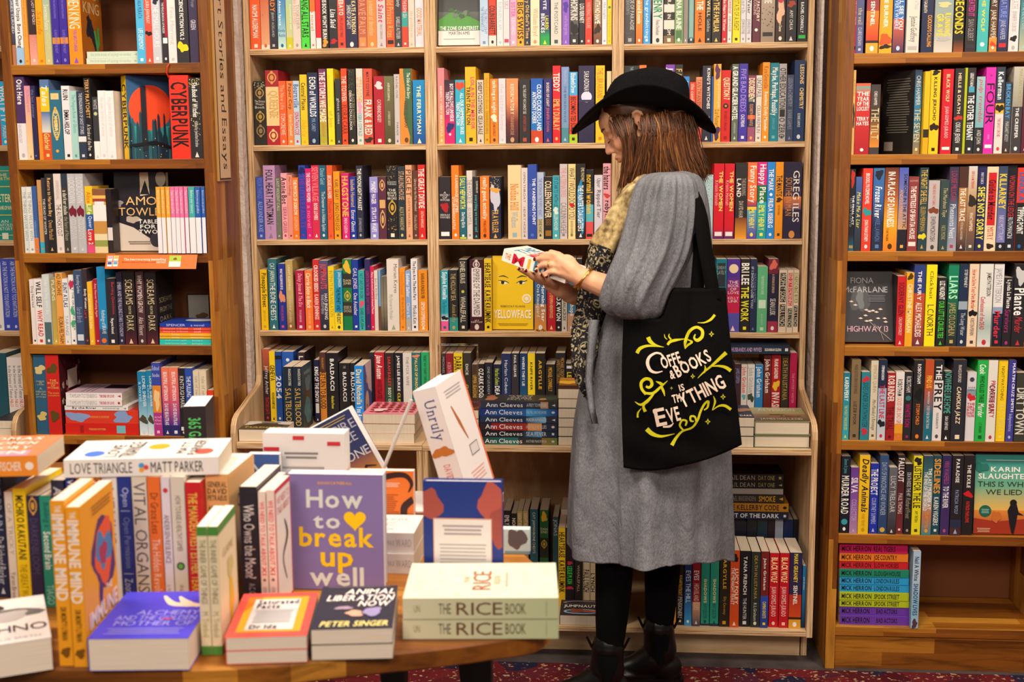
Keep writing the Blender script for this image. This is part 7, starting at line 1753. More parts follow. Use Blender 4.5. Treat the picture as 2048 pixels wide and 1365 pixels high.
# head frame
PH = math.radians(31); HS = .86
ear = V3(1279, 247, PY-.066)
fd = Vector((-math.cos(PH), 0, -math.sin(PH))); dn = Vector((math.sin(PH), 0, -math.cos(PH)))
H0 = ear + Vector((0, .066, 0)) - (fd*(-.0155)+dn*.0172)
HM = Matrix.Translation(H0) @ Matrix.Rotation(-PH, 4, 'Y') @ Matrix.Scale(HS, 4)
HR = HM.to_3x3()
b = Blob()
def he(c, r): b.ell(HM @ Vector(c), r, HR)
def hl(pts, rad, n=12): b.limb([HM @ Vector(p) for p in pts], [q*HS for q in rad], n)
he((.014, 0, .02), (.097, .076, .095)); he((-.034, 0, -.045), (.058, .060, .078)); he((-.066, 0, -.112), (.022, .026, .018)); he((-.05, 0, .025), (.045, .062, .05))
for s in (-1, 1):
    hl([(.012, s*.052, -.055), (-.03, s*.046, -.098), (-.066, s*.012, -.115)], [.024, .020, .016]); he((-.058, s*.036, -.042), (.026, .024, .028)); he((-.076, s*.031, -.010), (.012, .015, .010)); hl([(-.086, s*.012, .014), (-.076, s*.045, .014)], [.010, .008], 8)
    he((-.094, s*.010, -.050), (.010, .0075, .0078))
    # ear: rim, lobe and bowl
    rim = [(.006, s*.076, .002), (.014, s*.084, .016), (.028, s*.088, .018), (.038, s*.087, .006), (.036, s*.084, -.012), (.024, s*.080, -.030), (.012, s*.077, -.036)]
    hl(rim, [.0055]*7, 8); he((.020, s*.077, -.008), (.016, .005, .024)); he((.012, s*.078, -.034), (.008, .005, .009))
hl([(-.088, 0, .004), (-.097, 0, -.024), (-.107, 0, -.044)], [.009, .010, .0112], 10)
he((-.092, 0, -.074), (.011, .021, .0058)); he((-.090, 0, -.087), (.011, .019, .0066)); he((-.080, 0, -.080), (.016, .026, .018))
# neck, trunk, arms and legs, hidden by the clothes but all one body
nb = V3(1318, 372, PY); hl([(.035, 0, -.05)], [.055]); b.limb([HM @ Vector((.03, 0, -.06)), nb], [.050, .056])
chest = V3(1325, 470); waist = V3(1310, 640); hip = V3(1300, 790)
for c, r in ((chest, (.105, .15, .15)), (waist, (.10, .125, .16)), (hip, (.115, .155, .15)), (V3(1325, 410), (.070, .140, .055)), (V3(1312, 560), (.10, .13, .14)), (V3(1303, 715), (.105, .14, .13))): b.ell(c, r)
AL = dict(sh=V3(1335, 378, -.735), el=V3(1292, 604, -.745), wr=V3(1158, 553, -.742)); AR_ = dict(sh=V3(1335, 385, -.37), el=V3(1262, 622, -.40), wr=V3(1139, 588, -.600))
sh_ = V3(1335, 402, -.715); b.limb([sh_, sh_.lerp(AL['el'], .5), AL['el'], AL['el'].lerp(AL['wr'], .35), AL['wr']], [.052, .046, .040, .037, .0255])
b.limb([AR_['sh'], AR_['el'], AR_['el'].lerp(AR_['wr'], .35), AR_['wr']], [.050, .040, .036, .026])
LA = dict(x=V3(1226, 1150, -.62), Y=-.62); YA, YB = -.62, -.46
b.limb([V3(1282, 830, -.62), V3(1234, 1085, YA), V3(1228, 1170, YA), V3(1221, 1300, YA)], [.085, .050, .047, .033]); b.limb([V3(1322, 830, -.48), V3(1328, 1060, YB), V3(1325, 1130, YB), V3(1319, 1262, YB)], [.085, .050, .047, .033])
# hands; joints given on the magnified detail (origin 980,440, factor 5.25)
def hp(x, y, Y): return V3(980+x/5.25, 440+y/5.25, Y)
wr = AL['wr']
b.ell(hp(800, 480, -.742), (.030, .014, .030)); b.limb([wr, hp(860, 520, -.742), hp(740, 430, -.740)], [.0245, .024, .015]); b.limb([wr, hp(870, 570, -.742), hp(740, 540, -.738)], [.024, .023, .014]); b.limb([hp(740, 400, -.736), hp(735, 480, -.742), hp(745, 560, -.738)], [.013, .014, .013])
FL_ = [([(740, 395), (655, 362), (590, 362), (540, 380)], -.726), ([(735, 430), (630, 398), (550, 402), (488, 414)], -.724), ([(735, 490), (645, 470), (570, 470), (506, 494)], -.728), ([(745, 560), (665, 543), (610, 552), (560, 572)], -.732)]
nails = []
for i, (pts, Y) in enumerate(FL_):
    P_ = [hp(x, y, Y-(.012 if j < 2 else .004 if j == 2 else -.006)) for j, (x, y) in enumerate(pts)]
    r0 = (.0092, .0095, .0092, .0082)[i]; b.limb(P_, [r0*1.1, r0, r0*.9, r0*.74], 10); nails.append((P_[2], P_[3], r0*.74, -1))
b.limb([hp(820, 450, -.72), hp(720, 372, -.685), hp(640, 342, -.668)], [.014, .0105, .0085], 10)
wr2 = AR_['wr']
b.limb([wr2, hp(760, 720, -.63), hp(690, 660, -.655)], [.024, .022, .016]); b.limb([wr2, hp(720, 740, -.635), hp(620, 690, -.655)], [.022, .020, .014]); b.ell(hp(700, 690, -.64), (.030, .022, .018))
FR_ = [([(600, 660), (520, 640), (430, 590), (372, 532)], 0), ([(640, 680), (575, 650), (520, 600), (484, 534)], 1), ([(690, 690), (650, 665), (610, 630), (590, 592)], 2), ([(560, 640), (470, 600), (380, 555), (300, 512)], 3)]
for pts, i in FR_:
    P_ = [hp(x, y, Y) for (x, y), Y in zip(pts, ((-.655, -.672, -.694, -.712), (-.66, -.69, -.715, -.726), (-.67, -.70, -.725, -.737), (-.645, -.655, -.668, -.688))[i])]
    r0 = (.0090, .0092, .0085, .0086)[i]; b.limb(P_, [r0*1.1, r0, r0*.9, r0*.72], 10); nails.append((P_[2], P_[3], r0*.72, -1))
b.limb([hp(740, 680, -.60), hp(640, 560, -.57), hp(560, 440, -.575)], [.013, .0105, .0085], 10)
lipc = HM @ Vector((-.098, 0, -.081)); sk = np.array(hx('e2aa86')); lp = np.array(hx('b8685c')); ck = HM @ Vector((-.07, -.05, -.045)); ec = HM @ Vector((.02, -.085, -.008))
def paint(co):
    c = np.tile(sk, (len(co), 1)).astype(np.float32)
    def mixin(p, rad, col, k):
        d = np.linalg.norm((co-np.array(p))/rad, axis=1); w = np.clip(1.3-d, 0, 1)[:, None]*k; return c*(1-w)+np.array(col)*w
    c = mixin(lipc, np.array((.016, .03, .016)), lp, .75); c = mixin(ck, .035, hx('d88c70'), .45); c = mixin(ec, .03, hx('d88868'), .35); c = mixin(HM @ Vector((-.107, 0, -.046)), .018, hx('d88c70'), .4)
    return c
person = b.build('person', M['skin'], None, .0032, 3, paint)
tag(person, 'woman in black hat and grey linen dress reading a book before the shelves', 'person')
# eyes, brows, nails
for s in (-1, 1):
    m = MB(); cpt = HM @ Vector((-.0865, s*.031, -.014))
    e = Blob(); rows = []
    for i in range(7):
        t = -1+2*i/6; p = Vector((-.088-.006*(1-t*t), s*(.031+.014*t), -.018-.003*(1-t*t))); rows.append(HM @ p)
    m.tube(rows, [.0008, .0016, .0020, .0022, .0020, .0016, .0008], hx('2a1c18'), 6); m.build('eyelashes', M['print'], person)
    m = MB(); m.tube([HM @ Vector((-.094+.018*(i/5)**2, s*(.014+.034*i/5), .018+.006*math.sin(i/5*3))) for i in range(6)], [.0015, .0028, .003, .0028, .002, .001], hx('5c3c28'), 6); m.build('eyebrow', M['print'], person)
M['nail'] = mat('dark_red_nail_polish', .25, '5c1424', .5)
for a, c, r, s in nails:
    m = MB(); d = (c-a).normalized(); up = Vector((0, -1, .25)).normalized(); sd = d.cross(up).normalized(); up = sd.cross(d).normalized(); 
    if up.y > 0: up = -up
    rows = []
    for i in range(5):
        t = i/4; w = r*.72*math.sin(.5+2.2*t*.8); rows.append([c+d*(r*(-.35+1.35*t))+sd*(w*q)+up*(r*(1.0-.38*q*q)*(1-.28*t*t)+.0007) for q in (-1, -.5, 0, .5, 1)])
    m.grid(rows, hx('5c1424')); m.build('fingernail', M['nail'], person, True)
# jewellery
def ringo(name, c, ax, r, th, label=None):
    m = MB(); ax = ax.normalized(); u = ax.cross(Vector((0, 0, 1))).normalized(); v = ax.cross(u); rows = []
    for i in range(28):
        a = 2*math.pi*i/28; d = u*math.cos(a)+v*math.sin(a); rows.append([c+d*(r+th*math.cos(q*math.pi/3))+ax*(th*1.2*math.sin(q*math.pi/3)) for q in range(6)])
    rows.append(rows[0]); m.grid(rows, hx('f0b860'), closed=True); o = m.build(name, M['foil'], person, True)
    if label: o['label'] = label
fa = (AL['wr']-AL['el'])
ringo('bracelet', AL['wr']-fa.normalized()*.012, fa+Vector((0, 0, .10)), .034, .0024, 'gold bangle'); ringo('bracelet', AL['wr']-fa.normalized()*.018, fa+Vector((0, .03, .04)), .0345, .0020, 'gold bangle')
p_, q_ = hp(645, 470, -.740), hp(570, 470, -.732); ringo('finger_ring', p_.lerp(q_, .25), q_-p_, .0098, .0016, 'gold finger ring')
# loft helper: rows of (py, x left, x right, depth half-width, centre Y)
def loft(rows, n=110, fold=None, hem=None, per=6):
    R_ = []; a_ = np.array(rows, float)
    ks = np.linspace(0, len(rows)-1, (len(rows)-1)*per+1)
    out = []
    for k in ks:
        i = int(min(k, len(rows)-2)); t = k-i; p0, p1, p2, p3 = a_[max(i-1, 0)], a_[i], a_[i+1], a_[min(i+2, len(rows)-1)]
        q = .5*((2*p1)+(p2-p0)*t+(2*p0-5*p1+4*p2-p3)*t*t+(3*p1-p0-3*p2+p3)*t**3); py, xl, xr, ry, yc = q; row = []
        for j in range(n):
            a = 2*math.pi*j/n; f = fold(a, k/(len(rows)-1)) if fold else 0
            px_ = (xl+xr)/2+(xr-xl)/2*math.cos(a)*(1+f*.55); pyy = py+(hem(a, px_, k/(len(rows)-1)) if hem else 0)
            c1 = atY(px_, py, yc); c0 = atY((xl+xr)/2, pyy, yc-ry*.85)
            row.append(Vector((c1.x, yc+ry*math.sin(a)*(1+f), c0.z)))
        out.append(row)
    return out
def cloth(name, rows, m, flip=False, cap=False, thick=.0015, sub=True):
    q = MB(); q.grid(rows, (1, 1, 1), closed=True, cap=cap); o = q.build(name, m, person, True)
    bm = bmesh.new(); bm.from_mesh(o.data); bmesh.ops.recalc_face_normals(bm, faces=bm.faces); bm.to_mesh(o.data); bm.free()
    if not cap: s = o.modifiers.new('s', 'SOLIDIFY'); s.thickness = thick; s.offset = 1
    return o
def pleat(a, a1, w):
    d = (a-a1) % (2*math.pi); return (1-d/w)*min(1, d/.03) if d < w else 0
def dfold(a, t):
    k = max(0, t-.12); e = .04+.11*k
    return e*(.75*math.sin(5*a+1.2+1.5*t)+.5*math.sin(8*a+4.1-2*t)+.22*math.sin(13*a+.6+3*t)+.12*math.sin(21*a+5*t))+min(1, max(0, (t-.30)*3.5))*(.085*pleat(a, 4.24+.1*t, .5)+.055*pleat(a, 4.97-.05*t, .4)+.05*pleat(a, 5.6, .4)+.05*pleat(a, 3.6, .35))
def dhem(a, x, t):
    return (t**6)*(22*max(0, (x-1330)/120)**2+6*math.sin(2*a+.5)+3*math.sin(5*a)) if t > .5 else 0
D = [(343, 1296, 1388, .070, PY), (350, 1278, 1398, .115, PY), (362, 1266, 1404, .155, PY), (385, 1258, 1410, .180, PY), (430, 1252, 1416, .178, PY), (520, 1240, 1421, .170, PY), (600, 1218, 1424, .172, PY), (660, 1196, 1428, .178, PY), (720, 1174, 1431, .185, PY), (790, 1158, 1438, .190, PY), (860, 1147, 1443, .198, PY), (930, 1142, 1447, .205, PY), (1000, 1139, 1448, .212, PY), (1065, 1137, 1450, .218, PY), (1105, 1138, 1451, .222, PY), (1129, 1139, 1451, .224, PY)]
cloth('dress', loft(D, 160, dfold, dhem), M['linen'])
def sfold(a, t):
    g = max(0, 1-t*1.6)
    k = min(1, t*5)*(1-.45*t)
    return k*(.085*math.sin(9*a+1.4*t+.4)+.06*math.sin(14*a+2.5-1.2*t)+.035*math.sin(23*a+3*t))+.05*t*math.sin(5*a+6*t)+.025*math.sin(3*a+14*t)*t
SL = [(345, 1322, 1350, .02, -.735), (347, 1304, 1368, .045, -.738), (354, 1286, 1382, .066, -.742), (372, 1272, 1390, .084, -.745), (410, 1260, 1393, .094, -.748), (460, 1248, 1390, .103, -.750), (510, 1232, 1380, .110, -.752), (555, 1213, 1360, .114, -.752), (590, 1201, 1342, .112, -.750), (615, 1200, 1333, .102, -.748), (632, 1212, 1328, .082, -.746), (641, 1240, 1318, .050, -.745), (643, 1262, 1300, .015, -.745)]
cloth('sleeve', loft(SL, 120, sfold), M['linen'], cap=True)
SF = [(r[0]+8, r[1]+6, r[2]-8, r[3]*.85, -.55+(-.55-r[4])*.93) for r in SL]
cloth('sleeve', loft(SF, 80, sfold), M['linen'], cap=True)
# long tie hanging down the front of the dress
m = MB(); tp = [(1188, 640), (1182, 700), (1176, 760), (1180, 815), (1186, 848)]
rows = [[V3(x-9+2*i, y, PY-.19-.004*i), V3(x, y, PY-.20-.004*i), V3(x+9, y, PY-.19)] for i, (x, y) in enumerate(tp)]
m.grid(rows, (1, 1, 1)); o = m.build('dress_tie', M['linen'], person, True); s = o.modifiers.new('s', 'SOLIDIFY'); s.thickness = .002
# tights
def stock(pts): 
    m = MB(); P_ = []; R_ = []
    for (x, y, r, Y) in pts: P_.append(V3(x, y, Y)); R_.append(r)
    q = []; qr = []
    for i in range(len(P_)-1):
        for j in range(6): t = j/6; q.append(P_[i].lerp(P_[i+1], t)); qr.append(R_[i]*(1-t)+R_[i+1]*t)
    q.append(P_[-1]); qr.append(R_[-1]); m.tube(q, qr, (1, 1, 1), 24); m.build('tights', M['knit'], person, True)
stock([(1262, 940, .082, -.62), (1240, 1040, .064, YA), (1229, 1120, .0535, YA), (1227, 1180, .0505, YA), (1223, 1240, .0455, YA), (1219, 1310, .036, YA)])
stock([(1326, 940, .082, -.47), (1328, 1040, .064, YB), (1326, 1100, .0545, YB), (1324, 1160, .051, YB), (1321, 1215, .045, YB), (1318, 1275, .036, YB)])
# boots
def boot(Y, xs, ytop, xheel, xtoe, label):
    z0 = .0112; X = lambda px, Yq=Y: atY(px, 1330, Yq).x
    t = bpy.data.objects.new('boot', None); C.objects.link(t); t.parent = person; t['label'] = label
    bb = Blob(); sh = V3(xs, ytop, Y); xh, xt = X(xheel), X(xtoe); L = xh-xt
    ank = Vector((xh-.068, Y, .115))
    bb.limb([sh, sh.lerp(ank, .5), ank], [.0465, .046, .050], 20); bb.ell((xh-.052, Y, .062), (.050, .036, .046)); bb.ell((xh-.045, Y, .042), (.042, .033, .026))
    bb.limb([(xh-.085, Y, .088), (xh-.14, Y, .060), (xt+.06, Y, .044)], [.046, .036, .030], 16); bb.ell((xt+.075, Y, .040), (.072, .042, .026)); bb.ell((xt+.045, Y, .036), (.046, .032, .021)); bb.ell((xh-.13, Y, .040), (.07, .034, .026))
    o = bb.build('upper', M['leather'], t, .004, 5)
    m = MB(); pr = [(0, .026), (.04, .032), (.10, .030), (.16, .036), (.20, .042), (.24, .038), (.275, .020)]; k = L/.275
    ou = [(xh-a*k, w) for a, w in pr]; lp_ = [(x, Y-w) for x, w in ou]+[(x, Y+w) for x, w in ou[::-1]]
    m.grid([[(x, y, z) for x, y in lp_] for z in (z0+.010, z0+.022)], hx('0c0c0c'), closed=True, cap=True); m.build('sole', M['leather'], t)
    m = MB(); lp_ = [(xh+.002, Y-.026), (xh-.06, Y-.032), (xh-.06, Y+.032), (xh+.002, Y+.026)]
    m.grid([[(x, y, z) for x, y in lp_] for z in (z0, z0+.012)], hx('0c0c0c'), closed=True, cap=True); m.build('heel', M['leather'], t)
    # elastic gusset on the near side
    m = MB(); rows = []
    for i in range(9):
        u = i/8; zz = sh.z-.012+(.085-(sh.z-.012))*u; cx = sh.x+(ank.x-sh.x)*u; w = .030*(1-.75*u*u); rows.append([(cx+w*q, Y-.0475*math.cos(q*.62)-.0035*(1+u*.6), zz) for q in (-1, -.5, 0, .5, 1)])
    m.grid(rows, (1, 1, 1)); o = m.build('gusset', M['knit'], t, True)
    for sx in (-1, 1):
        m = MB(); q = sh+Vector((sx*.040, -.004, 0)); m.tube([q+Vector((0, 0, -.015)), q+Vector((sx*.016, 0, .020)), q+Vector((sx*.020, 0, .026)), q+Vector((sx*.006, 0, -.004))], .0035, hx('181818'), 6)
        m.build('pull_tab', M['leather'], t)
boot(YA, 1216, 1292, 1262, 1086, 'near black leather ankle boot'); boot(YB, 1317, 1252, 1366, 1196, 'far black leather ankle boot')
# scarf
def scarf(pts, m_, name, n=22, seed=0):
    rows = []; P_ = [Vector(V3(x, y, Y)) for x, y, w, th, Y in pts]; k = len(pts)
    for i in range((k-1)*6+1):
        u = i/6; a = min(int(u), k-2); t = u-a; p = P_[a].lerp(P_[a+1], t); w = (pts[a][2]*(1-t)+pts[a+1][2]*t)/735/2; th = pts[a][3]*(1-t)+pts[a+1][3]*t
        dr = (P_[min(a+1, k-1)]-P_[max(a-1, 0)]).normalized(); sd = dr.cross(Vector((0, -1, 0))).normalized()
        row = []
        for j in range(n):
            q = 2*math.pi*j/n; f = 1+.16*math.sin(4*q+u*1.3+seed)+.10*math.sin(7*q-u*2+seed); row.append(p+sd*(w*math.cos(q)*f)+Vector((0, -th*math.sin(q)*f, 0)))
        rows.append(row)
    q = MB(); q.grid(rows, (1, 1, 1), closed=True, cap=True); o = q.build(name, m_, person, True)
    bm = bmesh.new(); bm.from_mesh(o.data); bmesh.ops.recalc_face_normals(bm, faces=bm.faces); bm.to_mesh(o.data); bm.free(); return o
o = scarf([(1340, 352, 26, .05, -.55), (1310, 356, 44, .085, -.56), (1282, 366, 44, .085, -.585), (1262, 392, 46, .06, -.62), (1246, 425, 50, .045, -.64), (1228, 465, 56, .04, -.645), (1214, 500, 60, .04, -.645)], M['tan'], 'scarf'); o['label'] = 'tan upper end of scarf round the neck'
o = scarf([(1216, 494, 60, .042, -.645), (1204, 530, 64, .042, -.64), (1190, 580, 62, .042, -.625), (1178, 630, 56, .040, -.64), (1170, 680, 50, .036, -.67), (1166, 725, 42, .032, -.69), (1170, 765, 34, .028, -.70), (1176, 792, 20, .018, -.70)], M['paisley'], 'scarf', seed=2); o['label'] = 'black and cream paisley end of scarf'
# hair: a solid under-layer and many strands
hb = Blob()
def hq(px, py, Y): return V3(px, py, Y)
hb.ell(HM @ Vector((.022, 0, .028)), (.099, .083, .094), HR)
for (x, y, Y, r) in ((1346, 250, PY, (.052, .066, .070)), (1357, 295, PY, (.046, .054, .062)), (1338, 305, PY, (.050, .064, .055)), (1375, 325, PY, (.034, .040, .032)), (1300, 300, PY-.055, (.040, .022, .055)), (1272, 335, PY-.060, (.026, .016, .050)), (1300, 300, PY+.055, (.040, .022, .055)), (1272, 335, PY+.060, (.026, .016, .050)), (1264, 270, PY-.062, (.014, .010, .040))):
    hb.ell(hq(x, y, Y), r)
hair = hb.build('hair', M['hair'], person, .005, 4, lambda co: np.tile(np.array(hx('4c2c18')), (len(co), 1)))
hair['label'] = 'chin length brown hair'
g = random.Random(11); m = MB()
HC = ['3c2212', '54301a', '6a3e20', '84522a', 'a06a34', '5c3820', '75482a']
def strand(P_, r, c):
    q = []
    for i in range(len(P_)-1):
        p0, p1, p2, p3 = P_[max(i-1, 0)], P_[i], P_[i+1], P_[min(i+2, len(P_)-1)]
        for j in range(5):
            t = j/5; q.append(.5*((2*p1)+(p2-p0)*t+(2*p0-5*p1+4*p2-p3)*t*t+(3*p1-p0-3*p2+p3)*t**3))
    q.append(P_[-1]); k = len(q); m.tube(q, [r*(1-.75*(i/(k-1))**2) for i in range(k)], c, 4)
for side in (-1, 1):
    for i in range(900 if side < 0 else 260):
        u = g.random(); j = lambda s: g.gauss(0, s)
        if u < .22:      # lock before the ear, down over the cheek
            v = u/.22; x0 = 1226+40*v+j(2); y0 = 236+j(4); x1 = 1249+18*v+j(2.5); y1 = 300+j(4); x2 = 1238+34*v+j(4); y2 = 378-16*v+j(7); Y0, Y1, Y2 = .058+.014*v, .072+.008*v, .066
            mid = (x0*.45+x1*.55, 264+j(3))
        elif u < .45:    # behind and below the ear
            v = (u-.22)/.23; x0 = 1284+26*v+j(3); y0 = 236+j(4); x1 = 1282+30*v+j(4); y1 = 290+j(4); x2 = 1258+66*v+j(5); y2 = 366-12*v+j(8); Y0, Y1, Y2 = .078, .088, .076; mid = ((x0+x1)/2+4, 264+j(3))
        else:            # back of the head, swinging outward
            v = (u-.45)/.55; x0 = 1310+70*v**.9+j(3); y0 = 232+j(4); x1 = 1318+78*v+j(3); y1 = 288+j(5); x2 = 1326+90*v**.85+j(4); y2 = 352+8*math.sin(v*2.6)+j(8)-8*v**4; Y0, Y1, Y2 = .078*(1-.6*v), .088*(1-.55*v), .082*(1-.5*v); mid = ((x0+x1)/2+3, 260+j(3))
        o_ = g.uniform(-.004, .006); c = hx(HC[min(6, int(abs(g.gauss(1.6, 1.7))))]) if u > .4 else hx(HC[min(6, int(abs(g.gauss(1.0, 1.3))))])
        strand([hq(x0, y0, PY+side*(Y0+o_)), hq(mid[0], mid[1], PY+side*((Y0+Y1)/2+.006+o_)), hq(x1, y1, PY+side*(Y1+o_)), hq(x2, y2, PY+side*(Y2+o_))], g.uniform(.0014, .0030), c)
for i in range(46):      # fringe over the brow
    v = g.random(); sd = g.uniform(-1, .6); a = hq(1220+22*v, 228, PY+sd*.055-.008); c0 = hq(1216+20*v, 246+g.gauss(0, 3), PY+sd*.056-.012); e = hq(1222+20*v, 266+g.gauss(0, 8), PY+sd*.058-.014)
    strand([a, c0, e], g.uniform(.0008, .0015), hx(HC[g.randrange(5)]))
o = m.build('hair_strands', M['hair'], person, True)
# hat
hc = hq(1293, 216, PY); tl = math.radians(5)
ht = bpy.data.objects.new('hat', None); C.objects.link(ht); ht.parent = person; ht['label'] = 'wide brimmed black felt hat'
HX = Matrix.Translation(hc) @ Matrix.Rotation(tl, 4, 'Y') @ Matrix.Rotation(math.radians(-8), 4, 'X')
m = MB(); rows = []; N = 72
for r_, zz in ((0, 0), (.25, 0), (.5, 0), (.75, 0), (.92, 0), (1, 0)):
    row = []
    for i in range(N):
        a = 2*math.pi*i/N; ca, sa = math.cos(a), math.sin(a); rx = .118+(.075+(.004 if ca < 0 else 0))*r_; ry_ = .092+.068*r_
        z = r_**1.35*(.040*sa*sa-(.080 if ca < 0 else .046)*ca*ca); row.append(HX @ Vector((rx*ca, ry_*sa, z-.004)))
    rows.append(row)
m.grid(rows, (1, 1, 1), closed=True); o = m.build('brim', M['felt'], ht, True); s = o.modifiers.new('s', 'SOLIDIFY'); s.thickness = .0055; s.offset = 1; q = o.modifiers.new('b', 'BEVEL'); q.width = .002
m = MB(); rows = []
for zz, k, dx in ((-.004, 1.0, 0), (.02, .975, 0), (.045, .93, .001), (.066, .895, .003), (.083, .84, .005), (.095, .755, .006), (.102, .62, .007), (.103, .44, .007), (.098, .24, .007), (.095, .05, .007)):
    rows.append([HX @ Vector((.1185*k*math.cos(a)+dx, .0925*k*math.sin(a), zz*.91*(1+.05*math.cos(a)-.06*math.cos(2*a)*(zz > .06)))) for a in [2*math.pi*i/N for i in range(N)]])
m.grid(rows, (1, 1, 1), closed=True, cap=True); o = m.build('crown', M['felt'], ht, True); bm = bmesh.new(); bm.from_mesh(o.data); bmesh.ops.recalc_face_normals(bm, faces=bm.faces); bm.to_mesh(o.data); bm.free()
m = MB(); rows = [[HX @ Vector((.1195*k*math.cos(a), .0935*k*math.sin(a), zz)) for a in [2*math.pi*i/N for i in range(N)]] for zz, k in ((0, 1.004), (.022, .99))]
m.grid(rows, (1, 1, 1), closed=True); o = m.build('hat_band', M['cotton'], ht, True)

# ---------------------------------------------------------------- tote bag
bag = thing('tote_bag', "black cotton tote bag with yellow swirls and cream lettering on the woman's shoulder", 'bag', (0, 0, 0))
def edgeL(t): return 1247-4*math.sin(math.pi*t)
def edgeR(t): return 1452+32*t**1.15
def topY(s): k = min(1, max(0, (s-.36)/.14)); return 640-60*k*k*(3-2*k)-2*s
def botY(s): return 936+6*math.sin(min(1, s*2.2)*math.pi)*(s < .5)-(46*max(0, (s-.35)/.65)**1.7)
def ysurf(x, y):
    s = min(1, max(0, (x-1245)/235)); t = min(1, max(0, (y-590)/345))
    return -.792-.042*math.sin(math.pi*s)**.8*(.25+.75*math.sin(math.pi*(.12+.80*t)))+.013*math.exp(-((x-1372+(y-640)*.03)/8)**2)*math.exp(-((y-720)/130)**2)+.004*math.sin(x*.06+y*.02)*t+.004*math.sin(y*.07-x*.03)*t*t
m = MB(); n1, n2 = 46, 56; fr = []; bk = []
for j in range(n2+1):
    t = j/n2; a_, c_ = [], []
    for i in range(n1+1):
        s = i/n1; x = edgeL(t)*(1-s)+edgeR(t)*s; y = topY(s)*(1-t)+botY(s)*t; p = atY(x, y, ysurf(x, y)); a_.append(p); c_.append(Vector((p.x, -.772+.018*math.sin(math.pi*s)*math.sin(math.pi*t), p.z)))
    fr.append(a_); bk.append(c_)
m.grid(fr, (1, 1, 1)); m.grid([r[::-1] for r in bk], (1, 1, 1))
for L in ([r[0] for r in fr], [r[0] for r in bk]), ([r[-1] for r in bk], [r[-1] for r in fr]), (bk[-1], fr[-1]), (fr[0], bk[0]): m.grid([list(L[0]), list(L[1])], (1, 1, 1))
o = m.build('bag_body', M['cotton'], bag, True); bm = bmesh.new(); bm.from_mesh(o.data); bmesh.ops.remove_doubles(bm, verts=bm.verts, dist=.0004); bmesh.ops.recalc_face_normals(bm, faces=bm.faces); bm.to_mesh(o.data); bm.free()
def strap(pts, label=None):
    m = MB(); rows = []
    P_ = [(V3(x-w/2, y, Y), V3(x+w/2, y+2, Y2)) for x, y, w, Y, Y2 in pts]; k = len(P_)
    for i in range((k-1)*6+1):
        u = i/6; a = min(int(u), k-2); t = u-a; r = []
        for e in (0, 1):
            p0, p1, p2, p3 = (P_[max(0, min(k-1, a+d))][e] for d in (-1, 0, 1, 2)); r.append(.5*((2*p1)+(p2-p0)*t+(2*p0-5*p1+4*p2-p3)*t*t+(3*p1-p0-3*p2+p3)*t**3))
        rows.append(r)
    m.grid(rows, (1, 1, 1)); o = m.build('strap', M['cotton'], bag, True); s = o.modifiers.new('s', 'SOLIDIFY'); s.thickness = .003; s.offset = 0
strap([(1346, 349, 22, -.60, -.60), (1362, 355, 24, -.72, -.70), (1384, 384, 27, -.765, -.735), (1400, 430, 28, -.80, -.76), (1409, 490, 28, -.815, -.785), (1419, 545, 28, -.812, -.80), (1428, 600, 28, -.806, -.806)])
strap([(1346, 349, 22, -.60, -.60), (1366, 362, 24, -.70, -.68), (1392, 400, 24, -.735, -.72), (1399, 480, 24, -.765, -.75), (1396, 550, 26, -.775, -.77), (1392, 606, 28, -.774, -.774)])
m = MB()
def bfn(u, v):
    x, y = 1200+u/3.59, 580-v/3.59; return atY(x, y, ysurf(x, y)), Vector((0, -1, 0))
c = Canvas(m, (0, 0, 0), (1, 0, 0), (0, 0, 1), 1, 1, fn=bfn, step=.0004)
YE, CR = 'd4cc1c', 'f4dcc8'
def st(pts, wd, n=6): c.stroke([(x, -y) for x, y in pts], wd, YE, n)
st([(265, 455), (290, 420), (350, 402), (460, 412)], [26, 24, 16, 2]); st([(345, 340), (362, 372), (400, 398), (455, 412)], [30, 28, 16, 3])
st([(484, 395), (505, 372), (540, 362), (608, 352)], [16, 22, 20, 6]); st([(498, 315), (494, 335), (510, 355)], [3, 10, 12]); st([(462, 318), (466, 340), (482, 356)], [3, 7, 5])
st([(612, 425), (612, 375), (640, 300), (690, 268), (732, 290), (732, 335), (700, 362), (676, 345), (684, 318)], [4, 22, 22, 20, 22, 24, 24, 14, 8]); st([(612, 420), (632, 395), (660, 372), (612, 352)], [3, 16, 14, 6])
st([(698, 235), (750, 234), (795, 212), (824, 178)], [2, 10, 18, 18])
st([(700, 634), (745, 590), (800, 545), (850, 500), (905, 450)], [2, 12, 16, 22, 28]); st([(752, 540), (756, 570), (744, 596)], [3, 16, 10]); st([(800, 548), (850, 545), (900, 555), (938, 580)], [4, 14, 22, 26])
st([(330, 748), (300, 710), (296, 665), (325, 638), (362, 645), (372, 680), (350, 700), (330, 690)], [20, 20, 22, 22, 22, 22, 18, 16]); st([(330, 740), (380, 740), (430, 700), (485, 650)], [18, 20, 18, 3]); st([(400, 655), (430, 668), (448, 680)], [3, 20, 22]); st([(440, 695), (455, 725), (464, 762)], [18, 18, 2])
st([(250, 800), (290, 822), (335, 800), (385, 745)], [3, 16, 24, 12]); st([(325, 872), (312, 830), (345, 790)], [24, 16, 12]); st([(270, 914), (272, 880), (296, 848)], [14, 12, 3])
st([(335, 995), (375, 1030), (440, 1048), (535, 1030)], [34, 30, 18, 3])
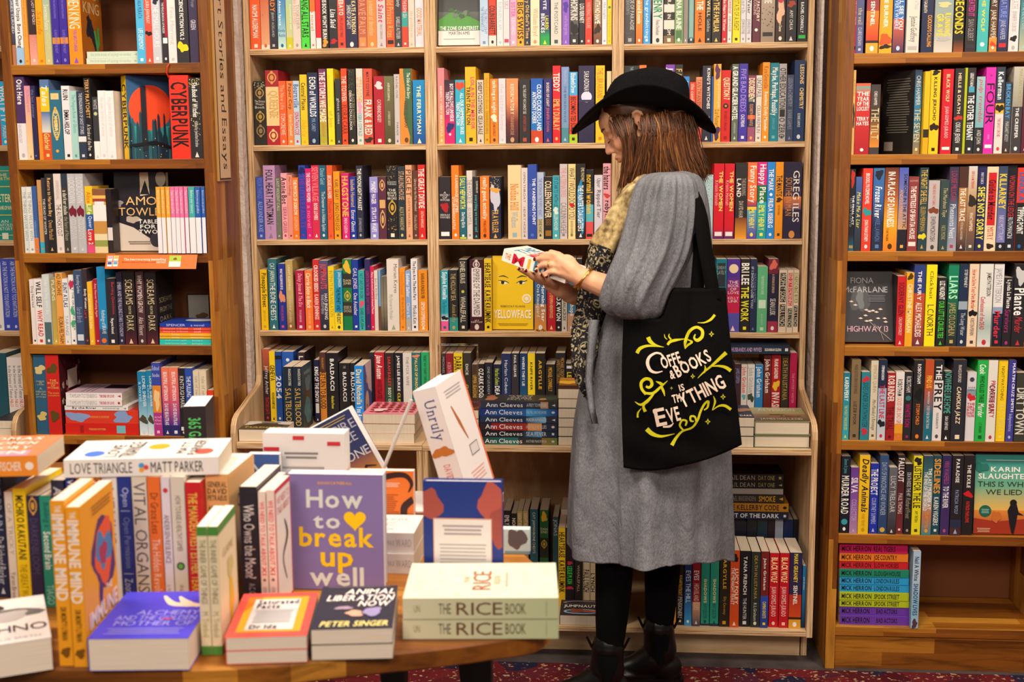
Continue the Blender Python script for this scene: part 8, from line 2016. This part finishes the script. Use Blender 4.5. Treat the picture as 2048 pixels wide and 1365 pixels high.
st([(515, 1112), (545, 1060), (590, 1012), (660, 985), (700, 930), (720, 870), (750, 815), (776, 798), (770, 840), (745, 860)], [28, 20, 14, 14, 16, 16, 16, 16, 14, 8]); st([(600, 1008), (572, 970), (590, 932), (620, 940), (612, 972)], [12, 14, 14, 14, 12]); st([(690, 945), (680, 908), (650, 905), (650, 935), (672, 940)], [12, 14, 14, 14, 8])
st([(812, 758), (824, 800), (804, 860)], [3, 16, 3]); st([(806, 860), (850, 830), (895, 828), (938, 855)], [3, 12, 20, 20])
for x, y, r in ((798, 314, 20), (664, 616, 17), (881, 763, 20), (772, 940, 20), (512, 700, 10)):
    q = [(x+r*(1 if i % 2 == 0 else .42)*math.cos(i*math.pi/4), -y+1.15*r*(1 if i % 2 == 0 else .42)*math.sin(i*math.pi/4)) for i in range(8)]; c.poly(q, YE); c.poly([(x+(a-x)*.45, -y+(e+y)*.45) for a, e in q], '0e0e0f')
def tx(t, x, y, w, h, deg, sty='b', k=1.6): c.text(t, x, -y, x+w, -y+h, CR, sty, 0, fit=k, align='l', angle=math.radians(deg))
st2 = lambda p, w: c.stroke([(x, -y) for x, y in p], w, CR, 6)
st2([(440, 455), (400, 448), (355, 475), (340, 520), (360, 570), (400, 588), (448, 578)], [12, 15, 20, 24, 22, 15, 5]); st2([(440, 458), (452, 478), (436, 488)], [12, 16, 10])
tx('OFFE', 450, 562, 146, 84, 19); tx('&', 506, 634, 36, 62, 14); tx('BOOKS', 556, 622, 276, 88, 27, 'b'); tx('IS', 572, 722, 38, 48, 16); tx('TH', 524, 806, 62, 58, 14)
tx('E', 405, 972, 78, 124, 12); st2([(388, 880), (384, 858), (404, 850)], [8, 14, 14]); st2([(450, 974), (500, 970), (526, 946)], [12, 16, 4])
tx('VE', 492, 946, 92, 100, 15); tx('YTHING', 590, 840, 350, 100, 26)
m.build('print', M['print'], bag)

# ---------------------------------------------------------------- the book in her hands
sv = Vector((.87, -.40, -.27)).normalized(); wv = Vector((.40, .9, 0)); wv = (wv-sv*wv.dot(sv)).normalized(); nv = wv.cross(-sv).normalized()
TLp = V3(1008.6, 496.8, -.665); BLp = V3(1002.9, 521.9, -.665); th = .033; Lh = .198
mid_ = (TLp+BLp)/2; org = mid_+sv*Lh
def f_held(c):
    c.rect(0, 0, c.w, c.h, 'f0e6da')
    for i, (t, col) in enumerate((('THE', '2c8cb8'), ('MINUTE', 'd02040'), ('OF', 'e0b040'), ('DAY', '2c90b8'))): c.text(t, c.w*.12, c.h*(.74-.2*i), c.w*.88, c.h*(.90-.2*i), col, 'b')
    c.blob(c.w*.5, c.h*.12, .02, 'e8b848', 3)
sp = mkspec('f4ece4', ['@rect~f4ece4~0~.01', 'THE~e07838~bf~.04~.13', 'M~c81838~bf~.16~.34', 'I~e8b030~bf~.38~.46', 'N~2c9cc8~bf~.50~.62', 'D~2c5c98~bf~.66~.8', '@no'], th, Lh, .128, page='f0e8dc'); sp['front'] = f_held
mx = Matrix(((nv.x, wv.x, -sv.x, org.x), (nv.y, wv.y, -sv.y, org.y), (nv.z, wv.z, -sv.z, org.z), (0, 0, 0, 1)))
put(sp, mx, 1e6, "white paperback with bright colourful block letters held open-palmed in the woman's hands", None, True)

# ---------------------------------------------------------------- labels kept short and unlike, then everything linked

for q in BOOKS:
    w = q['label'].split()
    if len(w) > 16:
        q['label'] = q['label'].replace('slim ', '').replace('thick ', '')
    if len(q['label'].split()) > 16: q['label'] = _re.sub(r' and \w+( \w+)? book', ' book', q['label'], count=1)
    if len(q['label'].split()) > 16: q['label'] = _re.sub(r' with \w+( \w+)? lettering', '', q['label'], count=1)
link_books(318)
